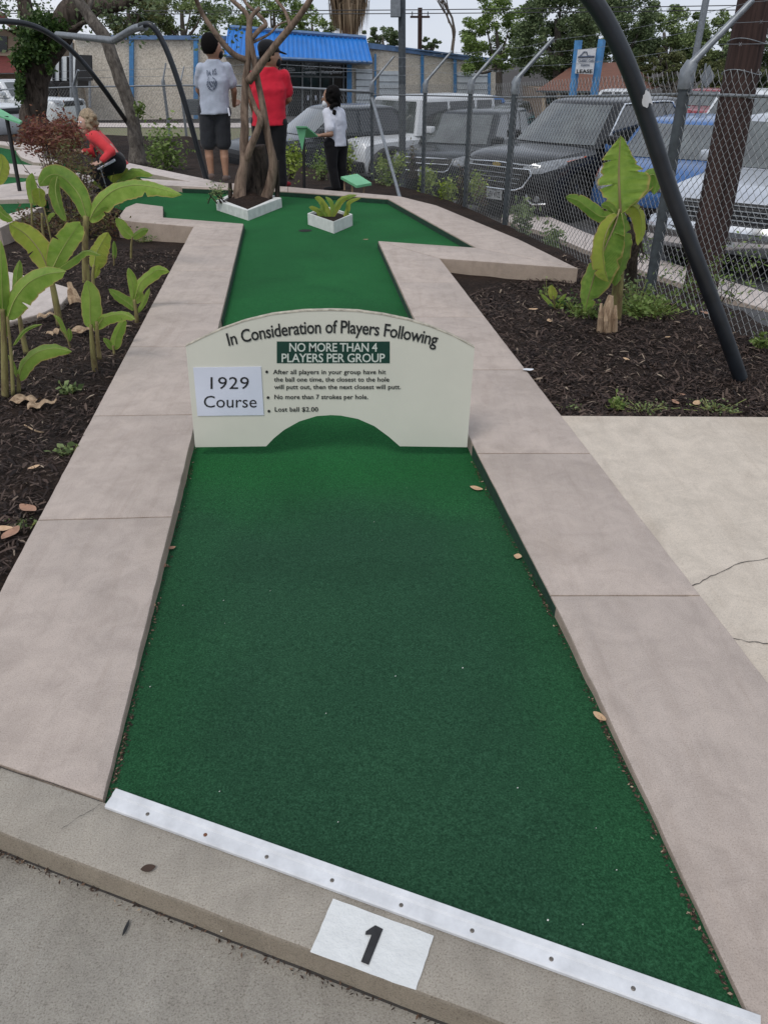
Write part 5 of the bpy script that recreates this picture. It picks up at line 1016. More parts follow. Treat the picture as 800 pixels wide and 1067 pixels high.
flat('concrete_border', [(-60, 196), (0, 192.5), (40, 187.5), (66, 190), (60, 198), (36, 207), (0, 208), (-60, 210)], -.6, .0, 'curb_far')
flat('putting_carpet', [(-60, 209), (0, 207.5), (36, 206.5), (50, 208), (28, 219), (0, 226), (-60, 228)], -.7, -.05, 'turf', 0)
flat('concrete_border', [(-60, 228), (0, 225.5), (28, 217.5), (46, 215), (22, 227), (0, 237.5), (-60, 240)], -.6, .0, 'curb_far')
flat('concrete_border', [(131, 169), (215, 186.5), (232, 191), (210, 191.5), (142, 178), (120, 175)], -.6, .006, 'curb_far')
flat('putting_carpet', [(120, 172), (142, 177), (212, 190), (240, 193), (230, 197), (120, 190)], -.7, -.055, 'turf', 0)
flat('concrete_border', [(124, 184), (165, 187), (228, 191.5), (227, 195.5), (172, 193), (128, 190.5)], -.6, .012, 'curb_far')
# ------------------------------------------------------------------ buildings
def wall_quad(mb, a, b, c, d): mb.add([a, b, c, d], [(0, 1, 2, 3)])
bl = thing('shop_building', 'long beige pebble wall building with blue trim and bright blue awning over shop windows', 'building', D(240, 118, 40))
# front line of the building: picture x -> distance
def YB(px): return float(np.interp(px, [78, 240, 385, 516], [38, 40, 43, 50]))
def top(px): return float(np.interp(px, [78, 240, 385, 516], [38.5, 39.5, 46, 62.5]))
def bot(px): return 140
def Wp(px, py, off=0.0): return D(px, py, YB(px)-off)
def wall_piece(name, x0, x1, yt, yb, off, m, parent=bl, th=.12, n_=4):
    f = lambda v: v if callable(v) else (lambda x: v); yt, yb = f(yt), f(yb); mb = MB(); A = []
    for i in range(n_+1):
        x = x0+(x1-x0)*i/n_; A.append((Wp(x, yt(x), off), Wp(x, yb(x), off)))
    for (a, b), (c, d) in zip(A[:-1], A[1:]):
        k = Vector((0, th, 0)); mb.add([b, d, c, a, b+k, d+k, c+k, a+k], [(0, 1, 2, 3), (7, 6, 5, 4), (3, 2, 6, 7), (0, 4, 5, 1)])
    a, b = A[0]; k = Vector((0, th, 0)); mb.add([a, b, b+k, a+k], [(0, 1, 2, 3)]); a, b = A[-1]; mb.add([a, b, b+k, a+k], [(3, 2, 1, 0)])
    return obj(name, mb, m, parent)
wall_piece('wall', 78, 288, top, bot, 0, M['agg']); wall_piece('wall', 361, 516, top, bot, 0, M['agg']); wall_piece('wall', 288, 361, top, 60, 0, M['agg'])
mb = MB(); 
A = [Wp(78, top(78)), Wp(240, top(240)), Wp(385, top(385)), Wp(516, top(516))]; Bk = [p+Vector((0, 12, -.02)) for p in A]; mb.add(A+Bk, [(0, 1, 5, 4), (1, 2, 6, 5), (2, 3, 7, 6)]); mb.add([A[3], Bk[3], Bk[3]+Vector((0, 0, -4)), A[3]+Vector((0, 0, -4))], [(0, 1, 2, 3)]); mb.add([A[0], A[0]+Vector((0, 0, -4)), Bk[0]+Vector((0, 0, -4)), Bk[0]], [(0, 1, 2, 3)])
obj('roof', mb, M['stucco'], bl)
wall_piece('fascia', 77, 240, lambda x: top(x)-2.2, lambda x: top(x)+2.2, .15, M['blue_trim_dull'])
wall_piece('fascia', 383, 517, lambda x: top(x)-1.5, lambda x: top(x)+4.2, .15, M['blue_trim_dull'])
for x in (137, 204, 440, 474): wall_piece('pilaster', x-2.2 if x < 300 else x-1.6, x+2.2 if x < 300 else x+1.6, lambda q: top(q)+3, bot, .12, M['blue_trim'], n_=1)
wall_piece('pilaster', 361.5, 366.5, 62, bot, .14, M['blue_trim'], n_=1); wall_piece('pilaster', 390, 392, lambda q: 56, bot, .1, M['blue_trim'], n_=1)
for x0, x1, y0 in ((371, 388, 72), (395, 417, 74), (476, 508, 75)):
    dr = wall_piece('roller_door', x0, x1, y0, bot, .06, M['door_white'], n_=1)
    mb = MB()
    for k in range(6): q0, q1 = Wp(x0, y0+7*k+4, .075), Wp(x1, y0+7*k+4, .075); mb.tube([q0, q1], .02, 4)
    obj('door_ribs', mb, M['alu'], dr)
wall_piece('door_frame', 508.2, 511, 74, bot, .1, M['blue_trim'], n_=1)
# awning
aw = MB(); sg_ = MB(); nA = 30
def awp(t, v):   # v 0 top back, 1 bottom front
    x = 238.5+(381-238.5)*t; x2 = 234.5+(387.5-234.5)*t; y0 = 29.5+(40.5-29.5)*t; y1 = 58+(65-58)*t; a = Wp(x, y0, -.1); b = Wp(x2, y1, 1.5); return a.lerp(b, v)
aw.grid(lambda u, v: awp(u, v), nA, 3); aw.add([awp(0, 0), awp(0, 1), Wp(236, 62, 0)], [(0, 1, 2)]); aw.add([awp(1, 0), awp(1, 1), Wp(385, 68, 0)], [(2, 1, 0)])
ao = obj('awning', aw, M['blue_roof'], bl); mb = MB()
for k in range(nA+1): mb.tube([awp(k/nA, 0)+Vector((0, -.03, .02)), awp(k/nA, 1)+Vector((0, -.03, .02))], .03, 4)
obj('seams', mb, M['blue_roof'], ao); mb = MB().tube([awp(0, 0)+Vector((0, 0, .05)), awp(1, 0)+Vector((0, 0, .05))], .10, 6); mb.tube([awp(0, 1), awp(1, 1)], .07, 6); obj('flashing', mb, M['blue_trim_dull'], ao)
mb = MB(); mb.add([awp(0, 1), awp(1, 1), Wp(385, 68.5, -.05), Wp(236, 61.5, -.05)], [(0, 1, 2, 3)]); obj('soffit', mb, M['alu'], ao)
wall_piece('shop_front', 288, 361, lambda x: 60+(x-288)*.05, bot, -.1, M['shop_glass'])
fr_ = MB()
def bar(x0, y0, x1, y1, r=.04): fr_.tube([Wp(x0, y0, -.03), Wp(x1, y1, -.03)], r, 4)
for x in (299, 315, 333.5, 358): bar(x, 60, x, 120)
for x in (324, 347): bar(x, 80, x, 120, .03)
bar(288, 79, 361, 80.5); bar(288, 92, 315, 92.3, .03); bar(333, 92, 361, 93, .03)
obj('window_frame', fr_, M['alu'], bl); tx = MB(); W2 = lambda x, y: Wp(x, y, -.07)
for s_, a, b, y, c in (('617-0251', 291, 307, 74, -3.4), ('CLARK', 318, 328, 67, -2.8), ('CLASSIC', 316.5, 330, 72, -3.2), ('MOTORS', 318, 329, 77.3, -3.2), ('Your Complete', 336, 355, 71, -2.9), ('Mustang Source', 335, 356, 76.3, -3.2)): text_in(tx, s_, W2, a, b, y, c, .03)
obj('window_lettering', tx, M['white_metal'], bl)
mb = MB()
for x, y in ((321, 102), (329, 102)): mb.box(Wp(x-.8, y+2.5, .0), Wp(x+.8, y-2.5, .03))
obj('door_sticker', mb, M['paper'], bl)
# left: panel fence / trailer, black board, wooden house
wt = thing('white_trailer', 'white panelled trailer body standing between the ivy tree and the beige wall', 'trailer', D(65, 92, 36)); Yt = 36
mb = MB(); slab_y(mb, [D(48, 84, Yt), D(79, 84, Yt), D(79, 58, Yt), D(50, 60, Yt)], Yt, Yt+1.6); obj('body', mb, M['door_white'], wt)
for x in (56, 63, 71): obj('rib_bar', MB().tube([D(x, 84, Yt-.05), D(x, 59, Yt-.05)], .05, 4), M['plastic'], wt)
mb = MB(); slab_y(mb, [D(44, 91, Yt-.1), D(80, 91, Yt-.1), D(80, 85, Yt-.1), D(44, 85, Yt-.1)], Yt-.1, Yt+1.5); obj('chassis', mb, M['plastic'], wt)
for x in (52, 72): obj('wheel', MB().lathe([(.05, 0), (.33, 0), (.36, .04), (.36, .2), (.33, .24), (.05, .24)], Matrix.Translation(D(x, 95, Yt-.3)) @ Matrix.Rotation(R(90), 4, 'X'), 20), M['tyre'], wt, smooth=40)
bb = thing('black_board', 'black square panel standing against the beige wall', 'panel', D(87, 84, 34)); mb = MB(); slab_y(mb, [D(78, 84, 34), D(96, 84, 34), D(95, 57.5, 34), D(79, 57, 34)], 34, 34.15); obj('panel', mb, M['plastic'], bb)
for x in (80, 94): obj('leg', MB().tube([D(x, 112, 34.1), D(x, 80, 34.1)], .05, 6), M['galv'], bb)
obj('utility_box', MB().bbox(D(194, 120, 36.5), D(210, 103, 37.2), .04), M['dark_steel'], label='dark grey metal box against the beige wall behind the grey shirted man', cat='box')
obj('steel_pole', MB().tube([D(75, 110, 35), D(74, 25, 35)], .07, 8), M['galv'], label='grey steel pole at the left corner of the beige wall', cat='pole', smooth=60)
wh = thing('wooden_house', 'tan house with a dull red roof behind the ivy tree', 'house', D(0, 105, 45)); Yw = 45
mb = MB(); slab_y(mb, [D(-80, 110, Yw), D(26, 110, Yw), D(26, 42, Yw), D(4, 30, Yw), D(-80, 30, Yw)], Yw, Yw+8); obj('wall', mb, M['stucco'], wh)
mb = MB(); mb.add([D(-90, 32, Yw-1), D(2, 22, Yw-1), D(34, 47, Yw-1), D(34, 44, Yw-1), D(2, 12, Yw-1), D(-90, 12, Yw-1), D(2, 12, Yw+9), D(34, 44, Yw+9), D(-90, 12, Yw+9)], [(0, 1, 4, 5), (1, 2, 3, 4), (4, 3, 7, 6), (5, 4, 6, 8)]); obj('roof', mb, M['red_roof'], wh)
mb = MB(); mb.add([D(-80, 76, Yw-2.2), D(28, 76, Yw-2.2), D(28, 59, Yw), D(-80, 55, Yw)], [(0, 1, 2, 3)]); obj('porch_roof', mb, M['red_roof'], wh); mb = MB(); slab_y(mb, [D(-10, 54, Yw-.05), D(8, 54, Yw-.05), D(8, 38, Yw-.05), D(-10, 36, Yw-.05)], Yw-.08, Yw-.02); obj('window', mb, M['shop_glass'], wh)
# right: brown roofed house
bh = thing('brown_roof_house', 'low house with a red brown shingle hip roof beyond the lot sign', 'house', D(600, 110, 34)); Yq = 33
mb = MB(); P = [D(558, 94.5, Yq), D(668, 95.5, Yq), D(690, 90, Yq+9), D(600, 66, Yq+5), D(652, 64.5, Yq+5)]; mb.add(P, [(0, 1, 4, 3), (1, 2, 4)]); obj('roof', mb, M['shingle'], bh)
mb = MB(); slab_y(mb, [D(566, 135, Yq+.8), D(664, 135, Yq+.8), D(664, 93, Yq+.8), D(566, 93, Yq+.8)], Yq+.8, Yq+6); obj('wall', mb, M['agg_wood'], bh)
mb = MB(); slab_y(mb, [D(558, 96, Yq), D(668, 97.5, Yq), D(668, 95.2, Yq), D(558, 94.2, Yq)], Yq-.05, Yq+.05); obj('gutter', mb, M['dark_steel'], bh)
for x in (574, 590, 622, 640, 656): obj('window', MB().box(D(x-5, 108, Yq+.76), D(x+5, 99, Yq+.79)), M['shop_glass'], bh)
for x in (566, 582, 606, 632, 650, 664): obj('porch_post', MB().tube([D(x, 125, Yq+.1), D(x, 96, Yq+.1)], .07, 6), M['stucco'], bh)
# back fence behind the parking lot
bf = thing('timber_fence', 'weathered timber and rail fence along the far side of the parking lot', 'fence', D(700, 115, 37))
mb = MB()
for k in range(60): x = 655+k*4.0; a, b_ = D(x, 122, 37), D(x, 103+random.uniform(-.8, .8), 37); mb.box(a-Vector((.07, .02, .5)), Vector((a.x+.07, 37.02, b_.z)))
obj('boards', mb, M['agg_wood'], bf); obj('rail', MB().tube([D(640, 106, 36.9), D(900, 106, 36.9)], .05, 5), M['agg_wood'], bf)
# ------------------------------------------------------------------ vehicles
def car(label, wheel_px, wz, head, L, W, Hh, pm, style, cat='car', name='parked_car', glass='car_glass', detail=2, grp='cars in the parking lot', Yat=None, nose_px=None, **o):
    """style: dict of side profile heights; x forward. wheel_px: picture place of the front left wheel's contact"""
    s = dict(hood=.62*Hh, nose=.50*Hh, belt=.62*Hh, wsb=.20*L, wst=.02*L, rt=-.36*L, rb=-.44*L, wr=.345, fx=.5*L-.92, rx=-.5*L+.95, clear=.24, boxy=.0, tumble=.13, bow=.10, corner=.30)
    s.update(style); wl = G(wheel_px[0], wheel_px[1], wz) if Yat is None else Vector((D(wheel_px[0], wheel_px[1], Yat).x, Yat, wz))
    hx = Vector((-math.sin(head), -math.cos(head), 0)); ly = Vector((-hx.y, hx.x, 0)); c = wl-hx*s['fx']-ly*(W/2-.1)
    if nose_px: q_ = D(nose_px, 200, Yat); c = Vector((q_.x, Yat, wz))-hx*(L/2)
    r = thing(name, label, cat, c, math.atan2(hx.y, hx.x), grp); hw = W/2; x0 = L/2
    ob = lambda nm, mb, m, p=None, sm=None: obj(nm, mb, M[m], p or r, smooth=sm, local=True)
    # side outline, from the lower front round over the hood to the tail
    clr, nz, hz, bz_ = s['clear'], s['nose'], s['hood'], s['belt']
    up_ = [(x0-.16, clr), (x0-.05, clr+.10), (x0, clr+.28), (x0-.01, nz-.10), (x0-.06, nz), (x0-.16, nz+(hz-nz)*.45), (x0-.5, nz+(hz-nz)*.8), (s['wsb']+.3, hz), (s['wsb'], bz_), (s['wsb']-.6, bz_+.01), (0, bz_+.015), (s['rb']+.3, bz_+.02), (s['rb']-.02, bz_), (-x0+.05, bz_-.12), (-x0, .55*Hh-.15), (-x0+.02, clr+.2), (-x0+.15, clr)]
    def arch(cx): R_ = s['wr']+.07; return [(cx+R_*math.cos(a), s['wr']+R_*math.sin(a)) for a in np.linspace(-.25, math.pi+.25, 13)][::-1]
    low = arch(s['rx'])+arch(s['fx']); out_ = up_+low; nO = len(out_)
    def section(t):
        a = abs(t); q = max(0, (a-.45)/.55); pull = s['corner']*(1-math.sqrt(max(0, 1-q*q))) if not s['boxy'] else s['corner']*.3*q**4
        res = []
        for i, (x, z) in enumerate(out_):
            xx = x
            if i < len(up_):
                if x > x0-.6: xx = x-pull*min(1, (x-(x0-.6))/.4)
                if x < -x0+.6: xx = x+pull*.8*min(1, ((-x0+.6)-x)/.4)
                if 3 <= i <= 12: z = z-.05*a**4-(.05 if a > .97 else 0)
            y = hw*t*(1-.05*max(0, (z-.6)/.6)); res.append(Vector((xx, y, z)))
        return res
    ts = [-1, -.985, -.93, -.8, -.6, -.35, 0, .35, .6, .8, .93, .985, 1]; mb = MB()
    for t in ts: mb.v += [tuple(p) for p in section(t)]
    for k in range(len(ts)-1):
        for i in range(len(up_)-1): mb.f.append((k*nO+i, k*nO+i+1, (k+1)*nO+i+1, (k+1)*nO+i))
        if k in (0, len(ts)-2):
            for i in range(len(up_)-1, nO): j = (i+1) % nO; mb.f.append((k*nO+i, k*nO+j, (k+1)*nO+j, (k+1)*nO+i))
    e = len(ts)-1; mb.f.append(tuple(range(nO))[::-1]); mb.f.append(tuple(e*nO+i for i in range(nO)))
    body = ob('body', mb, pm, None, 38)
    ob('underbody', MB().box((-x0+.3, -hw+.12, .16), (x0-.3, hw-.12, min(hz, bz_)-.16)), 'plastic')
    # cabin
    zc0, zc1 = bz_-.03, Hh
    def cab(v, which, t):   # which: 'f','b' faces, t -1..1 ; v height 0..1
        xf = s['wsb']+(s['wst']-s['wsb'])*v; xb = s['rb']+(s['rt']-s['rb'])*v; hwv = hw*(.955-s['tumble']*v); z = zc0+(zc1-zc0)*v
        if which == 'f': return Vector((xf+.02-s['bow']*2*t*t*.6, hwv*t, z))
        if which == 'b': return Vector((xb-.02+s['bow']*t*t*.6, hwv*t, z))
    def ring(v):
        pts = [cab(v, 'f', t) for t in (-.88, -.6, -.3, 0, .3, .6, .88)]; a = cab(v, 'f', .97); pts.append(Vector((a.x-.03, a.y, a.z))); 
        hwv = hw*(.955-s['tumble']*v); z = zc0+(zc1-zc0)*v; xf = cab(v, 'f', 1).x-.12; xb = cab(v, 'b', 1).x+.12
        for k in range(5): pts.append(Vector((xf+(xb-xf)*k/4, hwv, z)))
        a = cab(v, 'b', .97); pts.append(Vector((a.x+.03, a.y, a.z))); pts += [cab(v, 'b', t) for t in (.88, .6, .3, 0, -.3, -.6, -.88)]
        a = cab(v, 'b', -.97); pts.append(Vector((a.x+.03, a.y, a.z)))
        for k in range(5): pts.append(Vector((xb+(xf-xb)*k/4, -hwv, z)))
        a = cab(v, 'f', -.97); pts.append(Vector((a.x-.03, a.y, a.z))); return pts
    mb = MB(); rings = [ring(v) for v in (0, .3, .6, .86, .95)]; top_ = ring(1.0); cx = (s['wst']+s['rt'])/2
    rings.append([Vector((cx+(p.x-cx)*.97, p.y*.965, p.z-.005)) for p in top_]); rings.append([Vector((cx+(p.x-cx)*.75, p.y*.7, p.z+.025)) for p in top_]); m_ = len(top_)
    for q in rings: mb.v += [tuple(p) for p in q]
    for k in range(len(rings)-1):
        for i in range(m_): j = (i+1) % m_; mb.f.append((k*m_+i, k*m_+j, (k+1)*m_+j, (k+1)*m_+i))
    mb.f.append(tuple((len(rings)-1)*m_+i for i in range(m_))); ob('cabin', mb, o.get('roofm', pm), None, 40)
    # glass
    def face_patch(which, v0, v1, t0, t1, off, shrink=.0): return MB().grid(lambda u, v: cab(v0+(v1-v0)*v, which, (t0+(t1-t0)*u)*(1-shrink*v))+Vector((off if which == 'f' else -off, 0, .004)), 8, 4)
    ob('windscreen', face_patch('f', .07, .9, -.9, .9, .012, .03), glass, None, 180)
    ob('rear_window', face_patch('b', .2, .85, -.8, .8, .012), 'car_glass_dark', None, 180)
    for sg in (-1, 1):
        def side_patch(xa, xb, v0=.12, v1=.88, off=.006):
            def fn(u, v):
                vv = v0+(v1-v0)*v; xf = cab(vv, 'f', 1).x-.16; xr = cab(vv, 'b', 1).x+.16
                a = max(min(xa, xf), xr); b = max(min(xb, xf), xr)
                return Vector((a+(b-a)*u, sg*(hw*(.955-s['tumble']*vv)+off), zc0+(zc1-zc0)*vv))
            return MB().grid(fn, 3, 4)
        cuts_ = o.get('cuts', [s['wsb'], (s['wsb']+s['rb'])/2+.15, s['rb']+(.9 if L > 4.5 else .5), s['rb']])
        for a, b in zip(cuts_[:-1], cuts_[1:]): ob('side_window', side_patch(a-.04, b+.04), 'car_glass_dark' if detail > 1 else 'car_glass_dark', None)
        if o.get('chrome_side') and sg > 0:
            mb = MB(); loop_ = []
            for t in np.linspace(0, 1, 8): loop_.append((cuts_[0]-.02-(cuts_[0]-cab(.1, 'f', 1).x+.14)*0, .1+.8*t, 0))
            xf0, xf1 = cab(.1, 'f', 1).x-.14, cab(.9, 'f', 1).x-.14; xr0, xr1 = cab(.1, 'b', 1).x+.2, cab(.9, 'b', 1).x+.2
            q = lambda x, vv: Vector((x, sg*(hw*(.955-s['tumble']*vv)+.012), zc0+(zc1-zc0)*vv))
            P = smooth_path([q(xf0, .1), q((xf0+xf1)/2, .5), q(xf1, .88), q(xf1-.2, .93), q(xr1+.3, .93), q(xr1+.1, .8), q(xr0, .35), q(xr0+.1, .12), q(0, .08), q(xf0, .1)], 5); mb.tube(P, .013, 6); ob('window_trim', mb, 'chrome')
        mm = Matrix.Translation(Vector((s['wsb']-.32, sg*(hw+.06), bz_+.08)))
        mr = ob('mirror', MB().bbox((-.07, -.11, -.06), (.07, .11, .08), .03, mm), pm, None, 60)
        # lamps
        for nm, cxx in (('wheel', s['fx']), ('wheel', s['rx'])):
            mt = Matrix.Translation(Vector((cxx, sg*(hw-.24), s['wr']))) @ Matrix.Rotation(R(-90*sg), 4, 'X'); R_ = s['wr']
            wo = thing(nm, None, None); wo.parent = r
            obj('tyre', MB().lathe([(R_*.62, .02), (R_*.93, 0), (R_, .04), (R_, .18), (R_*.93, .225), (R_*.66, .215), (R_*.64, .19)], mt, 28), M['tyre'], wo, smooth=40, local=True)
            mb = MB().lathe([(R_*.64, .18), (R_*.62, .20), (R_*.58, .15), (R_*.2, .17), (.02, .19)], mt, 28)
            for k in range(5):
                a = k*2*math.pi/5; mb.bbox((R_*.1, -.035, .15), (R_*.62, .035, .205), .01, mt @ Matrix.Rotation(a, 4, 'Z'))
            obj('rim', mb, M[o.get('rim', 'rim')], wo, smooth=30, local=True)
    # projecting shapes on the nose
    def nose(y, z, off=.012):
        t = max(-1, min(1, y/hw)); sec = section(t)[:8]
        zs = [p.z for p in sec]; xs_ = [p.x for p in sec]; return Vector((float(np.interp(z, zs, xs_))+off, y, z))
    def patch(poly, off=.012, n_=10):     # poly: top line and bottom line as y->(z) lists, same y range
        (ya, zt0, zb0), (yb, zt1, zb1) = poly[0], poly[-1]; ysx = [p[0] for p in poly]; zt = [p[1] for p in poly]; zb2 = [p[2] for p in poly]
        return MB().grid(lambda u, v: (lambda y: nose(y, float(np.interp(y, ysx, zt))*(1-v)+float(np.interp(y, ysx, zb2))*v, off))(ya+(yb-ya)*u), n_, 4)
    def line(pts, r_, off=.015): mb = MB(); mb.tube([nose(y, z, off) for y, z in pts], r_, 6); return mb
    r_tools = (nose, patch, line, ob, s, hw, x0); return r, r_tools
def front(r, tl, kind, plate=None):
    nose, patch, line, ob, s, hw, x0 = tl; nz, clr = s['nose'], s['clear']
    if kind == 'traverse':
        g = [(-.62, nz-.10, nz-.13), (-.52, nz-.09, nz-.30), (-.40, nz-.08, nz-.38), (.40, nz-.08, nz-.38), (.52, nz-.09, nz-.30), (.62, nz-.10, nz-.13)]
        gr = ob('grille', patch(g, .016, 20), 'plastic'); mb = MB()
        for k in range(3): mb.add(*(lambda q: (q.v, q.f))(line([(y, nz-.17-.065*k) for y in np.linspace(-.5+.03*k, .5-.03*k, 9)], .008, .026)))
        ob('grille_bars', mb, 'galv', gr); mb = MB(); ring_ = [(y, nz-.09) for y in np.linspace(-.62, .62, 11)]+[(.66, nz-.16), (.54, nz-.34), (.42, nz-.39)]+[(y, nz-.40) for y in np.linspace(.35, -.35, 7)]+[(-.42, nz-.39), (-.54, nz-.34), (-.66, nz-.16), (-.62, nz-.09)]
        mb = line(ring_, .014, .03); q = line([(y, nz-.02-.03*abs(y)) for y in np.linspace(-.72, .72, 15)], .014, .02); mb.add(q.v, q.f); ob('chrome_surround', mb, 'chrome', gr, 60)
        em = MB(); em.bbox((-.01, -.075, -.018), (.012, .075, .018), .004, Matrix.Translation(nose(0, nz-.055, .03))); em.bbox((-.01, -.028, -.032), (.014, .028, .032), .004, Matrix.Translation(nose(0, nz-.055, .03))); ob('emblem', em, 'gold', gr)
        for sg in (-1, 1):
            yy = sorted([sg*.50, sg*.93]); z_in, z_out = (nz-.085, nz-.005); 
            pl = [(sg*.50, nz-.055, nz-.09), (sg*.62, nz-.01, nz-.15), (sg*.78, nz+.03, nz-.14), (sg*.93, nz+.06, nz-.07)]; pl.sort(); hl = ob('headlight', patch(pl, .014, 12), 'lamp', None, 60)
            pl = [(sg*.915, nz+.055, nz+.0), (sg*.945, nz+.055, nz+.01)]; pl.sort(); ob('indicator', patch(pl, .018, 4), 'lamp_amber', hl)
            q = line([(sg*.60, clr+.27), (sg*.63, clr+.17), (sg*.68, clr+.13), (sg*.85, clr+.14)], .018, .02); ob('fog_light_trim', q, 'chrome', None, 60)
            mb = MB().lathe([(.001, 0), (.045, 0), (.05, -.02)], Matrix.Translation(nose(sg*.74, clr+.21, .03)) @ Matrix.Rotation(R(90), 4, 'Y'), 14); ob('fog_light', mb, 'lamp')
            pl = [(sg*.60, clr+.28, clr+.12), (sg*.88, clr+.28, clr+.13)]; pl.sort(); ob('bumper_inlet', patch(pl, .012, 6), 'plastic')
        pl = [(-.42, clr+.20, clr+.06), (.42, clr+.20, clr+.06)]; ob('lower_inlet', patch(pl, .012, 8), 'plastic')
    elif kind == 'crossover':
        g = [(-.55, nz-.03, nz-.16), (-.45, nz-.02, nz-.24), (.45, nz-.02, nz-.24), (.55, nz-.03, nz-.16)]; gr = ob('grille', patch(g, .014, 14), 'plastic')
        mb = line([(-.58, nz-.01)]+[(y, nz-.02) for y in np.linspace(-.5, .5, 9)]+[(.6, nz-.01), (.5, nz-.22)]+[(y, nz-.26) for y in np.linspace(.42, -.42, 7)]+[(-.5, nz-.22), (-.58, nz-.01)], .016, .03); q = line([(y, nz-.12) for y in np.linspace(-.5, .5, 9)], .013, .03); mb.add(q.v, q.f); ob('chrome_surround', mb, 'chrome', gr, 60)
        for sg in (-1, 1): pl = [(sg*.58, nz-.01, nz-.14), (sg*.74, nz+.03, nz-.17), (sg*.92, nz+.05, nz-.08)]; pl.sort(); ob('headlight', patch(pl, .014, 10), 'lamp', None, 60)
    elif kind == 'jeep':
        gr = ob('grille', MB().bbox((x0-.03, -.62, nz-.36), (x0+.02, .62, nz+.02), .02), o_paint, None, 40); 
        for k in range(7): ob('grille_slot', MB().bbox((x0+.0, -.35+.1*k+.02, nz-.32), (x0+.028, -.35+.1*k+.08, nz-.05), .008), 'plastic', gr)
        for sg in (-1, 1):
            ob('headlight', MB().lathe([(.001, .02), (.08, .015), (.10, 0)], Matrix.Translation(Vector((x0+.025, sg*.49, nz-.14))) @ Matrix.Rotation(R(90), 4, 'Y'), 18), 'lamp', None, 60)
            ob('fender_flare', MB().tube([Vector((s['fx']+.55*math.cos(a), sg*(hw+.04), s['wr']+.12+.40*math.sin(a))) for a in np.linspace(-.1, math.pi+.1, 12)], .075, 8), 'plastic', None, 60)
            ob('fender_flare', MB().tube([Vector((s['rx']+.55*math.cos(a), sg*(hw+.04), s['wr']+.12+.40*math.sin(a))) for a in np.linspace(-.1, math.pi+.1, 12)], .075, 8), 'plastic', None, 60)
        ob('bumper', MB().bbox((x0-.02, -hw+.02, clr+.08), (x0+.2, hw-.02, clr+.30), .03), 'plastic', None, 40)
    elif kind == 'hatch':
        for sg in (-1, 1):
            pl = [(sg*.38, nz-.02, nz-.10), (sg*.55, nz+.03, nz-.16), (sg*.72, nz+.09, nz-.12), (sg*.83, nz+.14, nz-.0)]; pl.sort(); hl = ob('headlight', patch(pl, .016, 10), 'lamp', None, 60)
            pl = [(sg*.80, nz+.12, nz+.0), (sg*.855, nz+.14, nz+.06)]; pl.sort(); ob('indicator', patch(pl, .02, 4), 'lamp_amber', hl)
        ob('grille', patch([(-.36, nz-.03, nz-.10), (.36, nz-.03, nz-.10)], .014, 8), 'plastic'); ob('lower_inlet', patch([(-.55, clr+.24, clr+.08), (.55, clr+.24, clr+.08)], .014, 8), 'plastic')
    elif kind == 'truck':
        gr = ob('grille', patch([(-.58, nz-.02, nz-.27), (.58, nz-.02, nz-.27)], .014, 10), 'plastic')
        mb = MB()
        for k in range(5): q = line([(y, nz-.05-.05*k) for y in np.linspace(-.56, .56, 7)], .007, .025); mb.add(q.v, q.f)
        ob('grille_bars', mb, 'galv', gr)
        for sg in (-1, 1): pl = [(sg*.62, nz-.01, nz-.26), (sg*.90, nz+.0, nz-.24)]; pl.sort(); ob('headlight', patch(pl, .018, 6), 'lamp', None, 60)
        bp_ = MB(); bp_.grid(lambda u, v: Vector((x0+.14-.16*abs(2*u-1)**3+.05*math.sin(math.pi*v), (2*u-1)*(hw+.01), clr+.10+.26*v)), 20, 8); bp_.grid(lambda u, v: Vector((x0+.14-.16*abs(2*u-1)**3-.14*v, (2*u-1)*(hw+.01), clr+.36)), 20, 2); ob('bumper', bp_, 'chrome', None, 50)
        ob('bumper_pad', MB().grid(lambda u, v: Vector((x0+.20-.16*abs(2*u-1)**3, (2*u-1)*(hw-.1), clr+.25+.05*v)), 20, 2), 'galv')
    else:
        ob('grille', patch([(-.5, nz-.03, nz-.18), (.5, nz-.03, nz-.18)], .014, 8), 'plastic')
        for sg in (-1, 1): pl = [(sg*.56, nz-.0, nz-.14), (sg*.8, nz+.02, nz-.12)]; pl.sort(); ob('headlight', patch(pl, .016, 6), 'lamp')
    if plate:
        zc_, yc_, txt = plate; p = nose(0, zc_, .03 if kind != 'truck' else .19); x_ = p.x
        po = ob('licence_plate', MB().bbox((x_, yc_-.155, zc_-.078), (x_+.012, yc_+.155, zc_+.078), .004), 'plate'); mb = MB(); text_in(mb, txt, lambda x, y: Vector((x_+.0145, x, y)), yc_-.125, yc_+.125, zc_-.045, .085, .02); text_in(mb, 'TEXAS', lambda x, y: Vector((x_+.0145, x, y)), yc_-.05, yc_+.05, zc_+.05, .018, .01); ob('plate_number', mb, 'sign_dark', po)
a30 = R(31)
r, tl = car('black three row SUV with chrome ringed grille behind the fence', (595, 231), -.85, R(46), 4.9, 1.86, 1.70, 'pt_black', dict(hood=1.07, nose=.93, belt=1.08, wsb=1.10, wst=.25, rt=-1.9, rb=-2.15, fx=1.45, rx=-1.45, wr=.36, clear=.22, tumble=.25, corner=.38), chrome_side=True, cat='SUV', name='parked_suv')
front(r, tl, 'traverse', (.44, 0, 'LBV 4173'))
r, tl = car('charcoal crossover parked between the white jeep and the black SUV', (497, 205), -1.2, R(27), 4.6, 1.84, 1.66, 'pt_grey', dict(hood=1.04, nose=.92, belt=1.06, wsb=1.05, wst=.3, rt=-1.75, rb=-2.0, fx=1.4, rx=-1.35, corner=.34), Yat=17.6, cat='SUV', name='parked_suv')
front(r, tl, 'crossover', (.62, 0, 'KTR 2086'))
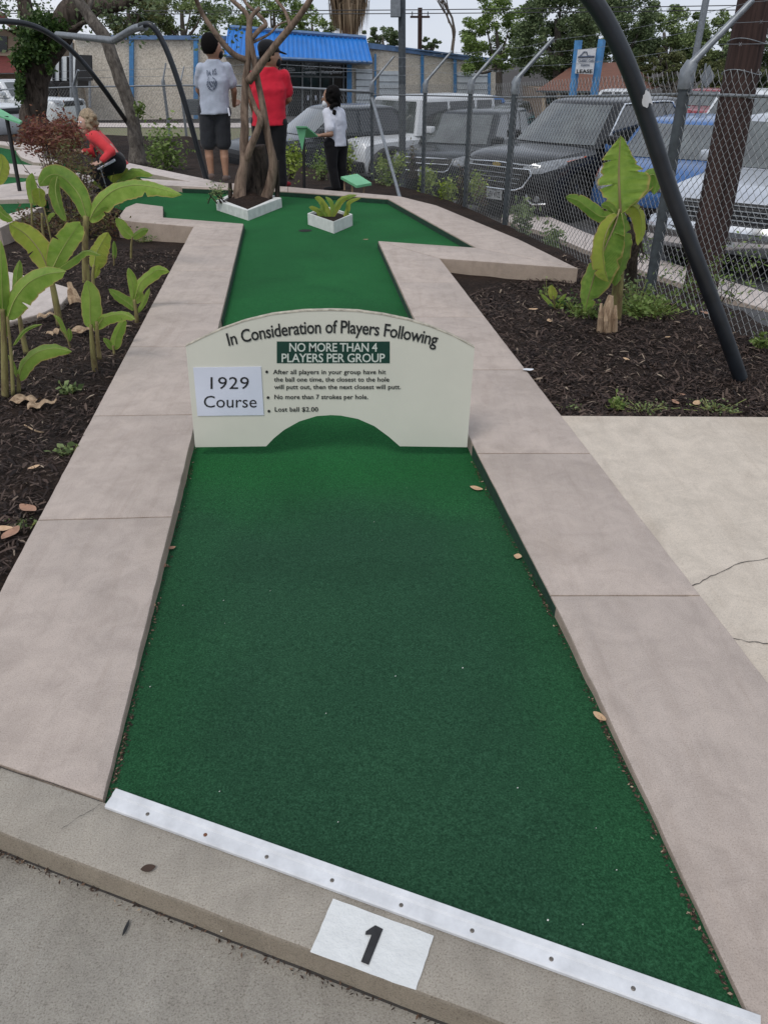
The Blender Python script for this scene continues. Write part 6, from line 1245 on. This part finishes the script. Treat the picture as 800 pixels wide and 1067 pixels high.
o_paint = 'pt_white'
r, tl = car('white boxy four door jeep with black fender flares behind the woman in white', (402, 196), -1.15, R(48), 4.5, 1.80, 1.86, 'pt_white', dict(hood=1.16, nose=1.10, belt=1.16, wsb=.72, wst=.52, rt=-1.95, rb=-2.0, fx=1.55, rx=-1.35, wr=.40, clear=.42, boxy=1, tumble=.10, bow=.03, corner=.1), Yat=18.2, cat='jeep', name='parked_jeep', cuts=[.72, -.35, -1.25, -1.95])
front(r, tl, 'jeep')
r, tl = car('dark grey car whose windscreen shows behind the red shirted man', (300, 178), -.95, R(58), 4.5, 1.78, 1.50, 'pt_grey', dict(hood=.98, nose=.80, belt=1.0, wsb=.85, wst=.05, rt=-1.4, rb=-1.95), Yat=17.5)
front(r, tl, 'plain')
r, tl = car('blue hatchback with pale headlights right of the black SUV', (760, 240), -.85, R(33), 4.2, 1.76, 1.46, 'pt_blue', dict(hood=.96, nose=.74, belt=.98, wsb=1.12, wst=.28, rt=-1.5, rb=-1.9, fx=1.3, rx=-1.25, wr=.32, clear=.18, corner=.45, tumble=.16), Yat=12.0, nose_px=668, cat='hatchback')
front(r, tl, 'hatch')
r, tl = car('silver pickup with chrome bumper nearest the fence at the right edge', (838, 290), -.82, R(38), 5.2, 1.85, 1.62, 'pt_silver', dict(hood=1.04, nose=.90, belt=1.06, wsb=.95, wst=.35, rt=-.9, rb=-1.1, fx=1.7, rx=-1.7, wr=.37, clear=.30, corner=.14, tumble=.13), Yat=9.15, nose_px=768, cat='pickup', name='parked_pickup')
front(r, tl, 'truck', (.52, -.02, 'BIZ·5562'))
# farther vehicles
r, tl = car('turquoise and white classic car far behind the black hoop', (706, 126), -.9, R(-62), 5.0, 1.8, 1.40, 'pt_turq', dict(hood=.95, nose=.85, belt=.98, wsb=.7, wst=.25, rt=-1.0, rb=-1.4), roofm='pt_white', Yat=31, detail=1); front(r, tl, 'plain')
r, tl = car('dark red car far back between fence post and utility pole', (742, 134), -.9, R(40), 4.5, 1.8, 1.42, 'pt_red', dict(hood=.92, nose=.8, belt=.95, wsb=.8, wst=.15, rt=-1.3, rb=-1.8), Yat=29, detail=1); front(r, tl, 'plain')
r, tl = car('white van like car at the right edge behind the silver pickup', (800, 160), -.9, R(35), 4.7, 1.85, 1.7, 'pt_white', dict(hood=1.08, nose=.9, belt=1.06, wsb=1.2, wst=.4, rt=-1.9, rb=-2.1), Yat=18.5, detail=1, name='parked_van', cat='van'); front(r, tl, 'plain')
r, tl = car('small car with yellow hood parked beyond the charcoal crossover', (528, 130), -1.2, R(25), 4.4, 1.8, 1.45, 'pt_grey', dict(hood=.98, nose=.8, belt=1.0, wsb=.85, wst=.1, rt=-1.4, rb=-1.8), Yat=26, detail=1); front(r, tl, 'plain')
ob2 = tl[3]; ob2('hood_cover', MB().grid(lambda u, v: Vector((1.0+.95*v, -.75+1.5*u, .99-.10*v*v)), 6, 5), 'pt_yellow')
r, tl = car('car under a blue cover beyond the white jeep', (398, 150), -1.1, R(60), 4.4, 1.85, 1.62, 'tarp', dict(hood=1.0, nose=.9, belt=1.05, wsb=.8, wst=.2, rt=-1.5, rb=-1.9), glass='tarp', Yat=24, detail=1); front(r, tl, 'plain')
r, tl = car('dark blue car parked beyond the jeep and the crossover', (447, 150), -1.2, R(60), 4.5, 1.8, 1.62, 'pt_blue', dict(hood=.98, nose=.85, belt=1.0, wsb=.9, wst=.2, rt=-1.5, rb=-1.9), Yat=26, detail=1); front(r, tl, 'plain')
r, tl = car('old white pickup half hidden behind the ivy covered tree', (72, 118), -.75, R(-72), 4.8, 1.8, 1.55, 'pt_white', dict(hood=1.05, nose=.98, belt=1.08, wsb=.6, wst=.25, rt=-.9, rb=-1.1), Yat=31, detail=1, name='parked_pickup', cat='pickup'); front(r, tl, 'plain')
r, tl = car('white boxy truck at the left picture edge with its window frame showing', (12, 122), -.75, R(-62), 4.4, 1.8, 1.85, 'pt_white', dict(hood=1.1, nose=1.0, belt=1.12, wsb=.75, wst=.5, rt=-1.7, rb=-1.8, boxy=1), Yat=26, detail=1, name='parked_truck', cat='truck'); front(r, tl, 'plain')
# ------------------------------------------------------------------ people
def capsule(mb, a, b, ra, rb, n_=14, sq=1.0, axis=None):
    """rounded tapered limb; sq flattens it along axis"""
    a, b = Vector(a), Vector(b); d = (b-a); L = d.length; d = d.normalized() if L > 1e-6 else Vector((0, 0, 1)); P = []; Rr = []
    for k in range(5): q = math.pi/2*(1-k/4); P.append(a-d*ra*math.sin(q)); Rr.append(max(1e-3, ra*math.cos(q)))
    for k in range(5): q = math.pi/2*(k/4); P.append(b+d*rb*math.sin(q)); Rr.append(max(1e-3, rb*math.cos(q)))
    s0_ = len(mb.v); mb.tube(P, Rr, n_)
    if axis is not None and sq != 1:
        ax = Vector(axis).normalized()
        for i in range(s0_, len(mb.v)):
            v = Vector(mb.v[i]); t = (v-a).dot(d); c = a+d*t; off = v-c; off -= ax*off.dot(ax)*(1-sq); mb.v[i] = tuple(c+off)
def loft(mb, rows, across, fwd, n_=20):
    """closed trunk: rows of (centre, half width, half depth)"""
    o_n = len(mb.v); a = Vector(across).normalized(); f = Vector(fwd).normalized(); k = len(rows)
    for c, rx, ry in rows: mb.v += [tuple(c+a*rx*math.copysign(abs(math.cos(q))**.85, math.cos(q))+f*ry*math.copysign(abs(math.sin(q))**.85, math.sin(q))) for q in [2*math.pi*i/n_ for i in range(n_)]]
    for i in range(k-1):
        for j in range(n_): j2 = (j+1) % n_; mb.f.append((o_n+i*n_+j, o_n+i*n_+j2, o_n+(i+1)*n_+j2, o_n+(i+1)*n_+j))
    mb.f.append(tuple(o_n+j for j in range(n_))[::-1]); mb.f.append(tuple(o_n+(k-1)*n_+j for j in range(n_)))
def trunk_rows(J, chest, hip, hs, g, hem=.0, w=1.0):
    hw_ = (J['rs']-J['ls']).length/2; L = lambda t: chest.lerp(hip, t); up = (chest-hip).normalized(); hw_ = max(hw_, .15*hs)
    R_ = [(J['neck']+up*.005, .058*hs+g, .058*hs+g), (J['neck'].lerp(chest, .6)+up*.01, .11*hs+g, .075*hs+g), (chest+up*.03, hw_*.92+g*.5, .088*hs+g), (L(.10), hw_*.98+g*.5, .105*hs+g), (L(.28), .172*hs*w+g, .118*hs*w+g), (L(.5), .160*hs*w+g, .115*hs*w+g), (L(.72), .156*hs*w+g, .115*hs*w+g), (L(.92), .166*hs*w+g, .122*hs*w+g), (L(1.0), .172*hs*w+g, .125*hs*w+g)]
    if hem: R_.append((L(1.0)-up*hem, .172*hs*w+g*1.1, .126*hs*w+g*1.1))
    return R_
def organic(name, mb, m, parent, vox=.009, smooth=6, disp=0.0, dscale=.08):
    o = obj(name, mb, M[m], parent); md = o.modifiers.new('r', 'REMESH'); md.mode = 'VOXEL'; md.voxel_size = vox; md.use_smooth_shade = True
    if disp:
        tx = bpy.data.textures.get('folds%g' % dscale) or bpy.data.textures.new('folds%g' % dscale, 'CLOUDS'); tx.noise_scale = dscale; d = o.modifiers.new('d', 'DISPLACE'); d.texture = tx; d.strength = disp; d.mid_level = .5; d.texture_coords = 'GLOBAL'
    s_ = o.modifiers.new('s', 'SMOOTH'); s_.iterations = smooth; s_.factor = .5; return o
def hand(mb, wrist, to, palm_n, L=.18):
    """palm with five curled fingers from the wrist towards 'to'"""
    d = (Vector(to)-Vector(wrist)).normalized(); nrm = Vector(palm_n).normalized(); s = d.cross(nrm).normalized(); nrm = s.cross(d).normalized(); w = Vector(wrist)
    capsule(mb, w+d*.01, w+d*.075, .030, .038, 12, .5, nrm)
    for k, (off, ln) in enumerate(((-.030, .062), (-.010, .074), (.010, .070), (.029, .056))):
        a = w+d*.078+s*off; b = a+d*ln*.55+nrm*.008; c = b+d*ln*.3+nrm*ln*.38; capsule(mb, a, b, .0095, .009, 8); capsule(mb, b, c, .009, .0075, 8)
    a = w+d*.025-s*.028; b = a-s*.03+d*.03+nrm*.015; c = b+d*.028+nrm*.012; capsule(mb, a, b, .012, .010, 8); capsule(mb, b, c, .010, .008, 8)
def person(label, j, Y, sk, clothes, hair, extra=None, face=(1, 0, 0), hs=1.0, hk=1.2, vox=.0085, upv=(0, 0, 1)):
    """j: joints as picture places with depth offsets"""
    J = {k: D(v[0], v[1], Y+(v[2] if len(v) > 2 else 0)) for k, v in j.items()}; r = thing('person', label, 'person', (J['lf']+J['rf'])/2)
    fw = Vector(face).normalized(); up = Vector(upv).normalized(); rt_ = fw.cross(up).normalized(); h = J['head']; b = MB()
    across = (J['rs']-J['ls']).normalized(); fwd = Vector((0, 0, 1)).cross(across).normalized(); hd = hs*hk
    # head
    hr = .095*hd; b.ball(h+fw*.006*hd, (hr*.86, hr*1.0, hr*1.17), 20, Matrix((rt_, fw, up)).transposed()); capsule(b, h+fw*.03*hd-up*.055*hd, h+fw*.045*hd-up*.085*hd, .06*hd, .042*hd)
    capsule(b, h+fw*.095*hd+up*.01*hd, h+fw*.112*hd-up*.022*hd, .010*hd, .015*hd, 8)
    for sg in (-1, 1):
        capsule(b, h+rt_*sg*.080*hd-fw*.012*hd+up*.018*hd, h+rt_*sg*.082*hd-fw*.006*hd-up*.022*hd, .016*hd, .011*hd, 8, .5, rt_); capsule(b, h+fw*.082*hd+rt_*sg*.02*hd+up*.03*hd, h+fw*.075*hd+rt_*sg*.05*hd+up*.028*hd, .010*hd, .008*hd, 8)
    capsule(b, h+fw*.088*hd-up*.052*hd-rt_*.018*hd, h+fw*.088*hd-up*.052*hd+rt_*.018*hd, .009*hd, .009*hd, 8)
    capsule(b, J['neck'], h-up*.05*hd-fw*.01, .056*hs, .052*hs)
    # trunk, limbs
    chest = (J['ls']+J['rs'])/2.0; hip = (J['lh']+J['rh'])/2; mid = chest.lerp(hip, .5)
    loft(b, trunk_rows(J, chest, hip, hs, 0.0), across, fwd); capsule(b, J['ls'], J['rs'], .055*hs, .055*hs); capsule(b, J['lh'], J['rh'], .10*hs, .10*hs, 16, .95, fwd)
    for s_ in 'lr':
        capsule(b, J[s_+'s'], J[s_+'e'], .052*hs, .040*hs); capsule(b, J[s_+'e'], J[s_+'w'], .040*hs, .027*hs); hand(b, J[s_+'w'], J[s_+'t'], j.get('pn', (0, -.3, 1)) if False else (0.1, -.4, .9))
        capsule(b, J[s_+'h'], J[s_+'k'], .088*hs, .056*hs); kn, ft = J[s_+'k'], J[s_+'f']; calf = kn.lerp(ft, .35); capsule(b, kn, calf, .054*hs, .057*hs); capsule(b, calf-fwd*.01, ft+Vector((0, 0, .06)), .055*hs, .034*hs)
        fd = J.get(s_+'toe', ft+fwd*.15)-ft; fd.z = 0; fd = fd.normalized(); capsule(b, ft+Vector((0, 0, .035))-fd*.03, ft+fd*.15*hs+Vector((0, 0, .022)), .036, .026, 12, .75, (0, 0, 1))
    bd_ = organic('body', b, sk, r, vox, 5)
    for sg in (-1, 1):
        e = MB(); e.ball(h+fw*.090*hd+rt_*sg*.031*hd+up*.012*hd, .011*hd, 10); obj('eye', e, M['cl_white'], bd_, smooth=180); e = MB(); e.ball(h+fw*.099*hd+rt_*sg*.031*hd+up*.012*hd, .005*hd, 8); obj('pupil', e, M['black'], bd_, smooth=180) if False else None
    clothes(r, J, fwd, across, h, fw, rt_, up, hs, chest, hip, mid); hair(r, J, h, fw, rt_, up, hd)
    if extra: extra(r, J, h, fw, rt_, up, hs)
    return r, J
def tee(r, J, fwd, across, chest, hip, mid, hs, m, sl=.6, loose=1.0, long_=False, hem=.12, disp=.018):
    b = MB(); up = (chest-hip).normalized()
    loft(b, trunk_rows(J, chest, hip, hs, .018, .03, loose), across, fwd); capsule(b, J['ls'].lerp(J['rs'], .04), J['rs'].lerp(J['ls'], .04), .070*hs, .070*hs, 16, 1.0, fwd)
    for s_ in 'lr':
        e = J[s_+'s'].lerp(J[s_+'e'], sl); capsule(b, J[s_+'s'], e, .074*hs, .072*hs if not long_ else .056*hs)
        if long_: capsule(b, J[s_+'s'].lerp(J[s_+'e'], .6), J[s_+'e'], .056*hs, .052*hs); capsule(b, J[s_+'e'], J[s_+'e'].lerp(J[s_+'w'], .95), .050*hs, .038*hs)
    return organic('shirt', b, m, r, .011, 5, disp, .09)
def trousers(r, J, fwd, across, hip, hs, m, frac=1.0, rad=(.105, .085, .07), name='trousers', flare=1.0):
    b = MB(); capsule(b, J['lh']-across*.005, J['rh']+across*.005, .122*hs, .122*hs, 16, .92, fwd)
    for s_ in 'lr':
        h_, k_, f_ = J[s_+'h'], J[s_+'k'], J[s_+'f']
        if frac < 1: e = h_.lerp(k_, frac); capsule(b, h_, e, rad[0]*hs, rad[1]*hs)
        else: capsule(b, h_, k_, rad[0]*hs, rad[1]*hs*.85); capsule(b, k_, f_+Vector((0, 0, .07)), rad[1]*.85*hs, rad[2]*hs)
    return organic(name, b, m, r, .011, 5, .012, .08)
def shoes(r, J, fwd, m, hs=1.0, name='shoe'):
    for s_ in 'lr':
        ft = J[s_+'f']; fd = J.get(s_+'toe', ft+fwd*.15)-ft; fd.z = 0; fd = fd.normalized(); b = MB(); capsule(b, ft+Vector((0, 0, .045))-fd*.035, ft+fd*.16+Vector((0, 0, .03)), .047, .038, 12, .8, (0, 0, 1)); organic(name, b, m, r, .009, 3)
def hair_cap(r, h, fw, rt_, up, hs, m, back=1.0, name='hair', th=.012, low=.0):
    b = MB(); Mx = Matrix((rt_, fw, up)).transposed(); b.ball(h+up*.018*hs-fw*.014*hs, ((.0817+th)*hs, (.090+th)*hs, (.111+th)*hs), 20, Mx)
    b.v = [tuple(v) for v in b.v]; nv = []
    for v in b.v:      # trim the face side
        q = Vector(v)-h; f = q.dot(fw); u = q.dot(up)
        lim = .052*hs+(u-.03*hs)*.6; 
        if f > lim and u < .075*hs: q -= fw*(f-lim)
        if u < -.055*hs-low: q += up*((-.055*hs-low)-u)
        nv.append(tuple(h+q))
    b.v = nv; return b
def mask_on(r, h, fw, rt_, up, hs, m, drop=0.0):
    b = MB(); c = h+fw*.062*hs-up*(.045+drop)*hs; b.ball(c, (.066*hs, .052*hs, .052*hs), 14, Matrix((rt_, fw, up)).transposed()); mo = organic('mask', b, m, r, .008, 3)
    return mo
# man in the grey shirt, back to us, looking right
def cl_a(r, J, fwd, across, h, fw, rt_, up, hs, chest, hip, mid):
    sh_ = tee(r, J, fwd, across, chest, hip, mid, hs, 'cl_grey', .66, 1.06); trousers(r, J, fwd, across, hip, hs, 'cl_charcoal', .93, (.110, .104), 'shorts'); shoes(r, J, fwd, 'sandal', name='sandal')
    mb = MB(); c = chest.lerp(hip, .10)-fwd*.22-across*.02
    def on(x, y): return c+across*x*.012+Vector((0, 0, 1))*y*.012
    text_in(mb, 'DAVS', on, -9, 5.5, 0, 5.2, .02, 1.2); 
    for rr, th0, th1 in ((6.4, .3, 5.9), (5.2, 1.0, 3.0), (4.9, 3.6, 5.6)):
        A = np.linspace(th0, th1, 28)
        for a, b in zip(A[:-1], A[1:]): mb.add([on(-2+rr*math.sin(a), -8.8+rr*1.12*math.cos(a)), on(-2+rr*math.sin(b), -8.8+rr*1.12*math.cos(b)), on(-2+(rr-.9)*math.sin(b), -8.8+(rr-.9)*1.12*math.cos(b)), on(-2+(rr-.9)*math.sin(a), -8.8+(rr-.9)*1.12*math.cos(a))], [(0, 1, 2, 3)])
    for (x0_, y0_, x1_, y1_) in ((-5, -6.5, -3.2, -12.5), (-3.6, -6, -2.2, -12), (-1.5, -7, -.2, -12.8), (.8, -6, -.6, -10), (-4.6, -10, -1, -11.5), (-3.8, -13, .6, -13.6), (1.8, -7, 1.6, -11)): mb.add([on(x0_, y0_), on(x0_+.9, y0_), on(x1_+.9, y1_), on(x1_, y1_)], [(0, 1, 2, 3)])
    pr_ = obj('shirt_print', mb, M['cl_print'], sh_); pr_.modifiers.new('t', 'TRIANGULATE'); sb = pr_.modifiers.new('s', 'SUBSURF'); sb.subdivision_type = 'SIMPLE'; sb.levels = 3; sb.render_levels = 3; sw = pr_.modifiers.new('w', 'SHRINKWRAP'); sw.target = sh_; sw.wrap_method = 'NEAREST_SURFACEPOINT'; sw.wrap_mode = 'ABOVE_SURFACE'; sw.offset = .009
    obj('lanyard', MB().tube([J['rh']+across*.09-fwd*.10+Vector((0, 0, .04)), J['rh']+across*.10-fwd*.13+Vector((0, 0, -.05))], .012, 6), M['cl_white'], r)
def hr_a(r, J, h, fw, rt_, up, hs): b = hair_cap(r, h, fw, rt_, up, hs, 'hair_black'); organic('hair', b, 'hair_black', r, .009, 3, .006, .02); mask_on(r, h, fw, rt_, up, hs, 'cl_black')
YA = 11.25
person('man in light grey printed shirt and dark shorts standing with his back turned', dict(head=(221, 50), neck=(222, 62), ls=(210, 72, .0), rs=(236, 71, .05), le=(207, 94, .12), lw=(216, 108, .30), lt=(224, 108, .42), re=(244, 94, .10), rw=(244, 110, .30), rt=(249, 107, .42), lh=(216, 116), rh=(231, 116, .03), lk=(217, 151, .02), rk=(233, 151, .05), lf=(221, 187, 0), rf=(236, 189, 0), ltoe=(220, 187, .3), rtoe=(240, 187, .3)),
       YA, 'skin_a', cl_a, hr_a, face=(.85, .5, -.12))
# man in the red shirt
def cl_b(r, J, fwd, across, h, fw, rt_, up, hs, chest, hip, mid):
    tee(r, J, fwd, across, chest, hip, mid, hs, 'cl_red', .68, 1.16); trousers(r, J, fwd, across, hip, hs, 'cl_black', 1.0, (.125, .11, .085)); shoes(r, J, fwd, 'shoe_red')
def hr_b(r, J, h, fw, rt_, up, hs):
    b = hair_cap(r, h, fw, rt_, up, hs, 'hair_black', th=.006); organic('hair', b, 'hair_black', r, .009, 3, .006, .02); mask_on(r, h, fw, rt_, up, hs, 'cl_black')
    c = MB(); Mx = Matrix((rt_, fw, up)).transposed(); c.ball(h+up*.055*hs-fw*.01, (.100*hs, .110*hs, .085*hs), 20, Mx); c.v = [tuple(Vector(v)+up*max(0, .035-(Vector(v)-h).dot(up))) for v in c.v]; capsule(c, h+fw*.10*hs+up*.045*hs, h+fw*.15*hs+up*.035*hs, .06, .045, 12, .16, up); organic('cap', c, 'cl_black', r, .009, 2)
person('man in red shirt, black cap and black trousers standing behind the tan tree stems', dict(head=(281, 58), neck=(281, 70), ls=(265, 80), rs=(296, 79, .05), le=(262, 105, .1), lw=(266, 122, .3), lt=(272, 120, .4), re=(301, 103, .1), rw=(292, 112, .35), rt=(286, 114, .5), lh=(272, 128), rh=(289, 128), lk=(272, 160, .02), rk=(290, 161), lf=(273, 194, 0), rf=(293, 195.5, 0), rtoe=(300, 196, .12)),
       11.1, 'skin_a', cl_b, hr_b, face=(.9, .42, -.1), hs=1.05)
# woman in white
def cl_c(r, J, fwd, across, h, fw, rt_, up, hs, chest, hip, mid):
    tee(r, J, fwd, across, chest, hip, mid, hs, 'cl_white', .72, .95); trousers(r, J, fwd, across, hip, hs, 'cl_black', 1.0, (.115, .095, .075)); shoes(r, J, fwd, 'cl_black')
def hr_c(r, J, h, fw, rt_, up, hs):
    b = MB(); Mx = Matrix((rt_, fw, up)).transposed(); b.ball(h+up*.018-fw*.03, (.118, .122, .140), 20, Mx); r_ = random.Random(3)
    for k in range(46):
        a = r_.uniform(-2.5, 2.5); z_ = r_.uniform(-.22, .08); rr = .10+.03*max(0, -z_*4); b.ball(h-fw*(rr*math.cos(a)+.01)+rt_*rr*1.05*math.sin(a)+up*z_, r_.uniform(.022, .036), 8)
    b.v = [tuple(Vector(v)-fw*max(0, (Vector(v)-h).dot(fw)-.055) if (Vector(v)-h).dot(up) < .07 else v) for v in b.v]
    organic('hair', b, 'hair_black', r, .009, 2, .012, .025); mask_on(r, h, fw, rt_, up, hs, 'mask_white', .02)
person('woman in white shirt and black trousers with curly black hair holding out her hand', dict(head=(344.5, 101), neck=(348, 111), ls=(341, 118, -.10), rs=(355, 118, .10), le=(345, 140, -.20), lw=(335, 141, -.22), lt=(328, 141, -.22), re=(358, 137, .15), rw=(348, 146, .2), rt=(341, 146, .2), lh=(345, 150, -.07), rh=(355, 150, .08), lk=(346, 174, -.08), rk=(356, 174, .05), lf=(350, 199, -.08), rf=(355, 199, .08), ltoe=(342, 199, -.1), rtoe=(346, 199, .06)),
       12.9, 'skin_c', cl_c, hr_c, face=(-.97, .2, -.12), hs=.98)
# crouching woman
def cl_d(r, J, fwd, across, h, fw, rt_, up, hs, chest, hip, mid):
    tee(r, J, fwd, across, chest, hip, mid, hs, 'cl_coral', 1.0, .86, True, disp=.012); trousers(r, J, fwd, across, hip, hs, 'cl_black', 1.0, (.115, .085, .065)); shoes(r, J, fwd, 'cl_black')
    b = MB(); k0 = J['lh'].lerp(J['lk'], -.05); capsule(b, k0+Vector((0, -.12, .04)), J['lh'].lerp(J['lk'], .7)+Vector((0, -.10, .02)), .02, .016, 10, .5, (0, 1, 0)); organic('trouser_stripe', b, 'cl_white', r, .009, 3)
def hr_d(r, J, h, fw, rt_, up, hs):
    b = hair_cap(r, h, fw, rt_, up, hs, 'hair_blond', th=.018); r_ = random.Random(5)
    for k in range(30): a = r_.uniform(-2.2, 2.2); b.ball(h-fw*(.10*math.cos(a)+.01)+rt_*.11*math.sin(a)+up*r_.uniform(-.13, .07), r_.uniform(.018, .032), 8)
    organic('hair', b, 'hair_blond', r, .009, 2, .014, .02)
    m_ = MB(); capsule(m_, h+fw*.099-up*.052-rt_*.02, h+fw*.099-up*.052+rt_*.02, .008, .008, 8); obj('lips', m_, M['shoe_red'], r, smooth=180)
    for sg in (-1, 1): e = MB(); e.ball(h+fw*.105+rt_*sg*.031+up*.012, .006, 8); obj('pupil', e, M['black'], r, smooth=180)
rr, JJ = person('woman with blond hair in coral red sweater crouching with a putter', dict(head=(91, 127, -.05), neck=(97, 136), ls=(99, 143, -.18), rs=(101, 141, .16), le=(116, 158, -.24), lw=(107, 167, -.32), lt=(100, 171, -.34), re=(98, 160, .15), rw=(88, 158, .05), rt=(82, 158, 0), lh=(122, 170, -.1), rh=(122, 168, .1), lk=(99, 180, -.16), rk=(97, 178, .12), lf=(118, 204, -.14), rf=(114, 202, .12), ltoe=(104, 205, -.14), rtoe=(102, 203, .12)),
       10.3, 'skin_b', cl_d, hr_d, face=(-.72, -.68, -.12), hk=1.0)
pc = thing('golf_putter', 'putter held in the hand of the crouching woman', 'golf club', D(111, 206, 9.95)); g0, g1 = JJ['lw'].lerp(JJ['lt'], .5)+Vector((-.01, -.02, .08)), D(114, 205, 9.95)
obj('shaft', MB().tube([g0, g1], .0065, 8), M['galv'], pc, smooth=60); obj('grip', MB().tube([g0+(g0-g1).normalized()*.08, g0.lerp(g1, .2)], .012, 8), M['black'], pc, smooth=60); obj('club_head', MB().bbox(g1+Vector((-.10, -.014, -.02)), g1+Vector((.01, .014, .012)), .005), M['galv'], pc)
